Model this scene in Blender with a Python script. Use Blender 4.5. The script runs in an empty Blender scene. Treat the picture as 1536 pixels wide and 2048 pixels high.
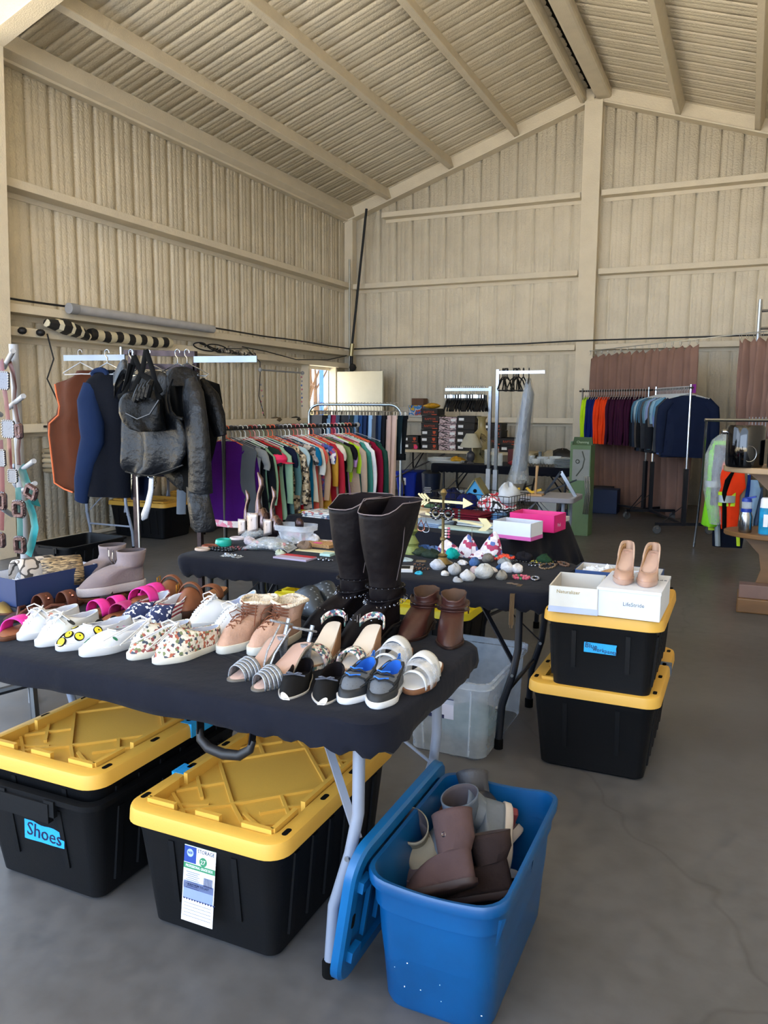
import bpy, math, random
from math import sin, cos, pi, radians, sqrt, atan2, hypot
from mathutils import Vector, Matrix, noise
S = bpy.context.scene
COL = S.collection
rnd = random.Random(7)

# ------------------------------------------------------------------ camera, world, lights, exposure
F_PX, YAW, PITCH, ROLL, EYE = 1583.0, radians(24.458), radians(7.648), radians(.35), 1.5
_fw = Vector((-sin(YAW) * cos(PITCH), cos(YAW) * cos(PITCH), -sin(PITCH)))
_r0 = Vector((cos(YAW), sin(YAW), 0)); _u0 = _r0.cross(_fw)
_rt = _r0 * cos(ROLL) + _u0 * sin(ROLL); _up = _u0 * cos(ROLL) - _r0 * sin(ROLL)
cam_d = bpy.data.cameras.new('camera'); cam = bpy.data.objects.new('camera', cam_d); COL.objects.link(cam)
cam_d.sensor_fit = 'VERTICAL'; cam_d.sensor_height = 36; cam_d.lens = 36 * F_PX / 2048
cam_d.clip_start = .05; cam_d.clip_end = 300
cam.matrix_world = Matrix(((_rt.x, _up.x, -_fw.x, 0), (_rt.y, _up.y, -_fw.y, 0), (_rt.z, _up.z, -_fw.z, EYE), (0, 0, 0, 1)))
S.camera = cam
w = bpy.data.worlds.new('sky'); S.world = w; w.use_nodes = True
bg = w.node_tree.nodes['Background']
bg.inputs[0].default_value = (.62, .78, 1, 1); bg.inputs[1].default_value = 2.0
def light(name, kind, loc, direction, energy, color, sx=1, sy=1):
    d = bpy.data.lights.new(name, kind); o = bpy.data.objects.new(name, d); COL.objects.link(o)
    d.energy = energy; d.color = color
    if kind == 'AREA': d.shape = 'RECTANGLE'; d.size = sx; d.size_y = sy
    o.location = loc; o.rotation_euler = Vector(direction).to_track_quat('-Z', 'Y').to_euler()
    return o
sun = light('sun', 'SUN', (-10, -5, 20), (-.3, .25, -1), 20, (1, .93, .8)); sun.data.angle = radians(.6)
light('daylight_side_opening', 'AREA', (-6.95, -.3, 2.4), (1, -.02, -.1), 75, (.72, .84, 1), 4.6, 3.8)
light('daylight_front_opening', 'AREA', (-2.6, -3.3, 2.2), (-.05, 1, -.12), 225, (.6, .76, 1), 7.0, 3.6)
S.view_settings.view_transform = 'Standard'; S.view_settings.look = 'None'
S.view_settings.exposure = .86; S.view_settings.gamma = 1; S.view_settings.use_curve_mapping = False
S.cycles.max_bounces = 7; S.cycles.diffuse_bounces = 4; S.cycles.glossy_bounces = 3
S.cycles.transmission_bounces = 5; S.cycles.transparent_max_bounces = 12
S.cycles.caustics_reflective = False; S.cycles.caustics_refractive = False; S.cycles.sample_clamp_indirect = 4

# the survey of the room: a sight line through a point of the picture, met with a real plane of the room
def _ray(x, y): return _fw * F_PX + _rt * (x - 768) + _up * (1024 - y)
def atz(x, y, z): d = _ray(x, y); return Vector((0, 0, EYE)) + d * ((z - EYE) / d.z)
def atx(x, y, X): d = _ray(x, y); return Vector((0, 0, EYE)) + d * (X / d.x)
def aty(x, y, Y): d = _ray(x, y); return Vector((0, 0, EYE)) + d * (Y / d.y)

# ------------------------------------------------------------------ materials
def lin(c):
    if isinstance(c, str):
        c = c.lstrip('#'); c = [int(c[i:i + 2], 16) / 255 for i in (0, 2, 4)]
    return tuple(x / 12.92 if x <= .04045 else ((x + .055) / 1.055) ** 2.4 for x in c[:3]) + (1,)
MATS = {}
def mat(name, c, rough=.6, metal=0, var=.12, scale=8, bump=0, bscale=60, spec=.5, trans=0, alpha=1, sheen=0, coat=0, c2=None, tex='noise', stretch=None, ior=1.45, emis=None):
    if name in MATS: return MATS[name]
    if rough >= .78 and spec == .5: spec = .14
    m = bpy.data.materials.new(name); m.use_nodes = True; MATS[name] = m
    N = m.node_tree.nodes; L = m.node_tree.links; b = N['Principled BSDF']
    a = lin(c); d = lin(c2) if c2 else tuple(max(0, x * (1 - var)) for x in a[:3]) + (1,)
    tc = N.new('ShaderNodeTexCoord'); src = tc.outputs['Object']
    if stretch:
        mp = N.new('ShaderNodeMapping'); mp.inputs['Scale'].default_value = stretch
        L.new(src, mp.inputs[0]); src = mp.outputs[0]
    if tex == 'voronoi':
        t = N.new('ShaderNodeTexVoronoi'); t.inputs['Scale'].default_value = scale; fac = t.outputs['Distance']
    elif tex == 'wave':
        t = N.new('ShaderNodeTexWave'); t.inputs['Scale'].default_value = scale; t.inputs['Distortion'].default_value = 2; fac = t.outputs['Fac']
    else:
        t = N.new('ShaderNodeTexNoise'); t.inputs['Scale'].default_value = scale; t.inputs['Detail'].default_value = 4; fac = t.outputs['Fac']
    L.new(src, t.inputs['Vector'])
    r = N.new('ShaderNodeValToRGB'); L.new(fac, r.inputs[0]); L.new(r.outputs[0], b.inputs['Base Color'])
    e = r.color_ramp.elements; e[0].position = .35; e[1].position = .65; e[0].color = d; e[1].color = a
    if tex == 'voronoi': e[0].position = .12; e[1].position = .3
    b.inputs['Roughness'].default_value = rough; b.inputs['Metallic'].default_value = metal
    b.inputs['Specular IOR Level'].default_value = spec; b.inputs['IOR'].default_value = ior
    b.inputs['Transmission Weight'].default_value = trans; b.inputs['Alpha'].default_value = alpha
    b.inputs['Sheen Weight'].default_value = sheen; b.inputs['Coat Weight'].default_value = coat
    if bump:
        n2 = N.new('ShaderNodeTexNoise'); n2.inputs['Scale'].default_value = bscale; n2.inputs['Detail'].default_value = 3
        L.new(src, n2.inputs['Vector'])
        bp = N.new('ShaderNodeBump'); bp.inputs['Strength'].default_value = bump; bp.inputs['Distance'].default_value = .01
        L.new(n2.outputs['Fac'], bp.inputs['Height']); L.new(bp.outputs[0], b.inputs['Normal'])
    m['ramp'] = r.name
    return m
def mat_multi(name, cols, scale=30, rough=.7, tex='voronoi', metal=0, bump=0, stretch=None):
    """cells of several colours: prints, beads, florals"""
    if name in MATS: return MATS[name]
    m = bpy.data.materials.new(name); m.use_nodes = True; MATS[name] = m
    N = m.node_tree.nodes; L = m.node_tree.links; b = N['Principled BSDF']
    tc = N.new('ShaderNodeTexCoord'); src = tc.outputs['Object']
    if stretch:
        mp = N.new('ShaderNodeMapping'); mp.inputs['Scale'].default_value = stretch; L.new(src, mp.inputs[0]); src = mp.outputs[0]
    if tex == 'voronoi':
        t = N.new('ShaderNodeTexVoronoi'); t.inputs['Scale'].default_value = scale; L.new(src, t.inputs['Vector'])
        s = N.new('ShaderNodeSeparateColor'); L.new(t.outputs['Color'], s.inputs[0]); fac = s.outputs[0]
    else:
        t = N.new('ShaderNodeTexNoise'); t.inputs['Scale'].default_value = scale; t.inputs['Detail'].default_value = 2; L.new(src, t.inputs['Vector'])
        mr = N.new('ShaderNodeMapRange'); mr.inputs[1].default_value = .3; mr.inputs[2].default_value = .7; L.new(t.outputs['Fac'], mr.inputs[0]); fac = mr.outputs[0]
    r = N.new('ShaderNodeValToRGB'); r.color_ramp.interpolation = 'CONSTANT'; L.new(fac, r.inputs[0]); L.new(r.outputs[0], b.inputs['Base Color'])
    e = r.color_ramp.elements
    for i, c in enumerate(cols):
        if i == 0: e[0].position = 0; e[0].color = lin(c)
        elif i == 1: e[1].position = 1 / len(cols); e[1].color = lin(c)
        else: x = e.new(i / len(cols)); x.color = lin(c)
    b.inputs['Roughness'].default_value = rough; b.inputs['Metallic'].default_value = metal
    return m
def mat_stripes(name, cols, axis=0, freq=20, rough=.7):
    if name in MATS: return MATS[name]
    m = bpy.data.materials.new(name); m.use_nodes = True; MATS[name] = m
    N = m.node_tree.nodes; L = m.node_tree.links; b = N['Principled BSDF']
    tc = N.new('ShaderNodeTexCoord'); s = N.new('ShaderNodeSeparateXYZ'); L.new(tc.outputs['Object'], s.inputs[0])
    a = N.new('ShaderNodeMath'); a.operation = 'MULTIPLY'; a.inputs[1].default_value = freq; L.new(s.outputs[axis], a.inputs[0])
    f = N.new('ShaderNodeMath'); f.operation = 'FRACT'; L.new(a.outputs[0], f.inputs[0])
    r = N.new('ShaderNodeValToRGB'); r.color_ramp.interpolation = 'CONSTANT'; L.new(f.outputs[0], r.inputs[0]); L.new(r.outputs[0], b.inputs['Base Color'])
    e = r.color_ramp.elements
    for i, c in enumerate(cols):
        if i == 0: e[0].position = 0; e[0].color = lin(c)
        elif i == 1: e[1].position = 1 / len(cols); e[1].color = lin(c)
        else: x = e.new(i / len(cols)); x.color = lin(c)
    b.inputs['Roughness'].default_value = rough
    return m
def glass(name, c='#ffffff', rough=.05, alpha=.25):
    """thin clear plastic or glass: part seen through, part gloss"""
    if name in MATS: return MATS[name]
    m = bpy.data.materials.new(name); m.use_nodes = True; MATS[name] = m
    N = m.node_tree.nodes; L = m.node_tree.links; b = N['Principled BSDF']
    b.inputs['Base Color'].default_value = lin(c); b.inputs['Roughness'].default_value = rough
    n = N.new('ShaderNodeTexNoise'); n.inputs['Scale'].default_value = 9
    mr = N.new('ShaderNodeMapRange'); mr.inputs[3].default_value = alpha * .75; mr.inputs[4].default_value = min(1, alpha * 1.25)
    L.new(n.outputs['Fac'], mr.inputs[0]); L.new(mr.outputs[0], b.inputs['Alpha'])
    return m

# ------------------------------------------------------------------ mesh building
class MB:
    def __init__(s): s.v = []; s.f = []; s.m = []; s.T = None
    def at(s, T): s.T = T; return s
    def add(s, vs, fs, mi=0):
        n = len(s.v)
        if s.T is not None: vs = [s.T @ Vector(p) for p in vs]
        s.v += [tuple(p) for p in vs]; s.f += [tuple(i + n for i in f) for f in fs]; s.m += [mi] * len(fs); return s
    def box(s, c, d, mi=0, top=1, topy=None):
        x, y, z = c; a, b, h = d[0] / 2, d[1] / 2, d[2] / 2; ty = top if topy is None else topy
        vs = [(x + i * a * (top if k > 0 else 1), y + j * b * (ty if k > 0 else 1), z + k * h) for k in (-1, 1) for i, j in ((-1, -1), (1, -1), (1, 1), (-1, 1))]
        return s.add(vs, [(3, 2, 1, 0), (4, 5, 6, 7), (0, 1, 5, 4), (1, 2, 6, 5), (2, 3, 7, 6), (3, 0, 4, 7)], mi)
    def loft(s, R, cap0=True, cap1=True, closed=True, mi=0, wrap=False):
        n = len(R[0]); vs = [p for r in R for p in r]; fs = []; k = len(R)
        for i in range(k if wrap else k - 1):
            for j in range(n if closed else n - 1):
                a, b = i * n + j, i * n + (j + 1) % n; c, d = ((i + 1) % k) * n + (j + 1) % n, ((i + 1) % k) * n + j
                fs.append((a, b, c, d))
        if cap0 and closed and not wrap: fs.append(tuple(reversed(range(n))))
        if cap1 and closed and not wrap: fs.append(tuple(range((k - 1) * n, k * n)))
        return s.add(vs, fs, mi)
    def tube(s, P, r, n=8, mi=0, loop=False, flat=1, up=None):
        P = [Vector(p) for p in P]; R = []; prev = None; k = len(P)
        for i, p in enumerate(P):
            a = P[(i - 1) % k] if (i > 0 or loop) else p; b = P[(i + 1) % k] if (i < k - 1 or loop) else p
            t = (b - a).normalized() if (b - a).length > 1e-9 else Vector((0, 0, 1))
            if prev is None:
                h = Vector(up) if up else (Vector((0, 0, 1)) if abs(t.z) < .9 else Vector((1, 0, 0)))
            else: h = prev
            x = (h - t * h.dot(t))
            x = x.normalized() if x.length > 1e-6 else t.orthogonal().normalized()
            prev = x; y = t.cross(x); rr = r[i] if isinstance(r, (list, tuple)) else r
            R.append([p + (x * cos(q) * flat + y * sin(q)) * rr for q in [2 * pi * j / n for j in range(n)]])
        return s.loft(R, mi=mi, wrap=loop)
    def rod(s, a, b, w, h=None, mi=0, up=(0, 0, 1)):
        """rectangular bar from a to b"""
        a, b = Vector(a), Vector(b); h = h or w; t = (b - a).normalized(); u = Vector(up)
        if abs(t.dot(u)) > .98: u = Vector((1, 0, 0))
        x = t.cross(u).normalized() * w / 2; y = x.cross(t).normalized() * h / 2
        return s.loft([[p + x + y, p - x + y, p - x - y, p + x - y] for p in (a, b)], mi=mi)
    def prism(s, o, z0, z1, mi=0, top=None):
        t = top or o
        return s.loft([[(x, y, z0) for x, y in o], [(x, y, z1) for x, y in t]], mi=mi)
    def lathe(s, prof, n=20, c=(0, 0, 0), mi=0, sx=1, sy=1):
        R = [[(c[0] + r * sx * cos(2 * pi * j / n), c[1] + r * sy * sin(2 * pi * j / n), c[2] + z) for j in range(n)] for r, z in prof]
        return s.loft(R, mi=mi)
    def sheet(s, fn, nu, nv, mi=0):
        vs = [fn(i / nu, j / nv) for i in range(nu + 1) for j in range(nv + 1)]
        fs = [(i * (nv + 1) + j, (i + 1) * (nv + 1) + j, (i + 1) * (nv + 1) + j + 1, i * (nv + 1) + j + 1) for i in range(nu) for j in range(nv)]
        return s.add(vs, fs, mi)
    def ball(s, c, r, n=10, mi=0, sz=1, sx=1, sy=1):
        k = max(4, n // 2); prof = [(max(1e-4, r * sin(pi * i / k)), -r * cos(pi * i / k) * sz) for i in range(k + 1)]
        return s.lathe(prof, n, c, mi, sx, sy)
    def build(s, name, m, parent=None, smooth=40, bevel=0, solid=0, sub=0, loc=None, off=-1, seg=2):
        me = bpy.data.meshes.new(name); me.from_pydata(s.v, [], s.f)
        for x in (m if isinstance(m, (list, tuple)) else [m]): me.materials.append(x)
        if isinstance(m, (list, tuple)):
            for p, i in zip(me.polygons, s.m): p.material_index = i
        me.validate(); me.update()
        if smooth:
            me.shade_smooth(); me.set_sharp_from_angle(angle=radians(smooth))
        o = bpy.data.objects.new(name, me); COL.objects.link(o)
        if parent: o.parent = parent
        if loc is not None: o.location = loc
        if solid: q = o.modifiers.new('thick', 'SOLIDIFY'); q.thickness = solid; q.offset = off
        if bevel: q = o.modifiers.new('bev', 'BEVEL'); q.width = bevel; q.segments = seg; q.limit_method = 'ANGLE'; q.angle_limit = radians(50)
        if sub: q = o.modifiers.new('sub', 'SUBSURF'); q.levels = sub; q.render_levels = sub
        return o
def tag(o, label=None, cat=None, group=None, kind=None):
    if label: o['label'] = label
    if cat: o['category'] = cat
    if group: o['group'] = group
    if kind: o['kind'] = kind
    return o
def thing(name, label, cat, loc=(0, 0, 0), rz=0, group=None, rot=None):
    o = bpy.data.objects.new(name, None); COL.objects.link(o); o.empty_display_size = .1
    o.location = loc; o.rotation_euler = rot if rot else (0, 0, rz)
    return tag(o, label, cat, group)
def copy_tree(o, parent=None):
    c = o.copy(); COL.objects.link(c); c.parent = parent
    for ch in list(o.children): copy_tree(ch, c)
    return c
def put(o, loc, rz=0, label=None, group=None, rot=None):
    o.location = loc; o.rotation_euler = rot if rot else (0, 0, rz)
    if label: o['label'] = label
    if group: o['group'] = group
    return o
def rrect(x0, y0, x1, y1, r, n=5):
    o = []
    for cx, cy, a in ((x1 - r, y1 - r, 0), (x0 + r, y1 - r, 90), (x0 + r, y0 + r, 180), (x1 - r, y0 + r, 270)):
        for i in range(n + 1): t = radians(a + 90 * i / n); o.append((cx + r * cos(t), cy + r * sin(t)))
    return o
def text(name, body, size, m, parent, loc, rot, ext=.0006, align='CENTER', font_scale=(1, 1)):
    """lettering turned into a mesh"""
    cu = bpy.data.curves.new(name, 'FONT'); cu.body = body; cu.size = size; cu.extrude = ext; cu.align_x = align; cu.resolution_u = 2
    t = bpy.data.objects.new(name, cu); COL.objects.link(t); bpy.context.view_layer.update()
    me = bpy.data.meshes.new_from_object(t.evaluated_get(bpy.context.evaluated_depsgraph_get()))
    bpy.data.objects.remove(t); me.materials.clear(); me.materials.append(m)
    for v in me.vertices: v.co.x *= font_scale[0]; v.co.y *= font_scale[1]
    o = bpy.data.objects.new(name, me); COL.objects.link(o); o.parent = parent; o.location = loc; o.rotation_euler = rot
    return o
ORD = 'first second third fourth fifth sixth seventh eighth ninth tenth eleventh twelfth thirteenth fourteenth fifteenth sixteenth seventeenth eighteenth nineteenth twentieth'.split()
ORD += ['twenty-' + x for x in ORD[:9]] + ['thirtieth'] + ['thirty-' + x for x in ORD[:9]] + ['fortieth'] + ['forty-' + x for x in ORD[:9]]
# ------------------------------------------------------------------ the building
WX, GY, RX, EZ, SL = -6.7, 13.1, -2.4, 4.95, 1 / 3
EX = 1.9; Y0 = -3.0
def roof(x): return EZ + SL * (x - WX) if x < RX else EZ + SL * (RX - WX) - SL * (x - RX)
CREAM = mat('sprayed_cream_paint', '#e8ddc8', .85, var=.1, scale=3, bump=.8, bscale=45)
CREAM2 = mat('cream_girt_paint', '#e6dac4', .85, var=.06, scale=5, bump=.35, bscale=70)
def concrete():
    m = mat('concrete', '#5e5e60', .42, var=.16, scale=1.1, bump=.12, bscale=9, c2='#504f50')
    N = m.node_tree.nodes; L = m.node_tree.links; b = N['Principled BSDF']; r = N[m['ramp']]
    tc = [n for n in N if n.bl_idname == 'ShaderNodeTexCoord'][0]
    t = N.new('ShaderNodeTexNoise'); t.inputs['Scale'].default_value = 14; t.inputs['Detail'].default_value = 6; L.new(tc.outputs['Object'], t.inputs['Vector'])
    v = N.new('ShaderNodeTexVoronoi'); v.feature = 'DISTANCE_TO_EDGE'; v.inputs['Scale'].default_value = .3
    ds = N.new('ShaderNodeTexNoise'); ds.inputs['Scale'].default_value = 2.2; L.new(tc.outputs['Object'], ds.inputs['Vector'])
    mx = N.new('ShaderNodeMixRGB'); mx.blend_type = 'ADD'; mx.inputs[0].default_value = .5; L.new(tc.outputs['Object'], mx.inputs[1]); L.new(ds.outputs['Color'], mx.inputs[2]); L.new(mx.outputs[0], v.inputs['Vector'])
    cr = N.new('ShaderNodeValToRGB'); cr.color_ramp.elements[0].position = 0; cr.color_ramp.elements[1].position = .0015
    cr.color_ramp.elements[0].color = (.78, .78, .78, 1); cr.color_ramp.elements[1].color = (1, 1, 1, 1); L.new(v.outputs['Distance'], cr.inputs[0])
    m1 = N.new('ShaderNodeMixRGB'); m1.blend_type = 'MULTIPLY'; m1.inputs[0].default_value = 1; L.new(r.outputs[0], m1.inputs[1]); L.new(cr.outputs[0], m1.inputs[2])
    r2 = N.new('ShaderNodeValToRGB'); r2.color_ramp.elements[0].color = (.8, .8, .8, 1); r2.color_ramp.elements[0].position = .3; r2.color_ramp.elements[1].position = .6; L.new(t.outputs['Fac'], r2.inputs[0])
    m2 = N.new('ShaderNodeMixRGB'); m2.blend_type = 'MULTIPLY'; m2.inputs[0].default_value = 1; L.new(m1.outputs[0], m2.inputs[1]); L.new(r2.outputs[0], m2.inputs[2])
    L.new(m2.outputs[0], b.inputs['Base Color'])
    mr = N.new('ShaderNodeMapRange'); mr.inputs[3].default_value = .3; mr.inputs[4].default_value = .55; L.new(t.outputs['Fac'], mr.inputs[0]); L.new(mr.outputs[0], b.inputs['Roughness'])
    return m
def struct(o): o['kind'] = 'structure'; return o
b = MB(); b.box((-2.4, 5.0, -.05), (8.8, 16.4, .1)); struct(b.build('floor', concrete(), smooth=0))
b = MB(); b.box((-28, 5, -.11), (40, 60, .1)); b.box((-2.4, -17, -.11), (12, 27, .1)); struct(b.build('ground', mat('dry_ground', '#d4c4a2', .95, var=.25, scale=2), smooth=0))
def prof(a0, a1, pitch=.305, depth=.034):
    """ribbed sheet seen from inside: deep narrow ribs, two shallow ones between"""
    out = []; a = a0
    while a < a1 + 1e-6:
        for da, dd in ((0, 0), (.045, 0), (.058, depth), (.082, depth), (.098, 0), (.145, 0), (.155, .004), (.166, .004), (.176, 0), (.222, 0), (.232, .004), (.243, .004), (.253, 0)):
            if a + da <= a1: out.append((a + da, dd))
        a += pitch
    out.append((a1, 0)); return out
def ribwall(name, along, fixed, a0, a1, zb, zt, sgn):
    b = MB(); P = prof(a0, a1); r0, r1 = [], []
    def pt(a, d, z): return (a, fixed + sgn * d, z) if along == 'x' else (fixed + sgn * d, a, z)
    for a, d in P: r0.append(pt(a, d, zb(a))); r1.append(pt(a, d, zt(a)))
    b.loft([r0, r1], closed=False); return struct(b.build(name, CREAM, smooth=25, solid=.01, off=0))
DY0, DY1, DZ = 11.46, 12.36, 2.16
b = MB()
def left_piece(a0, a1, z0, z1):
    P = prof(a0, a1); b.loft([[(WX - d, a, z0) for a, d in P], [(WX - d, a, z1) for a, d in P]], closed=False)
left_piece(5.4, DY0, 0, 4.95); left_piece(DY0, DY1, DZ, 4.95); left_piece(DY1, GY + .05, 0, 4.95)
struct(b.build('wall_left', CREAM, smooth=25, solid=.012, off=0))
ribwall('wall_back', 'x', GY, WX - .05, EX + .05, lambda a: 0, lambda a: roof(a) + .02, 1)
b = MB(); b.box((EX + .05, 5, 2.5), (.1, 16.4, 5.0)); struct(b.build('wall_right', CREAM, smooth=0))
# roof panels with ribs running up the slope, and closed outside skin
for nm, x0, x1 in (('ceiling', WX - .1, RX), ('ceiling_far_slope', RX, EX + .1)):
    b = MB(); P = prof(Y0, GY + .1); r0 = []; r1 = []
    for a, d in P:
        r0.append((x0, a, roof(x0) + d)); r1.append((x1, a, roof(x1) + d))
    b.loft([r0, r1], closed=False); struct(b.build(nm, CREAM, smooth=25, solid=.03, off=1))
n = 0
def trim(a, bb, wd, ht, up=(0, 0, 1), m=None, bev=.006):
    global n; n += 1
    b = MB(); b.rod(a, bb, wd, ht, up=up); return struct(b.build('trim_%d' % n, m or CREAM2, smooth=0, bevel=bev))
# purlins: web and two flanges, pinned under the panels
for x in (-5.87, -4.74, -3.64, -1.1, -.02, 1.05):
    z = roof(x); s = 1 if x < RX else -1; up = Vector((-SL * s, 0, 1)).normalized(); sd = Vector((up.z, 0, -up.x))
    b = MB(); c = Vector((x, 0, z)) 
    for off, wd, ht in ((-.10, .012, .2),): 
        p = c + up * off; b.rod((p.x, Y0, p.z), (p.x, GY, p.z), wd, ht, up=up)
    for k, ds in ((-.198, -.035), (-.006, .03)):
        p = c + up * k + sd * ds; b.rod((p.x, Y0, p.z), (p.x, GY, p.z), .075, .014, up=up)
    p = c + up * -.188 - sd * .07; b.rod((p.x, Y0, p.z), (p.x, GY, p.z), .01, .03, up=up)
    n += 1; struct(b.build('trim_%d' % n, CREAM2, smooth=0, bevel=.003))
# ridge: two channels, the shade of the gap between painted as a near-black strip
for x, wd in ((RX - .19, .1), (RX + .12, .24)):
    trim((x, Y0, roof(x) - .1), (x, GY, roof(x) - .1), wd, .2, bev=.04)
trim((RX - .06, Y0, roof(RX) - .05), (RX - .06, GY, roof(RX) - .05), .16, .03, m=mat('gap_shade', '#15120e', .95))
# eave strut along the left wall, base channel, gable rake angle, corner and ridge columns
trim((WX + .09, Y0, 4.86), (WX + .09, GY, 4.86), .17, .22, up=(-SL, 0, 1)); trim((WX + .05, Y0, 4.73), (WX + .05, GY, 4.73), .1, .03)
for x0, x1 in ((WX, RX), (RX, EX)):
    trim((x0, GY - .06, roof(x0) - .13), (x1, GY - .06, roof(x1) - .13), .12, .22)
    trim((x0, GY - .1, roof(x0) - .25), (x1, GY - .1, roof(x1) - .25), .2, .025)
def column(x, y, sx, sy, zt):
    """H section: two flanges and a web"""
    global n; n += 1; b = MB()
    b.box((x, y - sy / 2, zt / 2), (sx, .014, zt)); b.box((x, y + sy / 2, zt / 2), (sx, .014, zt)); b.box((x, y, zt / 2), (.01, sy, zt))
    return struct(b.build('trim_%d' % n, CREAM2, smooth=0, bevel=.003))
b = MB(); b.box((RX, GY - .24, 3.05), (.27, .02, 6.1)); b.box((RX, GY - .02, 3.05), (.27, .02, 6.1)); b.box((RX - .11, GY - .13, 3.05), (.02, .22, 6.1)); b.box((RX + .11, GY - .13, 3.05), (.02, .22, 6.1))
n += 1; struct(b.build('trim_%d' % n, CREAM2, smooth=0, bevel=.004))
b = MB(); b.box((WX + .1, GY - .1, 2.4), (.16, .16, 4.8)); n += 1; struct(b.build('trim_%d' % n, CREAM2, smooth=0, bevel=.004))
# portal frame at the open bay: tapered column and rafter
b = MB()
def taper(b, y0, y1, pts):
    b.loft([[(x, y0, z) for x, z in pts], [(x, y1, z) for x, z in pts]])
taper(b, 5.39, 5.41, [(WX, 0), (WX + .22, 0), (WX + .4, 4.75), (WX, 4.9)])
b.loft([[(WX + .2, 5.3, 0), (WX + .2, 5.5, 0), (WX + .22, 5.5, 0), (WX + .22, 5.3, 0)], [(WX + .39, 5.3, 4.72), (WX + .39, 5.5, 4.72), (WX + .41, 5.5, 4.72), (WX + .41, 5.3, 4.72)]])
b.box((WX + .01, 5.4, 2.4), (.02, .2, 4.8))
for s, xa, xb in ((1, WX + .4, RX), (-1, EX - .4, RX)):
    za, zb = roof(xa) - .34, roof(xb) - .34
    b.rod((xa, 5.4, za - .06), (xb, 5.4, zb - .06), .2, .02); b.rod((xa, 5.4, za + .08), (xb, 5.4, zb + .08), .014, .28)
n += 1; struct(b.build('trim_%d' % n, CREAM2, smooth=0, bevel=.003))
# girts
def girt_y(z, y0, y1, h=.085, d=.2, x=WX):
    """sideways channel on the left wall, lip towards the room"""
    global n; n += 1; b = MB(); b.box((x + d / 2, (y0 + y1) / 2, z), (d, y1 - y0, .014)); b.box((x + d, (y0 + y1) / 2, z + h / 2 - .007), (.014, y1 - y0, h)); b.box((x + .01, (y0 + y1) / 2, z - .03), (.014, y1 - y0, .06))
    return struct(b.build('trim_%d' % n, CREAM2, smooth=0, bevel=.004))
def girt_x(z, x0, x1, h=.085, d=.2):
    global n; n += 1; b = MB(); b.box(((x0 + x1) / 2, GY - d / 2, z), (x1 - x0, d, .014)); b.box(((x0 + x1) / 2, GY - d, z + h / 2 - .007), (x1 - x0, .014, h)); b.box(((x0 + x1) / 2, GY - .01, z - .03), (x1 - x0, .014, .06))
    return struct(b.build('trim_%d' % n, CREAM2, smooth=0, bevel=.004))
girt_y(3.55, 5.45, GY - .18); girt_y(2.38, 5.45, GY - .18); girt_y(2.16, 5.45, DY1 + .5); girt_y(1.22, 5.45, DY0 - .05); girt_y(.06, 5.85, DY0 - .05, .04, .1)
for z, r in ((4.72, 0), (3.55, 0), (2.4, 0)):
    girt_x(z, -5.95 if z > 4 else WX + .2, RX - .16); girt_x(z, RX + .16, EX)
girt_x(1.24, WX + .9, RX - .13)
# door to the outside near the corner
b = MB()
for y in (DY0 - .03, DY1 + .03): b.box((WX + .06, y, DZ / 2), (.16, .06, DZ))
b.box((WX + .06, (DY0 + DY1) / 2, DZ + .03), (.16, DY1 - DY0 + .12, .06))
n += 1; struct(b.build('trim_%d' % n, CREAM2, smooth=0, bevel=.004))
dr = thing('door_1', None, None, (WX + .16, DY1 + .02, 0), radians(-4)); dr['kind'] = 'structure'
b = MB(); b.box((.46, 0, 1.05), (.9, .045, 2.06)); b.build('panel', mat('white_door', '#d9d6c6', .55, var=.04), dr, smooth=0, bevel=.004)
b = MB(); b.lathe([(.012, 0), (.012, .03), (.03, .035), (.032, .06), (.0, .065)], 12); 
for v in range(len(b.v)): x, y, z = b.v[v]; b.v[v] = (.84 + x, -.022 - z, 1.0 + y)
b.build('handle', mat('steel', '#b9bcc0', .3, 1), dr)
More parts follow.
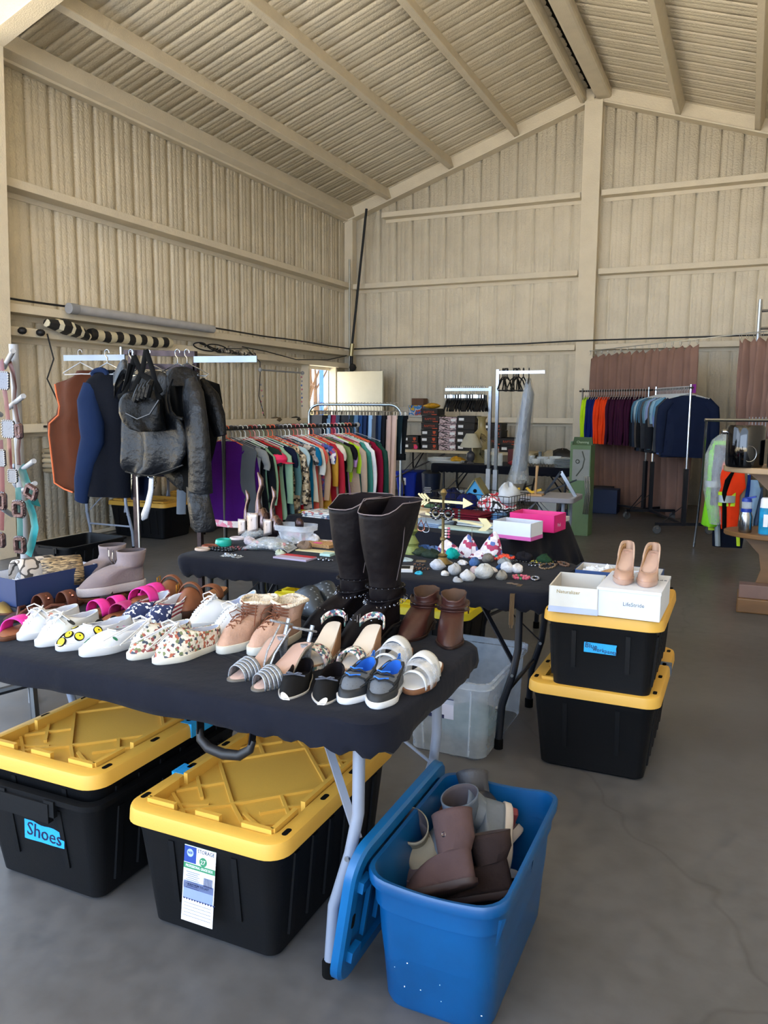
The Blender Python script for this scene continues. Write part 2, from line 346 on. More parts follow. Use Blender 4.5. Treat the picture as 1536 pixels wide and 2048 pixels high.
# ------------------------------------------------------------------ totes, bins, folding tables
YEL = mat('yellow_plastic', '#d2a344', .5, var=.05, scale=3, bump=.05, bscale=200)
YEL2 = mat('bright_yellow_lid', '#d9c81c', .42, var=.05, scale=3)
BLK = mat('black_plastic', '#0b0c0f', .5, spec=.28, var=.2, scale=5, bump=.05, bscale=150)
HOLE = mat('slot_black', '#050505', .9)
TAPE = mat('blue_painters_tape', '#1f9bdc', .7, var=.08, scale=40, bump=.2, bscale=160)
INK = mat('marker_ink', '#10143a', .6)
WHITE = mat('white_label_paper', '#eef0f4', .6, var=.03)
CHROME = mat('chrome', '#a9adb3', .2, 1, var=.05)
STEEL = mat('brushed_steel', '#b8bbc0', .28, 1, var=.1, scale=40)
def ring(x, y, r, z, n=6): return [(a, b, z) for a, b in rrect(-x, -y, x, y, r, n)]
def tote_body(p, W=.21, Dp=.32, TW=.25, TD=.365, H=.345, rim=False, m=None):
    b = MB(); t = .004
    R = [ring(W - .015, Dp - .015, .03, 0), ring(W, Dp, .035, .012), ring(TW - .012, TD - .012, .05, H - .05), ring(TW - .01, TD - .01, .05, H - .045)]
    if rim: R += [ring(TW - .006, TD - .006, .05, H - .02), ring(TW + .012, TD + .012, .06, H - .018), ring(TW + .014, TD + .014, .06, H), ring(TW - .004, TD - .004, .05, H + .001)]
    else: R += [ring(TW - .008, TD - .008, .05, H)]
    R += [ring(TW - .014, TD - .014, .045, H), ring(W - .006, Dp - .006, .03, .01)]
    b.loft(R)
    def face(s, u, z):   # point on the tapered side
        k = z / H; return W + (TW - W) * k, Dp + (TD - Dp) * k
    for s in (-1, 1):     # moulded ribs: narrow on the short sides, wide on the long ones
        for u in (-.105, .105):
            for z0, z1 in ((.1, H - .05),):
                (w0, d0), (w1, d1) = face(0, 0, z0), face(0, 0, z1)
                b.loft([[(u + a, s * (d + o), z) for a, o in ((-.009, -.004), (-.009, .006), (.009, .006), (.009, -.004))] for z, d in ((z0, d0 - .003), (z1, d1 - .008))])
        for u in (-.25, -.15, -.05, .05, .15, .25):
            (w0, d0), (w1, d1) = face(0, 0, .05), face(0, 0, H - .05)
            b.loft([[(s * (ww + o), u + a, z) for a, o in ((-.016, -.004), (-.012, .007), (.012, .007), (.016, -.004))] for z, ww in ((.05, w0 - .002), (H - .05, w1 - .008))])
    if rim:
        for s in (-1, 1):  # handle aprons
            b.box((0, s * (TD + .012), H - .045), (.2, .02, .06)); b.box((-.1, s * (TD + .012), H - .03), (.04, .014, .05)); b.box((.1, s * (TD + .012), H - .03), (.04, .014, .05))
    return b.build('body', m or BLK, p, smooth=35)
def tote_lid(p, TW=.265, TD=.38, z=.375, m=None):
    m = m or YEL; f = z - .022; q = mat('black_slot', '#060606', .8); b = MB()
    b.loft([ring(TW - .012, TD - .012, .055, z - .046), ring(TW, TD, .065, z - .045), ring(TW - .002, TD - .002, .064, z - .014), ring(TW - .006, TD - .006, .06, z - .004), ring(TW - .014, TD - .014, .054, z),
            ring(TW - .047, TD - .047, .03, z), ring(TW - .052, TD - .052, .026, f)])
    iw, il = TW - .052, TD - .052; h = z + .012
    def wall(x0, y0, x1, y1): b.box(((x0 + x1) / 2, (y0 + y1) / 2, (f + h) / 2), (abs(x1 - x0), abs(y1 - y0), h - f))
    t = .014
    for sx in (-1, 1):
        wall(sx * iw, -.16, sx * (iw - t), .16)
        for sy in (-1, 1):
            wall(sx * iw, sy * (il - .13), sx * (iw - t), sy * (il - .01)); wall(sx * (iw - .005), sy * il, sx * (iw - .1), sy * (il - t))
    for sy in (-1, 1): wall(-.04, sy * il, .04, sy * (il - t))
    # diamond ribs
    def rib(x0, y0, x1, y1): b.rod((x0, y0, f + .001), (x1, y1, f + .002), .01, .013)
    X, Y = iw - t, il - t
    for s in (-1, 1):
        rib(-X, s * .0, 0, s * .21); rib(X, s * .0, 0, s * .21) if False else rib(X, 0, 0, s * .21)
        rib(0, s * .21, -X * .6, s * Y); rib(0, s * .21, X * .6, s * Y)
        for k in (-1, 1):
            rib(k * X, s * .115, k * X * .5, s * .22); rib(k * X * .5, s * .105, k * X, s * .215) 
            rib(k * X, s * .23, k * X * .45, s * Y); rib(k * X * .3, s * .24, k * X * .95, s * .31)
    o = b.build('lid', m, p, smooth=35)
    for sx in (-1, 1):
        for y in (-.3, -.09, .09, .3): s_ = MB(); s_.prism([(sx * (TW - .027) + a, y + c) for a, c in rrect(-.008, -.018, .008, .018, .007, 3)], z - .002, z + .0012); s_.build('slot', q, o, smooth=0)
    return o
def tape(p, txt, size, loc, rot, w, h, name='tape_label', lines=None):
    b = MB(); b.sheet(lambda u, v: ((u - .5) * w + .004 * sin(v * 9) * (u > .95), (v - .5) * h, .0012 + .0006 * sin(u * 11)), 14, 3)
    o = b.build(name, TAPE, p, smooth=0, solid=.0008, loc=loc); o.rotation_euler = rot
    for t, x, y, s in (lines or [(txt, 0, -size * .33, size)]): text('lettering', t, s, INK, o, (x, y, .0022), (0, 0, radians(-4)))
    return o
def tote(label, loc, rz=0, name='storage_tote', group=None, lidm=None, s=1, lid=True):
    t = thing(name, label, 'storage tote', loc, rz, group); t.scale = (s, s, s)
    tote_body(t)
    if lid: tote_lid(t, m=lidm)
    return t
# front tote with the paper label
t1 = tote('black tote with yellow diamond-ribbed lid and tall paper label under the shoe table', (-1.285, 1.99, 0), 0)
lb = MB(); lb.box((0, 0, 0), (.105, .001, .235)); lab = lb.build('paper_label', WHITE, t1, smooth=0, loc=(-.005, -.3645, .205)); lab.rotation_euler = (radians(-7), 0, 0)
for c, x, z, ww, hh in (('#1e6b4a', 0, .104, .105, .022), ('#1f3f8f', -.032, .068, .04, .045), ('#2f7d57', 0, .036, .105, .015), ('#7f8fc0', 0, -.03, .1, .05), ('#c4cce0', 0, -.001, .1, .05)):
    q = MB(); q.box((x, -.0009, z), (ww, .0006, hh)); q.build('print_block', mat('print_' + c[1:], c, .6, var=.05), lab, smooth=0)
q = MB(); q.lathe([(.0, 0), (.0125, 0), (.0125, .0006), (0, .0006)], 20); o = q.build('print_disc', mat('print_2f7d57', '#2f7d57', .6), lab, smooth=0, loc=(.012, -.001, .056)); o.rotation_euler = (pi / 2, 0, 0)
q = MB(); q.lathe([(.0, 0), (.011, 0), (.011, .0006), (0, .0006)], 20); o = q.build('print_ring', mat('print_lightblue', '#9fb2e6', .6), lab, smooth=0, loc=(-.032, -.0012, .073)); o.rotation_euler = (pi / 2, 0, 0)
q = MB()
for i in range(16): q.box((.018 + i * .0018, -.0012, .003), (.0009 if i % 3 else .0013, .0006, .024))
for i in range(5): q.box((0, -.0012, -.066 - i * .009), (.092, .0004, .0009))
for i in range(9): q.box((-.02, -.0012, .02 - i * .0055), (.045 - .01 * (i % 2), .0004, .0011))
for i in range(12): q.prism([(0, 0)] * 3, 0, 0) if False else q.add([(-.05 + i * .009, -.0013, -.053), (-.041 + i * .009, -.0013, -.053), (-.0455 + i * .009, -.0013, -.059)], [(0, 1, 2)])
q.build('print_lines', mat('print_navy', '#1a2450', .6), lab, smooth=0)
FR = (pi / 2, 0, 0); PB = mat('print_navy', '#1a2450', .6)
text('lettering', 'GREENMADE', .021, WHITE, lab, (0, -.0014, .097), FR, .0003, font_scale=(.72, 1)); text('lettering', 'STORAGE', .015, PB, lab, (.02, -.0012, .078), FR, .0003, font_scale=(.85, 1))
text('lettering', '27', .016, WHITE, lab, (.012, -.0022, .0505), FR, .0003); text('lettering', 'NSF', .0095, mat('print_blue', '#1f3f8f', .6), lab, (-.032, -.0022, .07), FR, .0003)
text('lettering', 'PROFESSIONAL GRADE BOX', .0105, WHITE, lab, (0, -.0014, .033), FR, .0003, font_scale=(.68, 1)); text('lettering', 'BUILT TUFF TO LAST', .0085, PB, lab, (0, -.0014, -.017), FR, .0003, font_scale=(.9, 1))
b = MB(); b.box((-.262, -.12, .352), (.01, .06, .05)); b.box((-.245, -.12, .3757), (.045, .06, .001)); b.build('tape', TAPE, t1, smooth=0)
# left pair: a lidded tote nested in an open one
ox = -1.905; oy = 1.985
t2 = thing('storage_tote', 'open black tote with blue tape reading Shoes, holding a lidded tote', 'storage tote', (ox, oy, 0)); tote_body(t2, TW=.255, TD=.375, H=.345, rim=True)
tape(t2, 'Shoes', .06, (.03, -.352, .2), (radians(88), 0, radians(1)), .16, .062)
t3 = thing('storage_tote', 'black tote with yellow lid nested in the open tote marked Shoes', 'storage tote', (ox + .005, oy, .062)); tote_body(t3, W=.2, Dp=.31, TW=.243, TD=.352, H=.345); tote_lid(t3)
b = MB(); b.box((.262, .12, .352), (.012, .13, .048)); b.box((.244, .12, .3757), (.045, .13, .001)); b.build('tape', TAPE, t3, smooth=0)
# stack of two by the aisle
t4 = tote('black tote with yellow lid at the bottom of the aisle stack', (-.505, 3.5, 0), radians(0))
b = MB(); b.box((.262, .1, .352), (.012, .05, .046)); b.box((.24, .1, .3757), (.05, .05, .001)); b.build('tape', mat('grey_tape', '#5d6c80', .6), t4, smooth=0)
t5 = thing('storage_tote', 'black tote with blue tape reading Blue workpants atop the aisle stack', 'storage tote', (-.475, 3.43, .357), 0)
tote_body(t5, W=.19, Dp=.29, TW=.22, TD=.315, H=.305); tote_lid(t5, TW=.235, TD=.33, z=.332)
tape(t5, '', .04, (-.0, -.312, .195), (radians(85), 0, radians(0)), .125, .04, lines=[('Blue', -.035, -.002, .028), ('workpants', .018, -.014, .022)])
# clear bin under the second table
CLEAR = glass('clear_plastic', '#cfdcec', .25, .38)
def clear_bin(label, loc, W, Dp, H, m=None, name='clear_bin'):
    t = thing(name, label, 'storage bin', loc); b = MB(); m = m or CLEAR
    b.loft([ring(W - .03, Dp - .03, .04, 0), ring(W - .02, Dp - .02, .05, .01), ring(W - .008, Dp - .008, .05, H - .04), ring(W - .006, Dp - .006, .05, H - .03), ring(W + .008, Dp + .008, .055, H - .03), ring(W + .01, Dp + .01, .055, H), ring(W - .004, Dp - .004, .05, H)], cap1=False)
    b.build('body', m, t, smooth=35); r = MB()
    for s in (-1, 1):
        for u in (-.6, .6): r.rod((u * W * .9, s * (Dp - .018), .02), (u * W, s * (Dp - .004), H - .04), .012, .006)
    r.build('rib', m, t, smooth=0); return t
cb = clear_bin('large clear plastic bin with torn label between the two tables', (-1.1, 3.39, 0), .19, .33, .35)
b = MB(); b.box((-.03, -.318, .22), (.13, .002, .1)); l = b.build('paper_label', mat('lilac_label', '#c9cfe8', .5), cb, smooth=0)
b = MB(); b.box((-.03, -.3195, .262), (.13, .001, .012)); b.box((-.05, -.3195, .178), (.085, .001, .016)); b.build('print', PB, l, smooth=0)
text('lettering', 'Latch', .018, PB, l, (-.06, -.3195, .238), FR)
bl = MB(); bl.ball((0, 0, .07), .12, 14, sz=.55, sx=1.1, sy=1.5); tag(bl.build('folded_garment', mat('teal_grey_cloth', '#466a7c', .9, bump=.5, bscale=20), loc=(-1.06, 3.3, .01)), 'blue grey crumpled garment lying in the clear bin', 'clothing')
# blue tote full of shoes and its lid leaning on it
BLUE = mat('translucent_blue_plastic', '#054a80', .35, var=.2, scale=6, spec=.5); BLUE.node_tree.nodes['Principled BSDF'].inputs['Subsurface Weight'].default_value = .0
bb = thing('blue_bin', 'translucent blue plastic bin heaped with shoes on the floor', 'storage bin', (-.615, 1.935, 0), radians(0))
def wav(W, D, r, z, n=8, dip=0):
    out = []
    for a, c in rrect(-W, -D, W, D, r, n): out.append((a, c, z - dip * (1 if abs(c) > D - .02 else 0) * (cos(a / W * pi / 2)) ** 2 * .5 + 0))
    return out
def dense(pts, n=72):
    """re-space a closed ring evenly"""
    L = [0]; 
    for i in range(len(pts)): L.append(L[-1] + (Vector(pts[(i + 1) % len(pts)]) - Vector(pts[i])).length)
    out = []; j = 0
    for k in range(n):
        d = L[-1] * k / n
        while L[j + 1] < d: j += 1
        t = (d - L[j]) / max(1e-9, L[j + 1] - L[j]); out.append(Vector(pts[j]).lerp(Vector(pts[(j + 1) % len(pts)]), t))
    return out
def bin_ring(W, D, r, z, dip=.0):
    o = dense(ring(W, D, r, z, 8), 96)
    return [(p.x, p.y, p.z - dip * max(0, cos(p.x / W * pi / 2)) * (abs(p.y) > D - .03)) for p in o]
b = MB(); H = .365
b.loft([bin_ring(.135, .265, .05, 0), bin_ring(.142, .272, .055, .015), bin_ring(.16, .292, .06, H - .09), bin_ring(.167, .3, .06, H - .085, .012), bin_ring(.169, .302, .06, H - .03, .014), bin_ring(.18, .313, .065, H - .03, .014), bin_ring(.182, .315, .065, H - .006, .016), bin_ring(.178, .311, .062, H, .016), bin_ring(.168, .301, .058, H - .002, .016), bin_ring(.163, .297, .058, H - .03, .014), bin_ring(.156, .288, .056, .2), bin_ring(.137, .267, .05, .008)])
b.build('body', BLUE, bb, smooth=50)
b = MB(); b.loft([[(.168, -.305, H - .03), (.182, -.29, H - .03), (.175, -.30, H - .03)], [(.16, -.3, H - .1), (.163, -.297, H - .1), (.161, -.299, H - .1)]]); b.build('handle_lug', BLUE, bb, smooth=0); b = MB(); b.loft([[(.176, .0, H - .03), (.176, .03, H - .03), (.17, .015, H - .03)], [(.166, .01, H - .09), (.166, .02, H - .09), (.164, .015, H - .09)]]); b.build('handle_lug', BLUE, bb, smooth=0)
sc = MB()
for i in range(9):
    x, z = rnd.uniform(-.11, .13), rnd.uniform(.05, .2); yy = -(.272 + (z - .015) / (H - .1) * .02) - .0006; sc.box((x, yy, z), (rnd.uniform(.0015, .004), .0004, rnd.uniform(.0015, .004)))
sc.build('paint_speck', WHITE, bb, smooth=0)
lt = thing('bin_lid', 'matching blue plastic lid standing on edge against the blue bin', 'lid', (-.862, 1.93, .03), 0, rot=(0, radians(99), 0))
b = MB(); b.loft([bin_ring(.185, .318, .07, -.022), bin_ring(.192, .325, .075, -.02), bin_ring(.192, .325, .075, .0), bin_ring(.185, .318, .07, .008), bin_ring(.15, .285, .05, .008), bin_ring(.145, .28, .05, -.004), bin_ring(.05, .18, .04, -.006), bin_ring(.04, .17, .035, -.012)], cap0=False)
for y in (-.2, -.12, .12, .2): b.box((0, y, .004), (.2, .012, .012))
for y in (-.27, .27): b.box((-.1, y, .014), (.03, .05, .018)); b.box((.1, y, .014), (.03, .05, .018))
for v in range(len(b.v)): x, y, z = b.v[v]; b.v[v] = (x - .19, y, z)
b.build('lid_panel', mat('translucent_blue_lid', '#0a5c96', .35, var=.15, scale=5), lt, smooth=35)
b = MB(); b.prism([(-.19 + a, -.29 + c) for a, c in rrect(-.02, -.008, .02, .008, .007, 3)], .0081, .0095); b.build('slot', HOLE, lt, smooth=0)

# folding tables
CLOTH = mat('black_stretch_cloth', '#10131f', .9, var=.2, scale=4, bump=.25, bscale=30, sheen=.03, spec=.2)
PLAST = mat('table_plastic', '#b9b7b0', .5); 
GREYL = mat('grey_leg_enamel', '#8a93a5', .35, var=.06, metal=.2); BLKL = mat('black_leg_enamel', '#1b1e27', .35, var=.1, metal=.2)
def folding_table(label, cx, cy, L, Wd, H, legm, rz=0, topm=None, in_=.17, out=.06, name='folding_table'):
    t = thing(name, label, 'table', (cx, cy, 0), rz); b = MB()
    b.prism(rrect(-L / 2, -Wd / 2, L / 2, Wd / 2, .06, 6), H - .045, H); b.build('tabletop', topm or PLAST, t, smooth=30, bevel=.006)
    for sx in (-1, 1):
        for sy in (-1, 1):
            b = MB(); y0 = sy * (Wd / 2 - .07)
            b.tube([(sx * (L / 2 - .1), y0 * .93, H - .04), (sx * (L / 2 - .1), y0 * .95, H * .62), (sx * (L / 2 - .115), y0, H * .48), (sx * (L / 2 - .16), y0 * 1.02, .2), (sx * (L / 2 - .17), y0 * 1.04, .02)], .0165, 10)
            leg = b.build('leg', legm, t, smooth=60)
            b = MB(); b.lathe([(0, 0), (.021, .0), (.021, .04), (.017, .045), (0, .045)], 12); b.build('foot_cap', HOLE, leg, loc=(sx * (L / 2 - .17), y0 * 1.04, 0))
            b = MB(); b.lathe([(0, -.022), (.007, -.022), (.007, .022), (0, .022)], 8); c = b.build('rivet', STEEL, leg, loc=(sx * (L / 2 - .115), y0, H * .47)); c.rotation_euler = (pi / 2, 0, 0)
        b = MB(); yy = Wd / 2 - .07
        b.tube([(sx * (L / 2 - .15), -yy, .25), (sx * (L / 2 - .15), yy, .25)], .01, 8); b.build('crossbar', legm, t); b = MB(); b.tube([(sx * (L / 2 - .1), -yy * .93, H - .055), (sx * (L / 2 - .1), yy * .93, H - .055)], .012, 8); b.build('top_crossbar', legm, t)
        b = MB(); 
        for sy in (-1, 1): b.rod((sx * (L / 2 - .115), sy * yy * .85, H * .5), (sx * (L / 2 - .38), sy * .05, H - .06), .022, .007)
        b.rod((sx * (L / 2 - .36), 0, H - .056), (sx * (L / 2 - .55), 0, H - .05), .03, .008); b.build('brace', legm, t, smooth=0)
    return t
def fitted_cloth(label, cx, cy, L, Wd, H, drop=.075, rz=0, seed=1, name='tablecloth', m=None):
    b = MB(); t = .006; N = 260; r0 = dense([(x, y, 0) for x, y in rrect(-L / 2, -Wd / 2, L / 2, Wd / 2, .07, 8)], N); R = []
    for k, (off, z) in enumerate(((.0, H + t), (.006, H + t - .004), (.011, H - .006), (.012, H - .03), (.013, H - drop * .7), (.008, H - drop), (-.004, H - drop - .004))):
        row = []
        for i, p in enumerate(r0):
            c = Vector((p.x / (L / 2), p.y / (Wd / 2), 0)); q = Vector((p.x, p.y, 0)); 
            nrm = Vector((p.x - max(-L / 2 + .07, min(L / 2 - .07, p.x)), p.y - max(-Wd / 2 + .07, min(Wd / 2 - .07, p.y)), 0))
            nrm = nrm.normalized() if nrm.length > 1e-6 else Vector((0, 0, 0))
            cor = max(0, abs(c.x) + abs(c.y) - 1.45) / .55
            wv = noise.noise(Vector((i * .23, seed * 7.1, k * .2))) * .014 * (k >= 2) * (.35 + 1.6 * cor) * (k / 4)
            dz = noise.noise(Vector((i * .09, seed * 3.7, 5))) * .016 * (k >= 4) + .012 * sin(i * 1.7) * cor * (k >= 4)
            row.append(q + nrm * (off + wv) + Vector((0, 0, z + dz)))
        R.append(row)
    inner = [[Vector((p.x * s, p.y * s, H + t + .0015)) for p in r0] for s in (.0, .5, .9)]
    b.loft(list(inner) + R, cap0=False, cap1=False)
    return tag(b.build(name, m or CLOTH, loc=(cx, cy, 0), smooth=60, solid=.002), label, 'tablecloth')
ft = folding_table('folding table under the black cloth that carries the rows of shoes', -1.665, 2.005, 1.83, .74, .74, GREYL)
b = MB(); b.tube([(-.035 + .0, -.3, .7)] + [(.0 + .09 * cos(radians(a)) , -.33, .6 - .05 * sin(radians(a))) for a in range(180, -1, -12)][::-1][:0] or [(.54 * 0 + x, -.34, z) for x, z in ((.085, .7), (.08, .66), (.07, .635))], .004, 6)
b.v = []; b.f = []; b.m = []
for x in (-.09, .09): b.rod((x, -.33, .7), (x * .92, -.34, .615), .03, .003)
hs = b.build('handle_strap', mat('black_webbing', '#101116', .8), ft, smooth=0)
b = MB(); b.tube([(-.088, -.34, .625), (-.08, -.345, .6), (-.05, -.35, .582), (0, -.35, .574), (.05, -.35, .58), (.08, -.345, .6), (.088, -.34, .625)], [.008, .012, .014, .015, .014, .012, .008], 10); b.build('carry_handle', mat('black_rubber', '#16171b', .5), ft)
_hx = atz(478, 1470, .6).x + 1.665
for o in ft.children:
    if o.name.startswith(('handle_strap', 'carry_handle')): o.location.x = _hx
fitted_cloth('black stretch cloth over the front table, shoes lined up on it', -1.665, 2.005, 1.84, .75, .74, seed=2)
folding_table('black-legged folding table carrying jewellery and bundled socks', -1.66, 3.52, 1.83, .66, .73, BLKL)
fitted_cloth('dark navy stretch cloth under the jewellery and bundled socks', -1.66, 3.52, 1.9, .7, .73, seed=5, m=CLOTH)
# ------------------------------------------------------------------ shoes (toe towards +x, heel towards -x, standing on z = 0)
def foot(L, W, n=40, wide=.72, point=.0):
    out = []
    for i in range(n):
        a = 2 * pi * i / n; x = cos(a); t = (x + 1) / 2
        f = .78 - .06 * sin(pi * min(1, t / .62)) + .25 * math.exp(-((t - wide) / .2) ** 2)
        f *= 1 - point * max(0, t - .7) / .3
        y = (abs(sin(a)) ** .78) * (1 if sin(a) >= 0 else -1) * W / 2 * f + .014 * (t - .45) ** 2 * 1.2
        out.append((x * L / 2, y))
    return out
def lift_fn(L, H, a=.28, b=.66):
    """heel lift along the sole"""
    def f(x):
        t = (x / L) + .5; k = max(0, min(1, (b - t) / (b - a))); return H * (k * k * (3 - 2 * k))
    return f
def bend(b, f):
    for i, (x, y, z) in enumerate(b.v): b.v[i] = (x, y, z + f(x))
    return b
class Shoe:
    def __init__(s, name, label, L=.26, W=.095, group=None, lift=0, cat='shoe', wide=.72, point=0, la=.28, lb=.66):
        s.t = thing(name, label, cat, group=group); s.L, s.W = L, W; LEN[s.t.name] = L; s.o = foot(L, W, 40, wide, point); s.lf = lift_fn(L, lift, la, lb); s.sh = 0
    def sole(s, h, m, grow=.003, h0=0, name='sole', thin=None, tread=True):
        b = MB(); k = 1 + grow / (s.W / 2); hh = lambda x: h if thin is None else thin(x)
        b.loft([[(x * .97, y * .94, h0) for x, y in s.o], [(x * (1 + grow / s.L * 2), y * k, h0 + min(.006, h * .4)) for x, y in s.o], [(x * (1 + grow / s.L * 2), y * k, hh(x)) for x, y in s.o], [(x * .97, y * .95, hh(x) + .0005) for x, y in s.o]])
        s.sh = h; return bend(b, s.lf).build(name, m, s.t, smooth=50)
    def upper(s, m, lining, tc=.62, te=.03, hf=.09, hb=.08, cw=.032, ramp=.8, dip=.012, shaft=(), ns=9, thick=.004, name='upper', px=1.0, toe_in=1.0, wob=0):
        L = s.L; z0 = s.sh - .002; cx = ((tc + te) / 2 - .5) * L; rx = (tc - te) / 2 * L; n = len(s.o)
        def P(i, k):
            x, y = s.o[i % n]; a = 2 * pi * i / n; c = cos(a); q = k * pi / 2
            x1, y1 = cx + rx * c, cw * sin(a) + .5 * (.014 * (tc - .45) ** 2); z1 = hb + (hf - hb) * ((1 + c) / 2) ** 1.3 - dip * sin(a) ** 2
            fr = max(0, c); h = cos(q) ** px if k < 1 else 0; v = sin(q) ** (1 + ramp * fr)
            x0, y0 = x * .985, y * .965
            return Vector((x1 + (x0 - x1) * h, y1 + (y0 - y1) * h, z0 + (z1 - z0) * v + wob * noise.noise(Vector((x * 30, y * 40, k * 3))) * sin(q * 2)))
        s.P = lambda a, k: (lambda p: Vector((p.x, p.y, p.z + s.lf(p.x))))(P(int(round(a / 360 * n)), k))
        R = [[P(i, k / ns) for i in range(n)] for k in range(ns + 1)]
        for (z, xc, rx2, ry2) in shaft: R.append([Vector((xc + rx2 * cos(2 * pi * i / n), ry2 * sin(2 * pi * i / n), z + wob * 2 * noise.noise(Vector((i * .35, z * 25, 2))))) for i in range(n)])
        b = MB(); b.loft(R, cap0=False, cap1=False); bend(b, s.lf)
        o = b.build(name, [m, lining], s.t, smooth=60, solid=thick); o.modifiers[0].material_offset = 1; o.modifiers[0].offset = -1
        return o
    def insole(s, m, k=.9, z=None, name='insole'):
        z = s.sh + .004 if z is None else z
        b = MB(); b.loft([[(x * k, y * k, z - .003) for x, y in s.o], [(x * k, y * k, z) for x, y in s.o]]); return bend(b, s.lf).build(name, m, s.t, smooth=40)
    def laces(s, m, rows=5, a=20, k0=.45, k1=.97, r=.0022, bow=True, long=0, name='laces'):
        b = MB()
        for i in range(rows):
            k = k0 + (k1 - k0) * i / (rows - 1); k2 = min(.99, k + .08)
            for sg in (1, -1):
                A, B = s.P(sg * a, k), s.P(-sg * a, k2); M = (A + B) / 2 + Vector((0, 0, .007)); b.tube([A + Vector((0, 0, .002)), A.lerp(M, .6), M, B.lerp(M, .6), B + Vector((0, 0, .002))], r, 5)
        if bow:
            C = (s.P(a, k1) + s.P(-a, k1)) / 2 + Vector((0, 0, .008))
            for sg in (1, -1):
                b.tube([C + Vector((dx, sg * dy, dz)) for dx, dy, dz in ((0, 0, 0), (.012, .022, .012), (.03, .035, .004), (.034, .022, -.008), (.012, .006, 0))], r, 5)
                b.tube([C + Vector((dx, sg * dy, dz)) for dx, dy, dz in ((0, 0, 0), (.02, .014, 0), (.045 + long, .02 + long * .2, -.02 - long * .2))], r, 5)
        return b.build(name, m, s.t)
    def band(s, t0, t1, w, h, m, name='strap', base=None, spread=1.03, solid=.003, twist=0, ex=.8):
        """strap over the foot from the inner edge at t0 to the outer edge at t1"""
        L = s.L; z0 = (base if base is not None else s.sh)
        def wd(t):
            best = min(s.o, key=lambda p: abs(p[0] / L + .5 - t) + (0 if p[1] > 0 else 9)); lo = min(s.o, key=lambda p: abs(p[0] / L + .5 - t) + (0 if p[1] < 0 else 9)); return best[1], lo[1]
        def fn(u, v):
            t = t0 + (t1 - t0) * u; y1, y0 = wd(t); a = pi * u; yc, yr = (y1 + y0) / 2, (y1 - y0) / 2 * spread
            z = z0 - .004 + (h + .004) * sin(a) ** ex; x = (t - .5) * L + (v - .5) * w * (1 + twist * sin(a))
            return (x, yc + yr * cos(a), z + s.lf(x) - (abs(v - .5) * .004))
        b = MB(); b.sheet(fn, 16, 4); return b.build(name, m, s.t, smooth=60, solid=solid, off=1)
    def heel(s, H, m, w=.045, l=.05, top=1.0, bot=.6, x=None, name='heel'):
        b = MB(); x = -s.L / 2 + l * .62 if x is None else x
        b.loft([[(x + l / 2 * bot * cos(a) + (1 - bot) * -.004, w / 2 * bot * sin(a), 0) for a in [2 * pi * i / 14 for i in range(14)]], [(x + l / 2 * top * cos(a), w / 2 * top * sin(a), H * .75) for a in [2 * pi * i / 14 for i in range(14)]], [(x + l / 2 * 1.15 * cos(a), w / 2 * 1.2 * sin(a), H + .004) for a in [2 * pi * i / 14 for i in range(14)]]])
        return b.build(name, m, s.t, smooth=50)
    def disc(s, a, k, r, m, name, lift=.0012, ry=None, parent=None):
        C = s.P(a, k); n = (s.P(a + 9, k) - s.P(a - 9, k)).cross(s.P(a, min(1, k + .1)) - s.P(a, max(0, k - .1))).normalized()
        if n.dot(Vector((C.x * .2, C.y, C.z))) < 0: n = -n
        u = n.orthogonal().normalized(); v = n.cross(u); ry = ry or r; b = MB(); pts = []
        for i in range(14): q = 2 * pi * i / 14; pts.append(C + n * lift + u * r * cos(q) + v * ry * sin(q))
        b.loft([[p - n * .003 for p in pts], pts]); return b.build(name, m, parent or s.t, smooth=0)
LEN = {}
def span(toe, heel, z, L):
    """toe tip on the table; the heel's back edge is seen at the height that makes the shoe its true length"""
    A = atz(toe[0], toe[1], z); lo = 0; B = atz(heel[0], heel[1], z)
    while (A - B).length > L and lo < .06: lo += .003; B = atz(heel[0], heel[1], z + lo); B.z = z
    d = (A - B).normalized(); return A - d * L / 2, atan2(d.y, d.x)
def stand(o, toe, heel, z, tilt=None):
    c, a = span(toe, heel, z, LEN[o.name]); o.location = c; o.rotation_euler = tilt and (tilt[0], tilt[1], a) or (0, 0, a); return o
def second(o, label, toe, heel, z, mirror=True, tilt=None):
    c = copy_tree(o); c['label'] = label; LEN[c.name] = LEN[o.name]
    if mirror: c.scale = (o.scale[0], -o.scale[1], o.scale[2])
    return stand(c, toe, heel, z, tilt)
RUB = mat('white_rubber', '#cfd0d3', .6, var=.05); WLEA = mat('white_leather', '#ccd0d6', .55, var=.04); LIN = mat('pale_lining', '#c9cdda', .85)
TZ = .7465
# white strap sneakers
s = Shoe('sneaker', 'white low sneaker with padded heel, outermost in the front shoe row', .235, .088); s.sole(.024, RUB); s.upper(WLEA, LIN, tc=.6, hf=.085, hb=.075, cw=.03); s.insole(LIN); s.laces(RUB, 4, 18)
for k in (.62, .8):
    A, B = s.P(54, k), s.P(-54, k); M = s.P(0, .9) + Vector((-.0 + (.8 - k) * .12, 0, .004)); bb_ = MB(); bb_.tube([A, A.lerp(M, .7) + Vector((0, 0, .008)), M + Vector((0, 0, .004)), B.lerp(M, .7) + Vector((0, 0, .008)), B], .009, 6, flat=.3); bb_.build('strap', WLEA, s.t)
s.disc(60, .7, .012, mat('rose_patch', '#c98f86', .6), 'patch'); s.disc(-64, .7, .014, mat('dark_patch', '#23272c', .6), 'patch', ry=.006)
stand(s.t, (36, 1283), (155, 1222), TZ); second(s.t, 'white low sneaker with padded heel, beside the smiley slip-on', (76, 1297), (196, 1235), TZ)
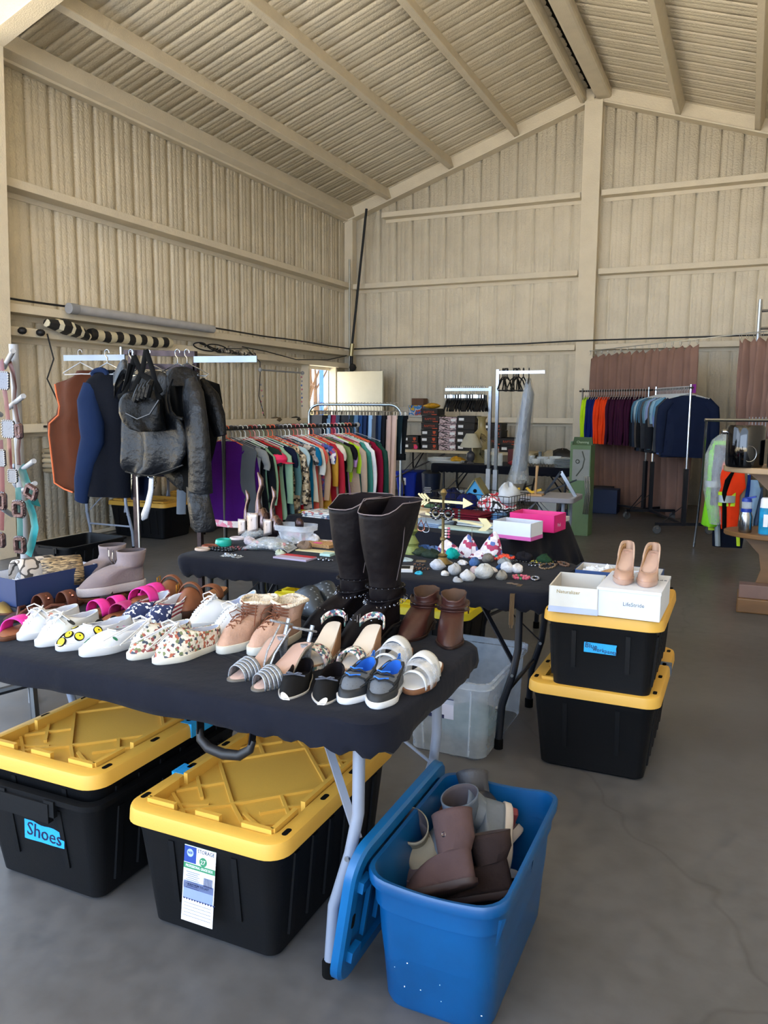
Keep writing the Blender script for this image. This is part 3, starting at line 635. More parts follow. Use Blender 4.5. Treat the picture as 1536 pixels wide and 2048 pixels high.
# white slip-ons with drawings
WC = mat('white_canvas', '#c8ccd4', .9, var=.04, bump=.2, bscale=220)
SMY = mat('smiley_yellow', '#e6cf2e', .7); SMK = mat('drawing_black', '#151515', .8)
def slipon(label, toe, heel, deco):
    s = Shoe('slip_on_shoe', label, .262, .098); s.sole(.026, RUB); s.upper(WC, LIN, tc=.6, hf=.066, hb=.066, cw=.031, dip=.01, ramp=.55); s.insole(LIN)
    b = MB(); P = [s.P(a, .93) + Vector((0, 0, .002)) for a in range(-40, 41, 9)]; b.tube(P, .0025, 5); b.build('piping', RUB, s.t); deco(s); return stand(s.t, toe, heel, TZ)
def smile(s):
    for a, k, r in ((12, .22, .014), (-24, .3, .015), (8, .52, .013), (-50, .5, .014), (-70, .55, .012), (42, .42, .013), (68, .6, .013), (-14, .74, .01), (-100, .55, .013), (-130, .6, .012)):
        s.disc(a, k, r + .002, SMK, 'drawn_outline', .0009); d = s.disc(a, k, r, SMY, 'drawn_face', .0016, ry=r * .8); s.disc(a + 1.5, k + .03, r * .22, SMK, 'drawn_eye', .0023, ry=r * .16, parent=d)
def doodle(s):
    g, p_, r_ = mat('drawn_green', '#1f6a4c', .7), mat('drawn_magenta', '#b3369a', .7), mat('drawn_red', '#8d3540', .7)
    for da, dk in ((0, 0), (3, .04), (-3, .05), (0, .1)): s.disc(-22 + da * 2, .38 + dk, .009, g, 'drawn_leaf', .0012, ry=.005)
    for a, k, m_ in ((-70, .6, r_), (-85, .5, r_), (-100, .62, p_), (-118, .5, p_), (-78, .75, r_), (60, .5, g)): s.disc(a, k, .009, m_, 'drawn_mark', .0012, ry=.004)
slipon('white slip-on shoe covered in drawn yellow smiley faces', (113, 1304), (262, 1232), smile)
slipon('white slip-on shoe with green leaf drawing on its toe', (160, 1315), (312, 1257), doodle)
# floral lace shoes
FLO = mat_multi('floral_canvas', ['#d9d3c8', '#cfc9c0', '#8a4a4a', '#d6d0c4', '#3f4a5a', '#c8c2b4', '#6f7a58', '#dad4ca', '#a6604a', '#ddd8cd'], 125, .9)
s = Shoe('sneaker', 'floral lace-up canvas sneaker beside the leaf-drawing slip-on', .245, .092); s.sole(.022, mat('cream_rubber', '#ddd8cc', .6)); s.upper(FLO, LIN, tc=.66, hf=.1, hb=.075, cw=.03); s.insole(LIN); s.laces(RUB, 5, 20, .4, .97, long=.05); s.laces(RUB, 2, 10, .86, .97, long=.09, name='loose_lace')
stand(s.t, (256, 1322), (378, 1250), TZ); second(s.t, 'floral lace-up canvas sneaker with its laces trailing, beside the suede boots', (311, 1332), (440, 1280), TZ)
# striped pair (flag-like print)
s = Shoe('slip_on_shoe', 'navy star-print and red-striped slip-on behind the floral sneakers', .24, .092); s.sole(.024, RUB); s.upper(mat_stripes('red_white_stripes', ['#8e2b3f', '#dfdde0'], 2, 75), LIN, tc=.58, hf=.07, hb=.085, cw=.03); s.insole(LIN)
b = MB(); nn = 40; b.loft([[s.P(a, k / 8) * 1.0 + Vector((0, 0, .0015)) for a in range(-72, 73, 9)] for k in range(0, 8)], closed=False); b.build('toe_cap', mat_multi('navy_star_print', ['#1d2a55', '#1d2a55', '#24315e', '#d8dce8'], 130, .85), s.t, solid=.002, off=1)
stand(s.t, (290, 1262), (372, 1225), TZ); second(s.t, 'navy star-print and red-striped slip-on next to the smiley slip-on', (246, 1256), (338, 1216), TZ)
# pale pink suede lace boots, cuff folded open
SUE = mat('pink_tan_suede', '#b99684', .95, var=.22, scale=14, bump=.3, bscale=90); FLC = mat('cream_fleece', '#d9cbb8', 1, bump=.8, bscale=160)
s = Shoe('ankle_boot', 'pale pink suede lace-up boot gaping open, beside the floral sneakers', .255, .094, cat='boot'); s.sole(.028, mat('cream_rubber', '#ddd8cc', .6))
s.upper(SUE, FLC, tc=.5, hf=.095, hb=.085, cw=.036, ramp=.5, shaft=[(.105, -.07, .052, .04), (.122, -.072, .058, .048), (.13, -.074, .064, .054)], wob=.006); s.insole(LIN)
b = MB(); b.tube([(-.074 + .064 * cos(a), .054 * sin(a), .131 + .004 * sin(3 * a)) for a in [2 * pi * i / 24 for i in range(24)]], .006, 7, loop=True); b.build('fleece_cuff', FLC, s.t)
s.laces(mat('brown_cord', '#6d4433', .8), 4, 22, .55, .97, r=.0018)
b = MB()
for i, z in enumerate((.095, .105, .115, .124)):
    for sg in (1, -1): b.tube([(-.02 - i * .002, sg * .032, z), (-.006, sg * .012, z + .004), (-.004, -sg * .008, z + .008), (-.018, -sg * .03, z + .01)], .0018, 5)
b.tube([(-.02, .03, .125), (.0, .045, .115), (.01, .05, .1), (.018, .052, .07)], .002, 5); b.build('cord', mat('brown_cord', '#6d4433', .8), s.t)
stand(s.t, (436, 1310), (545, 1232), TZ); second(s.t, 'pale pink suede lace-up boot gaping open, beside the tall black boots', (503, 1314), (600, 1236), TZ)
# plain white sneakers
s = Shoe('sneaker', 'white lace-up sneaker with curved heel tab beside the brown clogs', .265, .098); s.sole(.03, RUB); s.upper(WLEA, mat('pale_blue_lining', '#b6c2e0', .8), tc=.6, hf=.1, hb=.105, cw=.03, dip=.03); s.insole(LIN); s.laces(RUB, 6, 20, .35, .97)
stand(s.t, (375, 1262), (512, 1206), TZ); second(s.t, 'white lace-up sneaker with curved heel tab beside the pink suede boots', (424, 1288), (540, 1225), TZ)
# brown buckled clogs
BRN = mat('tan_leather', '#7c4a31', .55, var=.25, scale=10, bump=.2, bscale=60); CORK = mat('tan_footbed', '#9a6a45', .8)
s = Shoe('clog', 'tan leather clog with gold buckle strap behind the white sneakers', .25, .105); s.sole(.03, mat('dark_brown_sole', '#3b2418', .6)); s.upper(BRN, CORK, tc=.55, te=.2, hf=.095, hb=.035, cw=.045, dip=.02, ramp=.35); s.insole(CORK)
s.band(.5, .52, .028, .078, BRN); bk = MB(); c = Vector((.005, -.046, .085)); bk.tube([c + Vector((dx, 0, dz)) for dx, dz in ((-.016, -.016), (.016, -.016), (.016, .016), (-.016, .016))], .003, 6, loop=True); bk.tube([c + Vector((-.016, 0, 0)), c + Vector((.016, 0, 0))], .002, 5); bk.build('buckle', mat('gold_metal', '#b98d3d', .3, 1), s.t)
stand(s.t, (365, 1240), (412, 1160), TZ); second(s.t, 'tan leather clog with gold buckle strap beside the flag-print shoes', (322, 1222), (374, 1152), TZ, mirror=False)
s = Shoe('slide_sandal', 'brown leather slide sandal lying behind the tan clogs', .24, .09, cat='sandal'); s.sole(.018, mat('dark_brown_sole', '#3b2418', .6)); s.insole(CORK, .95); s.band(.66, .66, .05, .045, BRN); stand(s.t, (405, 1212), (440, 1188), TZ)
# pink strap slides
PNK = mat('hot_pink_leather', '#d92c96', .5, var=.1); TANB = mat('tan_leather_footbed', '#8f5836', .6, var=.15)
def slide(label, toe, heel, z=TZ, straps=((.62, .05),), tilt=None, m=PNK):
    s = Shoe('slide_sandal', label, .24, .088, cat='sandal'); s.sole(.016, mat('brown_sole', '#5a3420', .6)); s.insole(TANB, .95)
    for t, w_ in straps: s.band(t, t + .03, w_, .045, m)
    return stand(s.t, toe, heel, z, tilt)
slide('tan sandal with two crossed pink bands beside the tan clogs', (258, 1228), (345, 1178), straps=((.72, .04), (.5, .05)))
slide('tan sandal with pink bands stacked on another pink sandal', (262, 1216), (340, 1166), TZ + .04, ((.7, .05), (.45, .05)))
slide('tan slide with two pink bands behind the smiley slip-ons', (166, 1240), (280, 1198), straps=((.72, .04), (.42, .045)))
slide('tan slide with a single pink band beside the flag-print shoes', (205, 1252), (300, 1206), straps=((.55, .06),), m=mat('deep_pink_leather', '#a52b6c', .5))
slide('tan slide with pink toe band at the table edge', (0, 1285), (92, 1236), straps=((.6, .06),))
# thong sandals with studs
s = Shoe('thong_sandal', 'brown thong sandal with copper studs beside the snakeskin shoe box', .245, .088, cat='sandal'); s.sole(.014, mat('dark_brown_sole', '#3b2418', .6)); s.insole(mat('bronze_footbed', '#4d2f26', .5), .95)
b = MB(); 
for sg in (1, -1): b.tube([(.07, .004, .016), (.04, sg * .02, .036), (.0, sg * .036, .03), (-.02, sg * .042, .014)], .006, 6)
b.build('thong_strap', mat('bronze_leather', '#5b3328', .4), s.t); s.band(.3, .3, .05, .055, mat('bronze_leather', '#5b3328', .4))
for i in range(5):
    d = MB(); d.ball((-.05 + .0, -.03 + i * .015, .066 - abs(i - 2) * .006), .006, 8); d.build('stud', mat('copper', '#b5705a', .25, 1), s.t)
stand(s.t, (10, 1248), (112, 1216), TZ); second(s.t, 'brown thong sandal with copper studs behind the white strap sneakers', (58, 1240), (140, 1216), TZ)
s = Shoe('flat_shoe', 'worn gold flat shoe by the navy shoe box', .235, .085); s.sole(.01, mat('brown_sole', '#5a3420', .6)); s.upper(mat('worn_gold', '#8a7440', .45, .4, var=.3), LIN, tc=.72, hf=.04, hb=.06, cw=.03); stand(s.t, (18, 1232), (-40, 1195), TZ)
# grey suede booties with thick pale soles
GSU = mat('grey_taupe_suede', '#857a7d', .95, var=.15, scale=9, bump=.2, bscale=120); SOLP = mat('pale_pink_sole', '#c6bfc0', .7, bump=.3, bscale=300)
def bootie(label, L=.27, up=GSU, so=SOLP, sh=.034, top=.155, zip_=True, name='ankle_boot'):
    s = Shoe(name, label, L, .097, cat='boot'); s.sole(sh, so, grow=.004); k = L / .27
    s.upper(up, mat('grey_lining', '#4a4448', .9), tc=.42, te=.02, hf=.105 * k, hb=.09, cw=.042, ramp=.75, dip=0, shaft=[(.12, -.085 * k, .055, .043), (top - .012, -.086 * k, .057, .046), (top, -.087 * k, .059, .048)])
    if zip_:
        b = MB(); b.tube([(-.045, -.044, sh + .02), (-.05, -.047, .08), (-.035, -.044, .11), (-.03, -.042, top)], .0022, 5); b.build('zip', mat('grey_zip', '#5f585c', .6), s.t); b = MB(); b.rod((-.032, -.048, top - .01), (-.03, -.05, top - .035), .004, .002); b.build('zip_pull', STEEL, s.t)
    return s
s = bootie('grey suede bootie with thick pale sole, nearer the sandals'); stand(s.t, (155, 1195), (272, 1176), TZ + .028); second(s.t, 'grey suede bootie with thick pale sole, nearer the snakeskin shoes', (133, 1184), (243, 1160), TZ + .028)
slide('flattened dark sandal under the grey suede booties', (255, 1196), (160, 1206), m=mat('dark_strap', '#2a2422', .6)); slide('dark woven slide sandal under the heel of the grey booties', (292, 1176), (240, 1192), m=mat('dark_strap', '#2a2422', .6))
# tall black boots with studded ankle straps
BLEA = mat('black_brown_leather', '#0e090d', .58, var=.3, scale=5, bump=.7, bscale=14, spec=.16); BIN_ = mat('boot_lining', '#191417', .9)
STUD = mat('silver_stud', '#8e8e94', .25, 1)
def tall_boot(label, toe, heel):
    s = Shoe('tall_boot', label, .285, .098, cat='boot', lift=.035, la=.2, lb=.5); s.sole(.014, mat('boot_sole', '#141114', .6)); s.heel(.036, mat('boot_sole', '#141114', .6), .06, .07, bot=.95)
    s.upper(BLEA, BIN_, tc=.4, te=.04, hf=.12, hb=.09, cw=.048, ramp=.7, dip=0, shaft=[(.13, -.08, .056, .05), (.16, -.078, .055, .048), (.2, -.076, .058, .05), (.26, -.08, .076, .062), (.32, -.09, .098, .074), (.37, -.096, .109, .082), (.4, -.1, .116, .086), (.415, -.102, .119, .088)], wob=.0045)
    for z, dz, r in ((.175, .0, .062), (.145, -.012, .064)):
        b = MB(); b.tube([(-.08 + r * cos(a), (r - .006) * sin(a), z + dz * cos(a) + .035 * 0) for a in [2 * pi * i / 28 for i in range(28)]], .009, 6, loop=True, flat=.35); st = b.build('ankle_strap', BLEA, s.t)
        for i in range(0, 20):
            a = 2 * pi * i / 20; d = MB(); d.ball((-.08 + (r + .004) * cos(a), (r - .002) * sin(a), z + dz * cos(a)), .0032, 7); d.build('stud', STUD, st)
    b = MB()
    for i in range(22):
        a = -pi * .75 + i * pi * 1.5 / 21; b.tube([(-.08 + .07 * cos(a) + .006 * cos(q) * sin(a), .064 * sin(a) + .006 * cos(q) * cos(a), .128 - .014 * cos(a) + .005 * sin(q)) for q in [2 * pi * j / 8 for j in range(8)]], .0013, 4, loop=True)
    b.build('ankle_chain', STUD, s.t)
    for a in range(-70, 71, 20):
        p = s.P(a, .6); d = MB(); d.ball((p.x, p.y, p.z), .0032, 7); d.build('stud', STUD, s.t)
    b = MB(); b.tube([(-.088, .08, .44), (-.082, .071, .3), (-.075, .053, .2)], .0016, 5); b.tube([(-.196, 0, .44), (-.158, 0, .28), (-.134, 0, .2)], .0016, 5); b.build('seam', mat('dark_seam', '#3a3034', .5), s.t)
    b = MB(); b.tube([(-.102 + .12 * cos(a), .089 * sin(a), .416) for a in [2 * pi * i / 30 for i in range(30)]], .0018, 5, loop=True)
    for v in range(len(b.v)): x, y, z = b.v[v]; b.v[v] = (x, y, z + s.lf(-.1) * (x < -.06) + s.lf(x) * (x >= -.06))
    b.build('top_edge', mat('worn_edge', '#6f6468', .6), s.t)
    return stand(s.t, toe, heel, TZ)
tall_boot('tall black leather boot with studded ankle strap, beside the brown ankle boots', (672, 1305), (795, 1262))
tall_boot('tall black leather boot with studded ankle strap, beside the metallic clogs', (598, 1275), (742, 1240))
# metallic black clogs
MET = mat('metallic_snake_leather', '#2d3640', .35, .3, var=.7, scale=60, tex='voronoi', c2='#8795a5')
s = Shoe('clog', 'black metallic-print clog behind the pink suede boots', .25, .1, lift=.03); s.sole(.02, BLK); s.upper(MET, BIN_, tc=.5, te=.15, hf=.1, hb=.05, cw=.045, dip=.02, ramp=.3); s.insole(BLK)
stand(s.t, (640, 1248), (602, 1200), TZ); second(s.t, 'black metallic-print clog beside the tall black boots', (676, 1236), (632, 1188), TZ)
# brown buckled ankle boots
DBR = mat('dark_brown_leather', '#41231f', .38, var=.3, scale=6, bump=.3, bscale=20)
s = Shoe('ankle_boot', 'dark brown leather ankle boot with two buckled straps at the table corner', .265, .1, cat='boot', lift=.022, la=.2, lb=.45); s.sole(.014, mat('brown_welt', '#2e1a14', .6)); s.heel(.024, mat('brown_welt', '#2e1a14', .6), .062, .065, bot=.97)
s.upper(DBR, mat('tan_lining', '#5a463a', .9), tc=.44, te=.03, hf=.1, hb=.09, cw=.043, ramp=.8, dip=0, shaft=[(.112, -.08, .054, .045), (.125, -.082, .054, .045), (.136, -.082, .057, .047), (.142, -.083, .058, .048)], wob=.002)
for z, dz in ((.1, .006), (.123, -.004)):
    b = MB(); b.tube([(-.08 + .059 * cos(a), .049 * sin(a), z + dz * cos(a)) for a in [2 * pi * i / 26 for i in range(26)]], .013, 6, loop=True, flat=.28); st = b.build('strap', DBR, s.t)
    b = MB(); b.tube([(-.07 + .011 * cos(a), .056, z + .014 * sin(a)) for a in [2 * pi * i / 10 for i in range(10)]], .0022, 5, loop=True); b.build('buckle', mat('aged_brass', '#6b5642', .4, 1), st)
s.t.scale = (.9, .9, .86); stand(s.t, (893, 1304), (910, 1232), TZ); second(s.t, 'dark brown leather ankle boot with two buckled straps, nearer the tall boots', (800, 1290), (865, 1222), TZ)
# silver strappy heels
SIL = mat('silver_glitter', '#aab0bb', .35, .6, var=.5, scale=300, tex='noise'); SOLB = mat('metal_edge_sole', '#8f877e', .3, .5); NUD = mat('nude_footbed', '#bb9c90', .55)
s = Shoe('heeled_sandal', 'silver strappy high-heeled sandal beside the black flats', .225, .08, cat='sandal', lift=.075, la=.15, lb=.62); s.sole(.008, SOLB); s.insole(NUD, .94, .0095); s.heel(.078, SIL, .03, .028, bot=.35)
for i in range(5): s.band(.9 - i * .055, .86 - i * .045, .011, .035 + i * .003, SIL, solid=.003)
b = MB(); b.tube([(-.09 + .035 * cos(a), .03 * sin(a), .125 + .012 * cos(a)) for a in [2 * pi * i / 22 for i in range(22)]], .003, 5, loop=True); b.tube([(-.105, .0, .085), (-.115, 0, .11), (-.122, 0, .13)], .006, 6); b.tube([(-.058, -.025, .13), (.0, -.03, .07), (.02, -.034, .03)], .003, 5); b.build('ankle_strap', SIL, s.t)
stand(s.t, (505, 1384), (608, 1345), TZ); second(s.t, 'silver strappy high-heeled sandal nearest the pink suede boots', (462, 1366), (568, 1326), TZ)
# floral wedge espadrilles
FLW = mat_multi('floral_weave', ['#c9c4bf', '#7d3b4c', '#37506b', '#d4cec6', '#4e6f66', '#c2a8a4', '#ddd8d0'], 130, .8); WED = mat('tan_wedge_cork', '#a07a5e', .7, var=.1)
s = Shoe('wedge_sandal', 'floral woven wedge sandal behind the black flats', .235, .085, cat='sandal', lift=.07, la=.1, lb=.7)
b = MB(); b.loft([[(x * .98, y * .95, 0) for x, y in s.o], [(x, y, .018 + s.lf(x)) for x, y in s.o]]); b.build('wedge', WED, s.t, smooth=50); s.sh = .018; s.insole(mat('ivory_footbed', '#cfc4b8', .6), .95, .021)
s.band(.82, .74, .05, .045, FLW, solid=.005); b = MB(); b.loft([[(x * 1.004, y * 1.01, .0) for x, y in s.o], [(x * 1.005, y * 1.015, .014) for x, y in s.o]]); b.build('woven_edge', FLW, s.t, smooth=50)
b = MB(); b.sheet(lambda u, v: (-.075 - .045 * sin(pi * u), .04 * cos(pi * u), .088 + v * .02 + .02 * sin(pi * u)), 16, 2); hs_ = b.build('heel_strap', FLW, s.t, solid=.003)
b = MB(); b.tube([(-.075 + dx, -.043, .115 + dz) for dx, dz in ((-.01, -.01), (.01, -.01), (.01, .01), (-.01, .01))], .002, 5, loop=True); b.build('buckle', STUD, hs_)
stand(s.t, (690, 1352), (752, 1300), TZ); second(s.t, 'floral woven wedge sandal beside the silver heels', (612, 1346), (676, 1290), TZ)
# black flats with bows
BLS = mat('black_nubuck', '#131315', .8, var=.2, bump=.1); 
s = Shoe('flat_shoe', 'black ballet flat with small grey bow beside the kids sneakers', .205, .08); s.sole(.008, mat('grey_sole', '#b5afa9', .7), grow=.001); s.upper(BLS, BIN_, tc=.66, hf=.045, hb=.052, cw=.031, dip=.008, ramp=.5); s.insole(BIN_)
b = MB(); c = s.P(0, .98) + Vector((0, 0, .004))
for sg in (1, -1): b.tube([c, c + Vector((.004, sg * .012, .006)), c + Vector((0, sg * .02, .003)), c + Vector((-.003, sg * .01, -.001)), c], .002, 5)
b.tube([c + Vector((0, -.03, -.004)), c, c + Vector((0, .03, -.004))], .002, 5); b.build('bow', mat('grey_ribbon', '#4b4f5c', .7), s.t)
s.disc(0, .06, .018, mat('scuffed_toe', '#cfc7bf', .6), 'worn_toe', ry=.008)
stand(s.t, (640, 1412), (676, 1348), TZ); second(s.t, 'black ballet flat with small grey bow beside the silver heels', (574, 1402), (616, 1350), TZ)
# kids sneakers
KG = mat('grey_mesh', '#5b5f66', .8, var=.3, scale=160, tex='voronoi'); KB = mat('kids_blue', '#2a6fd0', .6); KD = mat('kids_dark', '#1c2026', .6)
s = Shoe('kids_sneaker', 'small black and grey kids sneaker with blue lining at the table edge', .185, .082, cat='shoe'); s.sole(.02, mat('kids_white_sole', '#d9dade', .6), grow=.004); s.upper(KG, KB, tc=.62, hf=.07, hb=.078, cw=.028, dip=.01); s.insole(KB)
b = MB(); b.loft([[s.P(a, k / 8) + Vector((0, 0, .001)) for a in range(-90, 91, 9)] for k in range(0, 4)], closed=False); b.build('toe_guard', KD, s.t, solid=.002, off=1)
for k0, a0, a1 in ((.4, 45, 75), (.55, 55, 95), (.7, 70, 120)):
    for sg in (1, -1):
        b = MB(); P = [s.P(sg * a, min(1, k0 + (a - a0) * .004)) for a in range(a0, a1 + 30, 9)]; b.tube(P, .005, 5, flat=.5); b.build('side_overlay', KD, s.t)
for k in (.62, .86):
    A, B = s.P(54, k), s.P(-54, k); M = s.P(0, min(.99, k + .05)) + Vector((0, 0, .006)); b = MB(); b.tube([A, A.lerp(M, .6) + Vector((0, 0, .006)), M, B.lerp(M, .6) + Vector((0, 0, .006)), B], .008, 6, flat=.3); st = b.build('strap', KD, s.t)
    b = MB(); b.tube([A.lerp(M, .3) + Vector((0, 0, .01)), M + Vector((0, 0, .005)), B.lerp(M, .3) + Vector((0, 0, .01))], .002, 5); b.build('blue_stripe', KB, st)
b = MB(); p = s.P(180, 1); b.tube([p, p + Vector((-.012, 0, .01)), p + Vector((-.01, 0, -.02))], .004, 5); b.build('pull_tab', KB, s.t)
stand(s.t, (745, 1420), (795, 1365), TZ); second(s.t, 'small black and grey kids sneaker with blue lining beside the black flats', (690, 1412), (744, 1356), TZ)
# white and clear slides
VIN = glass('clear_vinyl', '#dfe6f2', .08, .35); 
s = Shoe('slide_sandal', 'white sandal with clear vinyl panel between two white bands, at table corner', .255, .098, cat='sandal'); s.sole(.016, mat('brown_sole_edge', '#7a5238', .6)); s.insole(mat('white_footbed', '#dde0e6', .5), .97, .019)
s.band(.5, .5, .055, .062, WLEA); s.band(.86, .84, .014, .04, WLEA); s.band(.68, .66, .08, .055, VIN, name='vinyl_panel', solid=.0015)
stand(s.t, (815, 1392), (872, 1310), TZ); second(s.t, 'white sandal with clear vinyl panel between two white bands, nearer the wedges', (765, 1355), (815, 1278), TZ)
# shoe boxes: helper
def open_box(name, label, loc, L, W, H, m, inm=None, rz=0, cat='shoe box', rot=None, t=.003):
    o = thing(name, label, cat, loc, rz, rot=rot); b = MB()
    b.box((0, 0, t / 2), (L, W, t)); 
    for s_ in (1, -1): b.box((s_ * (L / 2 - t / 2), 0, H / 2), (t, W, H)); b.box((0, s_ * (W / 2 - t / 2), H / 2), (L, t, H))
    b.build('box_body', m, o, smooth=0)
    b = MB(); b.box((0, 0, t * 1.5), (L - 2 * t, W - 2 * t, t)); 
    for s_ in (1, -1): b.box((s_ * (L / 2 - t * 1.5), 0, H / 2), (t * .8, W - 3 * t, H - .002)); b.box((0, s_ * (W / 2 - t * 1.5), H / 2), (L - 3 * t, t * .8, H - .002))
    b.build('box_lining', inm or mat('card_grey', '#c9c6c0', .8), o, smooth=0); return o
def tissue(label, loc, sx, sy, h, seed, rz=0, name='tissue_paper', m=None):
    b = MB(); b.sheet(lambda u, v: ((u - .5) * sx, (v - .5) * sy, h * (.5 + .9 * noise.noise(Vector((u * 4 + seed, v * 4, 0))) + .5 * noise.noise(Vector((u * 11, v * 11 + seed, 3))))), 22, 22)
    return tag(b.build(name, m or mat('tissue_paper', '#dfe4ee', .8, bump=.3, bscale=80), loc=loc, smooth=0, solid=.001), label, 'tissue paper')
NAVY = mat('navy_card', '#1a2e58', .55, var=.06)
c = atz(60, 1190, .745); bx = atz(118, 1218, .745)
ob = open_box('shoe_box', 'open navy shoe box with striped lid under it, holding snakeskin shoes', (-2.43, 2.17, .772), .2, .36, .1, NAVY, mat('white_card', '#cfd4e2', .8), rz=radians(-6))
b = MB(); b.box((0, 0, .013), (.215, .375, .026)); li = b.build('box_lid', mat('black_card', '#141824', .6), ob, smooth=0, loc=(0, 0, -.027))
for i in range(3): b = MB(); b.box((.02 + i * .022, -.1882, .013), (.011, .0006, .026)); b.build('lid_stripe', WHITE, li, smooth=0)
b = MB(); b.box((-.055, -.1882, .013), (.08, .0006, .024)); b.build('size_label', WHITE, li, smooth=0)
SNK = mat_multi('snakeskin', ['#8d7a5e', '#2c2723', '#a08a68', '#6b5a44', '#3a3028', '#b59f7c'], 14, .6, tex='noise', stretch=(1, 5, 5)); SNW = mat_multi('snakeskin_pale', ['#a89f97', '#3a3532', '#b8afa6', '#c4bcb4', '#5c5450', '#cfc8c0'], 14, .6, tex='noise')
for i, (lx, ly, lab_, rr) in enumerate(((-2.40, 2.20, 'snakeskin-print slide standing in navy box, its arch to the room', radians(60)), (-2.47, 2.14, 'snakeskin-print slide in navy box beside crumpled tissue', radians(75)))):
    s = Shoe('slide_sandal', lab_, .25, .095, cat='sandal'); s.sole(.012, mat('tan_sole', '#a28b72', .6)); s.insole(SNW, .95); s.band(.6, .6, .15, .1, (SNK, SNW)[i], name='snakeskin_upper', ex=.6, solid=.004, spread=1.15); put(s.t, (lx, ly, .80), rr)
tissue('white tissue paper crumpled in the navy shoe box', (-2.44, 2.1, .80), .16, .2, .05, 3)
# black bin on the floor behind the belts
b_ = thing('black_bin', 'low open black bin on the floor behind the navy shoe box', 'storage bin', (-5.35, 5.2, 0)); tote_body(b_, W=.2, Dp=.3, TW=.24, TD=.35, H=.3, rim=True)
# boxes on the aisle stack
WBOX = mat('white_box_card', '#d5dcea', .6, var=.03)
ZT = .357 + .335
o = thing('shoe_box', 'white closed shoe box lettered LifeStride under the nude pumps', 'shoe box', (-.37, 3.26, ZT + .0), radians(-1)); b = MB(); b.box((0, 0, .056), (.235, .34, .112)); b.build('box_body', WBOX, o, smooth=0, bevel=.001); b = MB(); b.box((0, 0, .108), (.239, .344, .012)); b.build('box_lid', WBOX, o, smooth=0, bevel=.001)
text('lettering', 'LifeStride', .021, mat('grey_print', '#5b6678', .6), o, (.02, -.1706, .05), FR, .0003)
text('lettering', 'LifeStride', .03, mat('grey_print', '#5b6678', .6), o, (.06, .05, .1143), (0, 0, radians(10)), .0003)
o = open_box('shoe_box', 'white open shoe box with gold script beside the LifeStride box', (-.588, 3.22, ZT), .19, .28, .105, mat('cream_box_card', '#d9d8d2', .6), rz=radians(3)); text('lettering', 'Naturalizer', .02, mat('gold_print', '#a08a4c', .5), o, (-.02, -.1408, .078), FR, .0003)
b = MB(); b.box((0, -.1415, .012), (.192, .001, .024)); b.build('band', mat('pale_blue_print', '#b4c0dc', .6), o, smooth=0)
s = Shoe('flat_shoe', 'dark shoe lying in the white box with gold script', .22, .08); s.sole(.01, BLK); s.upper(mat('dark_oxblood', '#2e1f22', .5), BIN_, tc=.6, hf=.05, hb=.055, cw=.03); put(s.t, (-.588, 3.24, ZT + .008), radians(85))
o = open_box('shoe_box', 'blue open box with leopard shoes behind the white boxes', (-.475, 3.575, ZT), .36, .19, .095, mat('blue_card', '#2c4a80', .6)); 
tissue('white tissue paper in the blue box of leopard shoes', (-.53, 3.575, ZT + .05), .2, .17, .05, 8)
LEO = mat('leopard_print', '#a5825c', .8, c2='#2b1d14', scale=90, tex='voronoi')
s = Shoe('flat_shoe', 'leopard-print flat shoe lying in the blue box', .23, .085); s.sole(.01, BLK); s.upper(LEO, LIN, tc=.5, hf=.06, hb=.06, cw=.03); put(s.t, (-.48, 3.56, ZT + .04), radians(175))
NP = mat('nude_patent', '#b3907f', .15, var=.06, coat=.6)
def pump(label, loc, rz):
    s = Shoe('platform_pump', label, .235, .085, cat='shoe', lift=.085, la=.12, lb=.62); s.sole(.022, NP, grow=.001, thin=lambda x: .022 if x > 0 else .022 - .014 * min(1, -x / .08)); s.sh = .02; s.upper(NP, mat('nude_lining', '#b89a86', .6), tc=.72, te=.02, hf=.048, hb=.06, cw=.033, ramp=.3, dip=.004, px=.8)
    s.sh = .02; s.insole(mat('nude_insole', '#c4a596', .6), .9, .024); s.heel(.1, NP, .04, .035, bot=.5); b = MB(); b.loft([[(x, y * .93, z) for x, y in [(q[0] * .93, q[1]) for q in s.o[9:13]]] for z in (.03, .04)], closed=False)
    b = MB(); b.box((-.02, .0, .06), (.012, .03, .0006)); b = None
    sd = MB(); sd.loft([[(x * .9, -abs(y) * .86, z) for x, y in s.o[22:32]] for z in (.028, .048)], closed=False); bend(sd, s.lf).build('leopard_lining', LEO, s.t, solid=.001); return put(s.t, loc, rz)
pump('nude patent platform pump on the LifeStride box, nearer the white open box', (-.415, 3.27, ZT + .1145), radians(-88)); pump('nude patent platform pump on the LifeStride box, nearer the aisle', (-.32, 3.27, ZT + .1145), radians(-93))
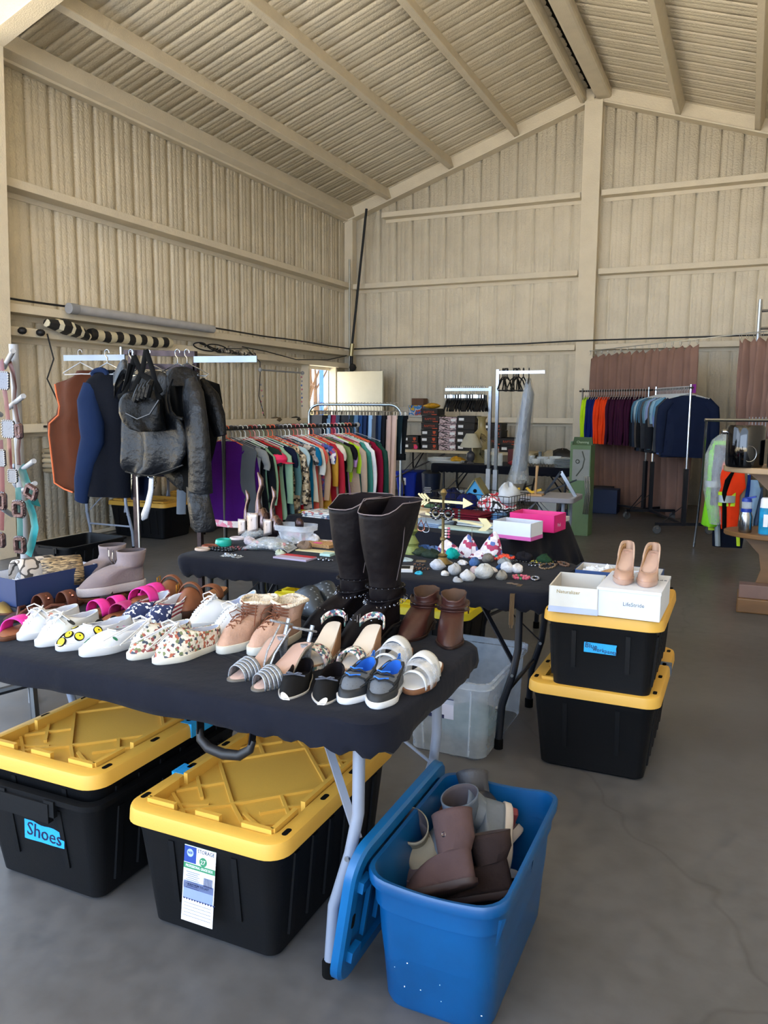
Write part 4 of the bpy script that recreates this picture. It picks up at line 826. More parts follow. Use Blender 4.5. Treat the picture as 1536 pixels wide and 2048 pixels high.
# ------------------------------------------------------------------ things along the left wall
WP = mat('white_pvc', '#96989e', .5, var=.04); CB = mat('black_cable', '#17171a', .6)
def single(b, name, m, label, cat, group=None, loc=None, rz=0, **k):
    o = b.build(name, m, loc=loc, **k); o.rotation_euler[2] = rz; return tag(o, label, cat, group)
b = MB(); b.tube([(-6.42, 6.33, 2.425 + .05), (-6.42, 8.68, 2.425 + .05)], .05, 16)
o = single(b, 'plastic_pipe', mat('grey_white_pipe', '#b9bac0', .45), 'long pale grey pipe lying on the girt above the striped roll', 'pipe')
b = MB(); b.tube([(-6.42, 6.25, 2.475), (-6.42, 6.36, 2.475)], .056, 16); b.build('end_cap', WP, o)
b = MB(); b.tube([(-6.49, y, 2.5 + .006 * sin(y * 3)) for y in [5.0 + i * .35 for i in range(22)]] + [(-6.45, 12.75, 2.49), (-6.0, 12.8, 2.5), (-3.4, 12.85, 2.51), (-2.5, 12.8, 2.53), (0.5, 12.8, 2.54)], .011, 6); single(b, 'cable', CB, 'dark cable running along the girt under the long pale pipe', 'cable')
b = MB(); b.tube([(-6.46, 9.4, 2.3), (-6.4, 9.9, 2.27), (-6.42, 10.8, 2.2), (-6.42, 11.8, 2.25), (-6.42, 12.5, 2.36)], .008, 5); single(b, 'cable', CB, 'black cable sagging below the girt over the open door', 'cable')
b = MB(); b.tube([(-6.48, 6.01, 2.2), (-6.45, 6.05, 1.95), (-6.5, 6.0, 1.75), (-6.46, 6.1, 1.5)], .008, 5); b.tube([(-6.46, 6.1, 1.5), (-6.45, 6.1, 1.44)], .014, 6); single(b, 'cable', CB, 'thin black cable dangling from the wall shelf beside the brown vest', 'cable')
b = MB(); b.tube([(-6.47, 5.9, 1.27), (-6.4, 6.2, 1.275), (-6.4, 6.9, 1.27), (-6.45, 7.4, 1.28)], .012, 6); single(b, 'cable', CB, 'black cable lying on the lower wall girt behind the brown vest', 'cable')
STR = mat_stripes('black_cream_awning', ['#1c1a1a', '#1c1a1a', '#cfc5a8', '#cfc5a8'], 1, 5.2)
b = MB(); b.tube([(-6.45, 6.55 + i * .06, 2.235 + .008 * sin(i)) for i in range(23)], [.05 + .012 * noise.noise(Vector((i * .7, 0, 0))) for i in range(23)], 10, flat=1.2); single(b, 'rolled_awning', STR, 'rolled black and cream striped canvas lying on the wall shelf', 'canvas roll')
b = MB(); b.tube([(-6.42, 5.95, 2.3), (-6.4, 6.15, 2.28), (-6.42, 6.35, 2.25), (-6.42, 6.5, 2.2)], [.05, .1, .085, .05], 8, flat=.8); single(b, 'folded_awning', mat_stripes('black_cream_awning_b', ['#1c1a1a', '#ded6bd', '#1c1a1a'], 1, 7), 'bunched black and cream striped canvas at the column end of shelf', 'canvas')
for y, l in ((5.68, 'black round cap lying on the wall shelf against the column'), (5.9, 'small black wheel lying on the wall shelf beside the striped canvas')):
    b = MB(); b.ball((0, 0, .04), .045, 10, sz=.8); single(b, 'round_cap' if y < 5.8 else 'small_wheel', CB, l, 'wheel', loc=(-6.45, y, 2.16))
for i in range(1):
    b = MB(); P = []
    for k in range(90): t = k / 8; P.append((-6.45 + .04 * sin(t * 2.3), 8.4 + .55 * k / 90 + .14 * cos(t * 2), 2.22 + .045 * sin(t * 1.7) + .02))
    b.tube(P, .009, 5); single(b, 'cable_coil', CB, 'tangled black cable coil lying on the wall shelf end', 'cable')
b = MB(); b.tube([(-6.46, 8.9, 2.22), (-6.46, 9.7, 2.21)], .03, 8); single(b, 'rolled_fabric', mat_multi('speckled_cloth', ['#d8d2c8', '#2a2a2a', '#8a8078'], 30), 'speckled rolled fabric behind the black cable coil', 'fabric roll')
# telescoping pole and thin conduit in the corner
t = thing('telescoping_pole', 'long black telescoping pole leaning up in the back corner', 'pole'); b = MB()
A, B_ = Vector((-6.37, 12.6, 2.5)), Vector((-6.15, 12.72, 4.84)); b.tube([A, B_], .022, 8); b.tube([Vector((-6.44, 12.58, 0)), A], .03, 8); b.build('shaft', CB, t)
b = MB(); b.tube([A.lerp(B_, -.06), A.lerp(B_, .03)], .04, 8); b.build('collar', mat('brass_fitting', '#9b8d66', .4, .8), t); b = MB(); b.ball((-6.34, 12.58, 2.16), .07, 8); b.build('knob', CB, t)
b = MB(); b.tube([(-6.49, 12.75, .0), (-6.49, 12.75, 4.03)], .018, 8); single(b, 'metal_conduit', mat('galvanised', '#a9a79d', .5, .6), 'thin galvanised pipe standing upright in the back corner', 'pipe')
# hanging string bar and its bead string
t = thing('hanging_bar', 'white bar hanging on a cord from the shelf near the door', 'bar', (-6.0, 9.7, 1.97)); b = MB(); b.tube([(0, -.55, 0), (0, .55, 0)], .012, 8); b.build('bar', WP, t)
b = MB(); b.ball((0, -.56, 0), .03, 8); b.build('end_ball', WP, t); b = MB(); b.ball((0, .56, 0), .03, 8); b.build('end_ball', WP, t)
b = MB(); b.tube([(-.45, -.75, .28), (-.2, -.56, .28), (0, -.56, .1), (0, -.56, -.05), (.0, -.58, -.2), (0, -.6, -.35), (0, -.53, -.5), (0, -.48, -.62)], .006, 5); b.build('cord', CB, t)
for i in range(6): b = MB(); b.ball((0, -.55 + .02 * (i % 3), -.2 - i * .075), .014, 6); b.build('bead', (WP, mat('pink_bead', '#c77f8a', .4))[i % 2], t)
for i in range(8): b = MB(); b.ball((0, .53 + .012 * (i % 2), -.06 - i * .06), .016, 6); b.build('bead', (mat('pink_bead', '#c77f8a', .4), WP, mat('blue_bead', '#6a7fb5', .4))[i % 3], t)
for y, c, sx in ((10.4, '#6f6250', 1.6), (10.98, '#4a4640', 1.4)):
    b = MB(); b.ball((0, 0, .05), .08, 8, sz=.6, sy=sx); single(b, 'rock', mat('rock' + c[1:], c, .9, bump=.6, bscale=12), 'brown stone resting on the lower girt near the door' if y < 10.5 else 'dark grey stone resting on the lower girt against the door frame', 'rock', loc=(-6.55, y, 1.227))
b = MB(); b.tube([(-6.55, 9.2, 1.24), (-6.5, 9.5, 1.25), (-6.55, 10.0, 1.235)], .006, 5); single(b, 'wire', CB, 'thin dark wire lying on the girt beside the brown stone', 'wire')
# table by the wall with folded khaki stacks, tote beneath
folding_table('folding table against the left wall behind the hanging jackets', -5.98, 6.85, 1.5, .7, .8, GREYL, rz=radians(90))
KH = [('#a8977c', 'khaki'), ('#8f8168', 'olive tan'), ('#9c8f79', 'sand'), ('#b5a68a', 'pale khaki')]
for st, (x, y) in enumerate(((-5.95, 6.05), (-6.35, 6.05))):
    for i in range(5):
        c, nm = KH[(i + st) % 4]; b = MB(); b.loft([[(p[0], p[1], z) for p in rrect(-.18 + e, -.17 + e, .18 - e, .17 - e, .05, 4)] for e, z in ((.02, 0), (0, .012), (0, .035), (.02, .05))])
        single(b, 'folded_trousers', mat('khaki_' + nm.replace(' ', '_'), c, .95, bump=.5, bscale=15), '%s folded trousers, %s from the bottom of the %s wall-table stack' % (nm, ORD[i], ('front', 'rear')[st]), 'folded clothing', 'folded khakis on the wall table', loc=(x, y, .8 + i * .05), rz=rnd.uniform(-.1, .1), smooth=60)
CAMO = mat_multi('camouflage', ['#b9ad92', '#4a4438', '#8d8064', '#c8bfa8', '#2f2c26'], 14, .9, tex='noise')
b = MB(); b.loft([[(p[0], p[1], z) for p in rrect(-.16 + e, -.16 + e, .16 - e, .16 - e, .05, 4)] for e, z in ((.03, -.2), (.0, -.1), (0, .0), (.02, .05), (.06, .06))]); single(b, 'camouflage_jacket', CAMO, 'tan camouflage jacket drooping over the wall table edge', 'jacket', loc=(-5.5, 6.12, .82), smooth=60)
b = MB(); b.tube([(-5.45, 6.3, .82), (-5.35, 6.42, .82)], .05, 12); single(b, 'blue_can', mat('navy_can', '#1c2f5e', .3), 'small navy can lying beside the camouflage jacket', 'can')
tt = tote('black tote with yellow lid under the wall table', (-6.2, 7.15, 0), radians(90), s=1.1)
b = MB(); b.box((0, 0, 0), (.001, .1, .17)); l = b.build('paper_label', WHITE, tt, smooth=0, loc=(-.12, .352, .22)); l.rotation_euler = (radians(5), 0, radians(90))
b = MB(); b.box((0, 0, .05), (.0016, .09, .04)); b.build('print', mat('print_2f7d57', '#2f7d57'), l, smooth=0)
tote('second black tote with yellow lid under the wall table, farther back', (-6.15, 8.1, 0), radians(90), s=1.1)

# ------------------------------------------------------------------ garments
def garment(name, label, cat, m, W=.2, ln=.6, hem=None, th=.035, sl=0, group=None, seed=0, neck=.07, sw=.055, hemm=None, flare=0, collar=None, cuffm=None):
    """hangs below the origin; width along y, thickness along x"""
    hem = hem or W * 1.05; R = []; N = 26
    prof_ = [(-.075, neck, .6), (-.085, neck * 1.15, .7), (-.105, W * .62, .8), (-.128, W * .93, .9), (-.15, W, 1), (-.22, W * .93, 1.15), (-.3, W * .9, 1.2)]
    k = 6
    for i in range(1, k + 1): u = i / k; prof_.append((-.3 - (ln - .22) * u, W * .9 + (hem - W * .9) * u, 1.2 + flare * u))
    for z, hw, tt_ in prof_:
        d = min(1, max(0, (-z - .15) / .3)); row = []
        for j in range(N):
            a = 2 * pi * j / N; y = hw * sin(a); x = th * tt_ * cos(a) * (1 - .5 * abs(sin(a)))
            x += d * .35 * th * sin(y * 42 + seed * 1.7 + z * 3) + d * .3 * th * noise.noise(Vector((y * 9, z * 5, seed)))
            row.append((x, y + d * .012 * noise.noise(Vector((seed, z * 4, 1))), z + (.006 * sin(a * 3 + seed) if z < -.35 else 0)))
        R.append(row)
    b = MB(); b.loft(R, cap0=False)
    o = b.build('torso', m, None, smooth=70); root = thing(name, label, cat, group=group); o.parent = root
    if sl:
        for s in (-1, 1):
            P = []; n = 7
            for i in range(n + 1): u = i / n; P.append((.006 * sin(i + seed), s * (W * .9 + .03 + .03 * sin(u * 2.2)), -.15 - sl * u))
            P[0] = (0, s * W * .72, -.14); r = [sw * (1 - .32 * i / n) * (.85 if i == 0 else 1) for i in range(n + 1)]
            q = MB(); q.tube(P, r, 10, flat=.5, up=(1, 0, 0)); q.build('sleeve', m, root, smooth=70)
            if cuffm: q = MB(); e = Vector(P[-1]); q.tube([e + Vector((0, 0, .03)), e + Vector((0, 0, -.012))], r[-1] * 1.06, 10, flat=.5, up=(1, 0, 0)); q.build('cuff', cuffm, root)
    if hemm: q = MB(); q.loft([[(x * 1.06, y * 1.01, z) for x, y, z in R[-1]], [(x * 1.08, y * 1.0, z - .045) for x, y, z in R[-1]]]); q.build('hem', hemm, root, smooth=70)
    if collar: q = MB(); q.tube([(th * .7 * cos(a), neck * 1.05 * sin(a), -.078 + .004 * cos(a)) for a in [2 * pi * i / 16 for i in range(16)]], .008, 6, loop=True); q.build('collar', collar, root)
    return root
def trousers(name, label, m, W=.11, ln=1.0, th=.03, group=None, seed=0, taper_=.75, wb=None, legs=False, cuff=False):
    root = thing(name, label, 'trousers', group=group); b = MB(); N = 20
    def body(y0, hw0, hw1, z0, z1):
        R = []
        for i in range(9):
            u = i / 8; z = z0 + (z1 - z0) * u; hw = hw0 + (hw1 - hw0) * min(1, u * 1.2)
            R.append([(th * (1 - .2 * u) * cos(a) * (1 - .4 * abs(sin(a))) + .25 * th * sin(hw * sin(a) * 60 + seed + z * 4), y0 + hw * sin(a) + .006 * noise.noise(Vector((seed, z * 5, 0))), z) for a in [2 * pi * j / N for j in range(N)]])
        b.loft(R)
    if legs: body(-W * .5, W * .5, W * .45 * taper_, -.3, -.1 - ln); body(W * .5, W * .5, W * .45 * taper_, -.3, -.1 - ln); body(0, W, W, -.1, -.34)
    else: body(0, W, W * taper_, -.1, -.1 - ln)
    b.build('legs', m, root, smooth=70); q = MB(); q.loft([[(th * 1.05 * cos(a) * (1 - .4 * abs(sin(a))), W * 1.02 * sin(a), z) for a in [2 * pi * j / N for j in range(N)]] for z in (-.096, -.135)]); q.build('waistband', wb or m, root, smooth=70)
    if cuff: q = MB(); q.loft([[(th * 1.3 * cos(a), W * taper_ * 1.12 * sin(a), z) for a in [2 * pi * j / N for j in range(N)]] for z in (-.03 - ln, -.1 - ln)]); q.build('turn_up', m, root, smooth=70)
    return root
def hanger_mesh(r=.0035, w=.19, clip=False, drop=.13):
    b = MB(); b.tube([(0, -.016, .0)] + [(0, -.018 * cos(a), .004 + .018 * sin(a)) for a in [pi * i / 8 for i in range(9)]] + [(0, .016, -.012), (0, 0, -.03), (0, 0, -.065)], r * .8, 5)
    if clip: b.tube([(0, -w * .6, -.075), (0, 0, -.065), (0, w * .6, -.075)], r, 5); b.box((0, -w * .5, -.09), (.012, .02, .035)); b.box((0, w * .5, -.09), (.012, .02, .035))
    else: b.tube([(0, -w, -drop), (0, -w * .5, -.095), (0, 0, -.062), (0, w * .5, -.095), (0, w, -drop), (0, w * .9, -drop - .012), (0, 0, -drop - .008), (0, -w * .9, -drop - .012)], r, 5, loop=True)
    return b
HM = {}
def hanger(kind, m, label, group, loc, rz, w=.19, r=.0035, name='clothes_hanger'):
    k = (kind, m.name, w, r)
    if k not in HM: o = hanger_mesh(r, w, kind == 'clip').build(name, m); HM[k] = o
    else: o = HM[k].copy(); COL.objects.link(o)
    o.location = loc; o.rotation_euler = (0, 0, rz); return tag(o, label, 'hanger', group)
PL = lambda n, c: mat('hanger_' + n, c, .4, var=.03)
HC = [('coral', '#d9603f'), ('white', '#d4dadf'), ('white', '#d4dadf'), ('navy', '#26304a'), ('pale green', '#a8c3b0'), ('red', '#b83434'), ('grey', '#85898f'), ('coral', '#d9603f'), ('pink', '#d58a94'), ('white', '#d4dadf')]

R_K = radians(80)
# low black kids rack
RK = mat('black_rack_tube', '#101114', .4)
A = Vector((-3.31, 4.57, 1.335)); B_ = Vector((-3.03, 6.1, 1.335)); D = (B_ - A).normalized(); rz = atan2(D.y, D.x); Ln = (B_ - A).length
t = thing('clothing_rack', 'low black tube clothing rack crowded with small bright tops', 'clothing rack', (A.x, A.y, 0), rz)
b = MB(); b.tube([(-.03, 0, 1.335), (Ln + .03, 0, 1.335)], .0145, 10); b.build('rail', RK, t)
for x in (0, Ln):
    b = MB(); b.tube([(x, 0, .05), (x, 0, 1.32)], .014, 10); b.build('post', RK, t); b = MB(); b.tube([(x, -.25, .03), (x, 0, .06), (x, .25, .03)], .013, 8); b.build('foot', RK, t)
    b = MB(); b.ball((x, 0, 1.335), .024, 10); b.build('corner_joint', mat('grey_joint', '#8b8f92', .5), t); b = MB(); b.tube([(x, .02, .55), (x + .0, .22, .05)], .006, 6); b.build('stay', RK, t)
KIDS = [('purple long-sleeved top with printed hem', '#3a1160', .5, .33, 1), ('charcoal grey tee', '#4a5058', .45, .0, 0), ('grey knit top', '#777b7e', .44, .12, 0), ('black long-sleeved top', '#15181e', .44, .36, 0), ('rust and mint hooded top', '#7a9c84', .5, .38, 0), ('dark green top', '#1d2f2a', .45, .1, 0), ('red striped tee', '#8e1f2b', .5, .0, 0),
        ('mint long-sleeved top', '#86a88f', .48, .38, 0), ('navy dress', '#141a30', .62, .12, 0), ('teal grey top', '#4f7378', .45, .33, 0), ('leopard-sleeved jacket', 'leo', .5, .4, 0), ('pale blue top', '#9cb4bf', .4, .12, 0), ('red tunic', '#9d1a2d', .72, .0, 0), ('grey leopard top with flared hem', 'leo2', .55, .12, 0), ('bright teal dress', '#0f5f88', .82, .12, 0), ('white lacy cardigan', '#cfd2cf', .4, .2, 0),
        ('coral top', '#cc5a50', .55, .12, 0), ('tan long-sleeved top', '#a98d74', .62, .4, 0), ('floral blue tee', 'flo', .4, .12, 0), ('mustard top', '#b98b35', .45, .3, 0), ('rose red long-sleeved top', '#a6283a', .55, .48, 0), ('cream trousers-suit top', '#c9c2b4', .68, .1, 0), ('olive green top', '#6b7d4e', .4, .2, 0), ('black long top', '#17151d', .6, .1, 0), ('lilac short-sleeved top', '#a983b5', .4, .16, 0),
        ('lime green tee', '#a4cc2c', .3, .22, 0), ('beige blouse', '#ad9a8a', .5, .42, 0), ('plum dress', '#5b1f3c', .78, .0, 0), ('sea green long-sleeved top', '#3f8c89', .6, .5, 0), ('white long-sleeved tee', '#dfe3ee', .42, .42, 0), ('black speckled long dress', 'spk', .82, .0, 0), ('maroon sweater', '#7c1634', .6, .44, 0), ('bottle green sweatshirt with white sleeve stripes', '#1f4038', .62, .5, 0)]
PAT = {'leo': mat_multi('leopard_cloth', ['#b5a58c', '#2a241e', '#9a8a70', '#c9bca4', '#3a332c'], 60), 'leo2': mat_multi('grey_leopard_cloth', ['#a8a09a', '#2b2a2c', '#8d8782', '#b8b0aa', '#1e1d1f'], 45), 'flo': mat_multi('blue_floral_cloth', ['#2c4c9c', '#b5435c', '#d8d8e2', '#22366e', '#7a4f92'], 40), 'spk': mat_multi('speckled_black_cloth', ['#16141a', '#16141a', '#1d1a20', '#9a9086', '#16141a', '#16141a'], 90)}
def cmat(c): return PAT.get(c) or mat('cloth_' + c.strip('#'), c, .92, var=.12, bump=.25, bscale=60, spec=.08)
n_ = len(KIDS)
for i, (nm, c, ln, sl, sp) in enumerate(KIDS):
    u = (i + .6) / n_; p = A + D * (Ln * u); w_ = rnd.uniform(.19, .225); a = rz + .22 + rnd.uniform(-.12, .12)
    if i == 0: w_ = .165; a = rz + .55; ln = .46; sl = .36
    if i > 25: w_ += .015
    g = garment('kids_shirt' if ln < .6 else 'kids_dress', '%s, %s' % (nm, 'frontmost on the low black rack' if i == 0 else '%s from the front of the low black rack' % ORD[i]), 'clothing', cmat(c), W=w_, ln=ln * 1.2, sl=sl, th=.022, seed=i, group='tops on the low black rack', sw=.036, flare=.3, hemm=PAT and mat_multi('pink_white_print', ['#e6e3ea', '#e6e3ea', '#e08aa8', '#eeeaf0', '#d6b8c8'], 40) if sp else None, cuffm=WLEA if 'stripes' in nm else None)
    put(g, p - Vector((0, 0, .014)), a)
    hn, hc = HC[(i * 3) % 10]; hanger('wire', PL(hn.replace(' ', '_'), hc), '%s hanger holding the %s on the low black rack' % (hn, nm), 'hangers on the low black rack', p + Vector((0, 0, -.002)), a, w=w_ * .93)
b = MB(); b.ball((0, 0, 0), .07, 12, sz=.7); b.sheet(lambda u, v: (.05 + .06 * u, (v - .5) * .1, -.02 - .01 * u), 4, 4); single(b, 'baseball_cap', mat('hot_pink_cap', '#d8285f', .7), 'hot pink cap hanging against the leopard jacket on the black rack', 'cap', loc=A + D * .45 + Vector((.17, -.14, -.22)))

tote('black tote with yellow lid beneath the low kids rack', (-3.17, 5.35, .37), R_K, lidm=YEL2, s=.9); tote('lower black tote of the pair beneath the low kids rack', (-3.17, 5.35, 0), R_K)
tu = tote('black tote with white label under the jewellery table, toward the rack', (-2.3, 4.35, 0), 0, lidm=YEL2); b = MB(); b.box((.05, -.362, .2), (.06, .004, .17)); b.build('paper_label', WHITE, tu, smooth=0); b = MB(); b.box((.09, -.366, .12), (.16, .003, .04)); b.build('tape', TAPE, tu, smooth=0)
tote('black tote with bright yellow lid under the jewellery table', (-1.7, 4.28, 0), radians(90), lidm=YEL2)
# chrome arched rack of jeans
JA, JB = Vector((-4.25, 7.4, 0)), Vector((-3.27, 7.6, 0)); D = (JB - JA).normalized(); rz = atan2(D.y, D.x); Ln = (JB - JA).length
t = thing('clothing_rack', 'arched chrome garment rack of jeans in front of the white door', 'clothing rack', (JA.x, JA.y, 0), rz); b = MB(); P = [(0, 0, .02), (0, 0, 1.38)] + [(.12 - .12 * cos(a), 0, 1.4 + .11 * sin(a)) for a in [pi / 2 * i / 6 for i in range(1, 7)]] + [(Ln - .12 + .12 * sin(a), 0, 1.4 + .11 * cos(a)) for a in [pi / 2 * i / 6 for i in range(0, 6)]] + [(Ln, 0, 1.38), (Ln, 0, .02)]
b.tube(P, .014, 10); b.build('arch', mat('blue_chrome', '#a9b9cc', .2, 1), t)
for x in (0, Ln): b = MB(); b.tube([(x, -.25, .02), (x, .25, .02)], .014, 8); b.build('foot', CHROME, t)
JE = [('grey', '#55565a', 1), ('black', '#16171c', 1), ('black', '#191a20', 1), ('light blue', '#5f7d9c', 1), ('wine red', '#7a2440', 1), ('grey blue', '#3e4a60', 1), ('black', '#15171d', 1), ('dark grey cargo', '#35373c', .5), ('charcoal', '#2b2f37', 1), ('pale indigo', '#57688f', 1), ('dark green', '#1d2b2e', 1), ('washed blue', '#4a6a8c', 1.02), ('mid blue', '#35577f', 1.02), ('royal indigo', '#1e3a68', 1.03), ('dark indigo', '#1a2c50', 1.03), ('navy', '#141e38', 1.03), ('bleached blue', '#7fa3cc', 1.0), ('slate', '#474b52', 1.06), ('navy', '#1b2745', 1.05), ('steel blue', '#243a5c', 1.05), ('near black', '#11141c', 1.04), ('black', '#14161a', 1.04), ('dusty pink', '#b39a94', 1.12), ('pale pink', '#c4aaa2', 1.1), ('tan', '#a58f80', 1.12), ('dark teal cropped', '#12222a', .42), ('black cropped turned-up', '#0f1216', .46)]
for i, (nm, c, ln) in enumerate(JE):
    u = .07 + .88 * i / (len(JE) - 1); p = JA + D * (Ln * u); p.z = 1.51 - .014; a = rz + radians(62) + rnd.uniform(-.12, .12)
    if i >= 25: a = rz + radians(80 if i == 25 else 95)
    hang = trousers('jeans' if 'blue' in nm or 'indigo' in nm else 'trousers', '%s trousers, %s from the door end of the chrome rack' % (nm, ORD[i]), mat('denim_' + c[1:], c, .9, var=.2, scale=5, bump=.2, bscale=120, stretch=(1, 1, .3)), W=.1 + .012 * (i % 3), ln=ln, th=.018, seed=i, group='trousers on the chrome rack', cuff=i == 26)
    put(hang, p, a); hanger('clip', mat('grey_clip_hanger', '#8b8478', .35, .5), 'clip hanger holding the %s trousers, %s along the chrome rack' % (nm, ORD[i]), 'clip hangers on the chrome rack', p + Vector((0, 0, .014)), a)

# ------------------------------------------------------------------ large display rack with leather and jackets
YR = 4.12
DKM = mat('worn_dark_steel', '#3a3034', .4, .7, var=.4, scale=25)
def q2(x, y, Y=YR): return aty(x, y, Y)
t = thing('display_rack', 'tall dark steel display rack with chrome face-out arms, draped in leather', 'clothing rack')
def post(px, top, name='post', m=DKM, w_=.03):
    p = q2(px, top); b = MB(); b.rod((p.x, YR, 0), (p.x, YR, p.z), w_, w_, up=(0, 1, 0)); return b.build(name, m, t, smooth=0)
post(262, 705); post(392, 720); b = MB(); p = q2(272, 700); b.rod((p.x, YR - .03, 0), (p.x, YR - .03, p.z), .012, .012, up=(0, 1, 0)); b.build('front_strip', CHROME, t, smooth=0)
for zz in (705, 732): b = MB(); a_, c_ = q2(250, zz), q2(392, zz + 3); b.rod((a_.x, YR, a_.z), (c_.x, YR, c_.z), .03, .035); b.build('crossbar', DKM, t, smooth=0)
for x0, y0, x1, y1 in ((128, 716, 250, 715), (388, 719, 514, 718)):
    a_, c_ = q2(x0, y0, YR - .1), q2(x1, y1, YR - .02); b = MB(); b.rod(a_, c_, .012, .038); b.build('chrome_arm', mat('dull_chrome', '#70767d', .32, 1), t, smooth=0)
b = MB(); a_ = q2(243, 694); b.rod(a_, (a_.x, YR, a_.z - .13), .012, .02, up=(0, 1, 0)); b.build('end_plate', CHROME, t, smooth=0)
b = MB(); a_ = q2(262, 720); b.rod((a_.x - .3, YR, .02), (a_.x + .95, YR, .02), .04, .04); b.rod((a_.x, YR - .35, .02), (a_.x, YR + .35, .02), .04, .04); b.rod((a_.x + .43, YR - .35, .02), (a_.x + .43, YR + .35, .02), .04, .04); b.build('base', DKM, t, smooth=0)
def drape(parent, name, rows, Y, th, m, fold=.5, seed=0, n=30, bulge=1.0):
    """a hanging cloth body: each row spans left to right at its height, with real depth"""
    R = []
    for k, (py, xl, xr) in enumerate(rows):
        a_, c_ = q2(xl, py, Y), q2(xr, py, Y); cx, hw, z = (a_.x + c_.x) / 2, (c_.x - a_.x) / 2, (a_.z + c_.z) / 2; row = []
        e = min(1, .35 + k * .25)
        for j in range(n):
            an = 2 * pi * j / n; x = hw * sin(an); d = th * cos(an) * (1 - .35 * abs(sin(an))) * e * bulge
            d += fold * th * .45 * sin(x * 26 + seed + z * 2.5) * e + fold * th * .8 * noise.noise(Vector((x * 5 + seed, z * 4, seed)))
            row.append((cx + x, Y + d, z))
        R.append(row)
    b = MB(); b.loft(R); return b.build(name, m, parent, smooth=70)
def subdiv(rows, k=2):
    out = []
    for i in range(len(rows) - 1):
        for j in range(k): u = j / k; out.append(tuple(a * (1 - u) + c * u for a, c in zip(rows[i], rows[i + 1])))
    return out + [rows[-1]]
def limb(parent, name, pts, Y, m, flat=.6):
    b = MB(); P = [q2(x, y, Y + dy) for x, y, r, dy in pts]; b.tube(P, [r for _, _, r, _ in pts], 14, flat=flat, up=(0, 1, 0)); return b.build(name, m, parent, smooth=70)
BR = mat('brown_duck_canvas', '#482414', .85, var=.2, scale=5, bump=.4, bscale=10)
v = thing('canvas_vest', 'brown canvas work vest hanging on the left chrome arm', 'vest')
drape(v, 'vest_body', subdiv([(741, 150, 188), (752, 144, 192), (766, 111, 204), (790, 113, 206), (812, 119, 207), (830, 117, 208), (846, 99, 210), (870, 98, 211), (920, 104, 212), (966, 109, 212), (978, 128, 210), (985, 146, 208)]), YR + .05, .07, BR, seed=1)
b = MB(); b.tube([q2(x, y, YR - .02) for x, y in ((110, 768), (113, 790), (119, 812), (117, 830), (99, 847), (98, 870), (104, 920), (109, 966), (128, 978), (146, 985))], .006, 6); b.build('orange_piping', mat('orange_piping', '#c86a45', .8), v)
NV = mat('navy_fleece', '#070a13', .95, var=.15, bump=.3, bscale=150); BL = mat('blue_fleece', '#12213f', .95, var=.15, scale=5, bump=.4, bscale=12)
v = thing('fleece_jacket', 'navy zip fleece jacket with lighter blue sleeve beside the brown vest', 'jacket')
drape(v, 'torso', subdiv([(740, 198, 226), (752, 190, 238), (766, 178, 250), (800, 176, 258), (860, 176, 260), (930, 174, 262), (992, 170, 264)]), YR - .02, .085, NV, seed=4, fold=.35)
limb(v, 'sleeve', [(182, 768, .06, -.06), (176, 800, .085, -.08), (184, 850, .1, -.1), (186, 880, .095, -.1), (174, 920, .08, -.1), (166, 960, .07, -.1), (163, 1002, .055, -.08)], YR, BL); b = MB(); b.tube([q2(200 + 14 * cos(a), 748 + 8 * sin(a), YR - .05) for a in [2 * pi * i / 14 for i in range(14)]], .018, 8, loop=True); b.build('collar', BL, v)
LE = mat('black_leather_glossy', '#0b0d11', .42, var=.35, scale=6, bump=1, bscale=26, spec=.22); LE2 = mat('lit_black_leather', '#0e1117', .4, var=.4, scale=7, bump=1.0, bscale=22, spec=.4); LBK = mat('black_lining', '#040507', .85)  # second leather is a lighter, bluer copy: highlight put into the colour
v = thing('leather_vest', 'black leather waistcoat under the waist bag at the rack centre', 'vest')
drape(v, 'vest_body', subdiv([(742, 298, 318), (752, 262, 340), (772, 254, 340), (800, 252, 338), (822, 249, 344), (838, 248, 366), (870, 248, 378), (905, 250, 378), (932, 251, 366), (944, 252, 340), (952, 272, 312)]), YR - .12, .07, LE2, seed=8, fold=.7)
b = MB(); b.tube([q2(x, y, YR - .2) for x, y in ((345, 757), (338, 775), (337, 800), (342, 822), (352, 834), (366, 838))], .01, 6); b.build('armhole_edge', LE, v)
b = MB(); b.tube([q2(x, y, YR - .2) for x, y in ((251, 943), (270, 948), (303, 952), (340, 940), (366, 930))], .006, 6); b.build('hem_seam', LE, v)
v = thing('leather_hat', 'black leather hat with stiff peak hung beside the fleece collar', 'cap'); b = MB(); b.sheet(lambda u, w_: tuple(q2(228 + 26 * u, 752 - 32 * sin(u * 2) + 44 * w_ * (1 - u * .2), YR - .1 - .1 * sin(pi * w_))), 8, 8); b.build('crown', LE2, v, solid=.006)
v = thing('waist_bag', 'black leather waist bag with gloves hung over the leather waistcoat', 'bag')
drape(v, 'pouch', subdiv([(776, 268, 296), (790, 256, 316), (806, 248, 323), (826, 247, 325), (844, 255, 325), (858, 272, 323), (863, 290, 318)]), YR - .27, .1, LE, seed=3, fold=.6)
b = MB(); b.tube([q2(x, y, YR - .38) for x, y in ((252, 826), (275, 838), (300, 828), (318, 800))], .006, 6); b.build('zip', mat('dark_zip', '#3b3e44', .3, .8), v)
for P_ in (((292, 700), (285, 740), (262, 790)), ((292, 700), (305, 740), (318, 800)), ((268, 712), (262, 745), (248, 790), (237, 795)), ((268, 712), (285, 750), (312, 765), (322, 785))):
    b = MB(); b.tube([q2(x, y, YR - .3) for x, y in P_], .02, 8, flat=.4, up=(0, 1, 0)); b.build('strap', LBK, v)
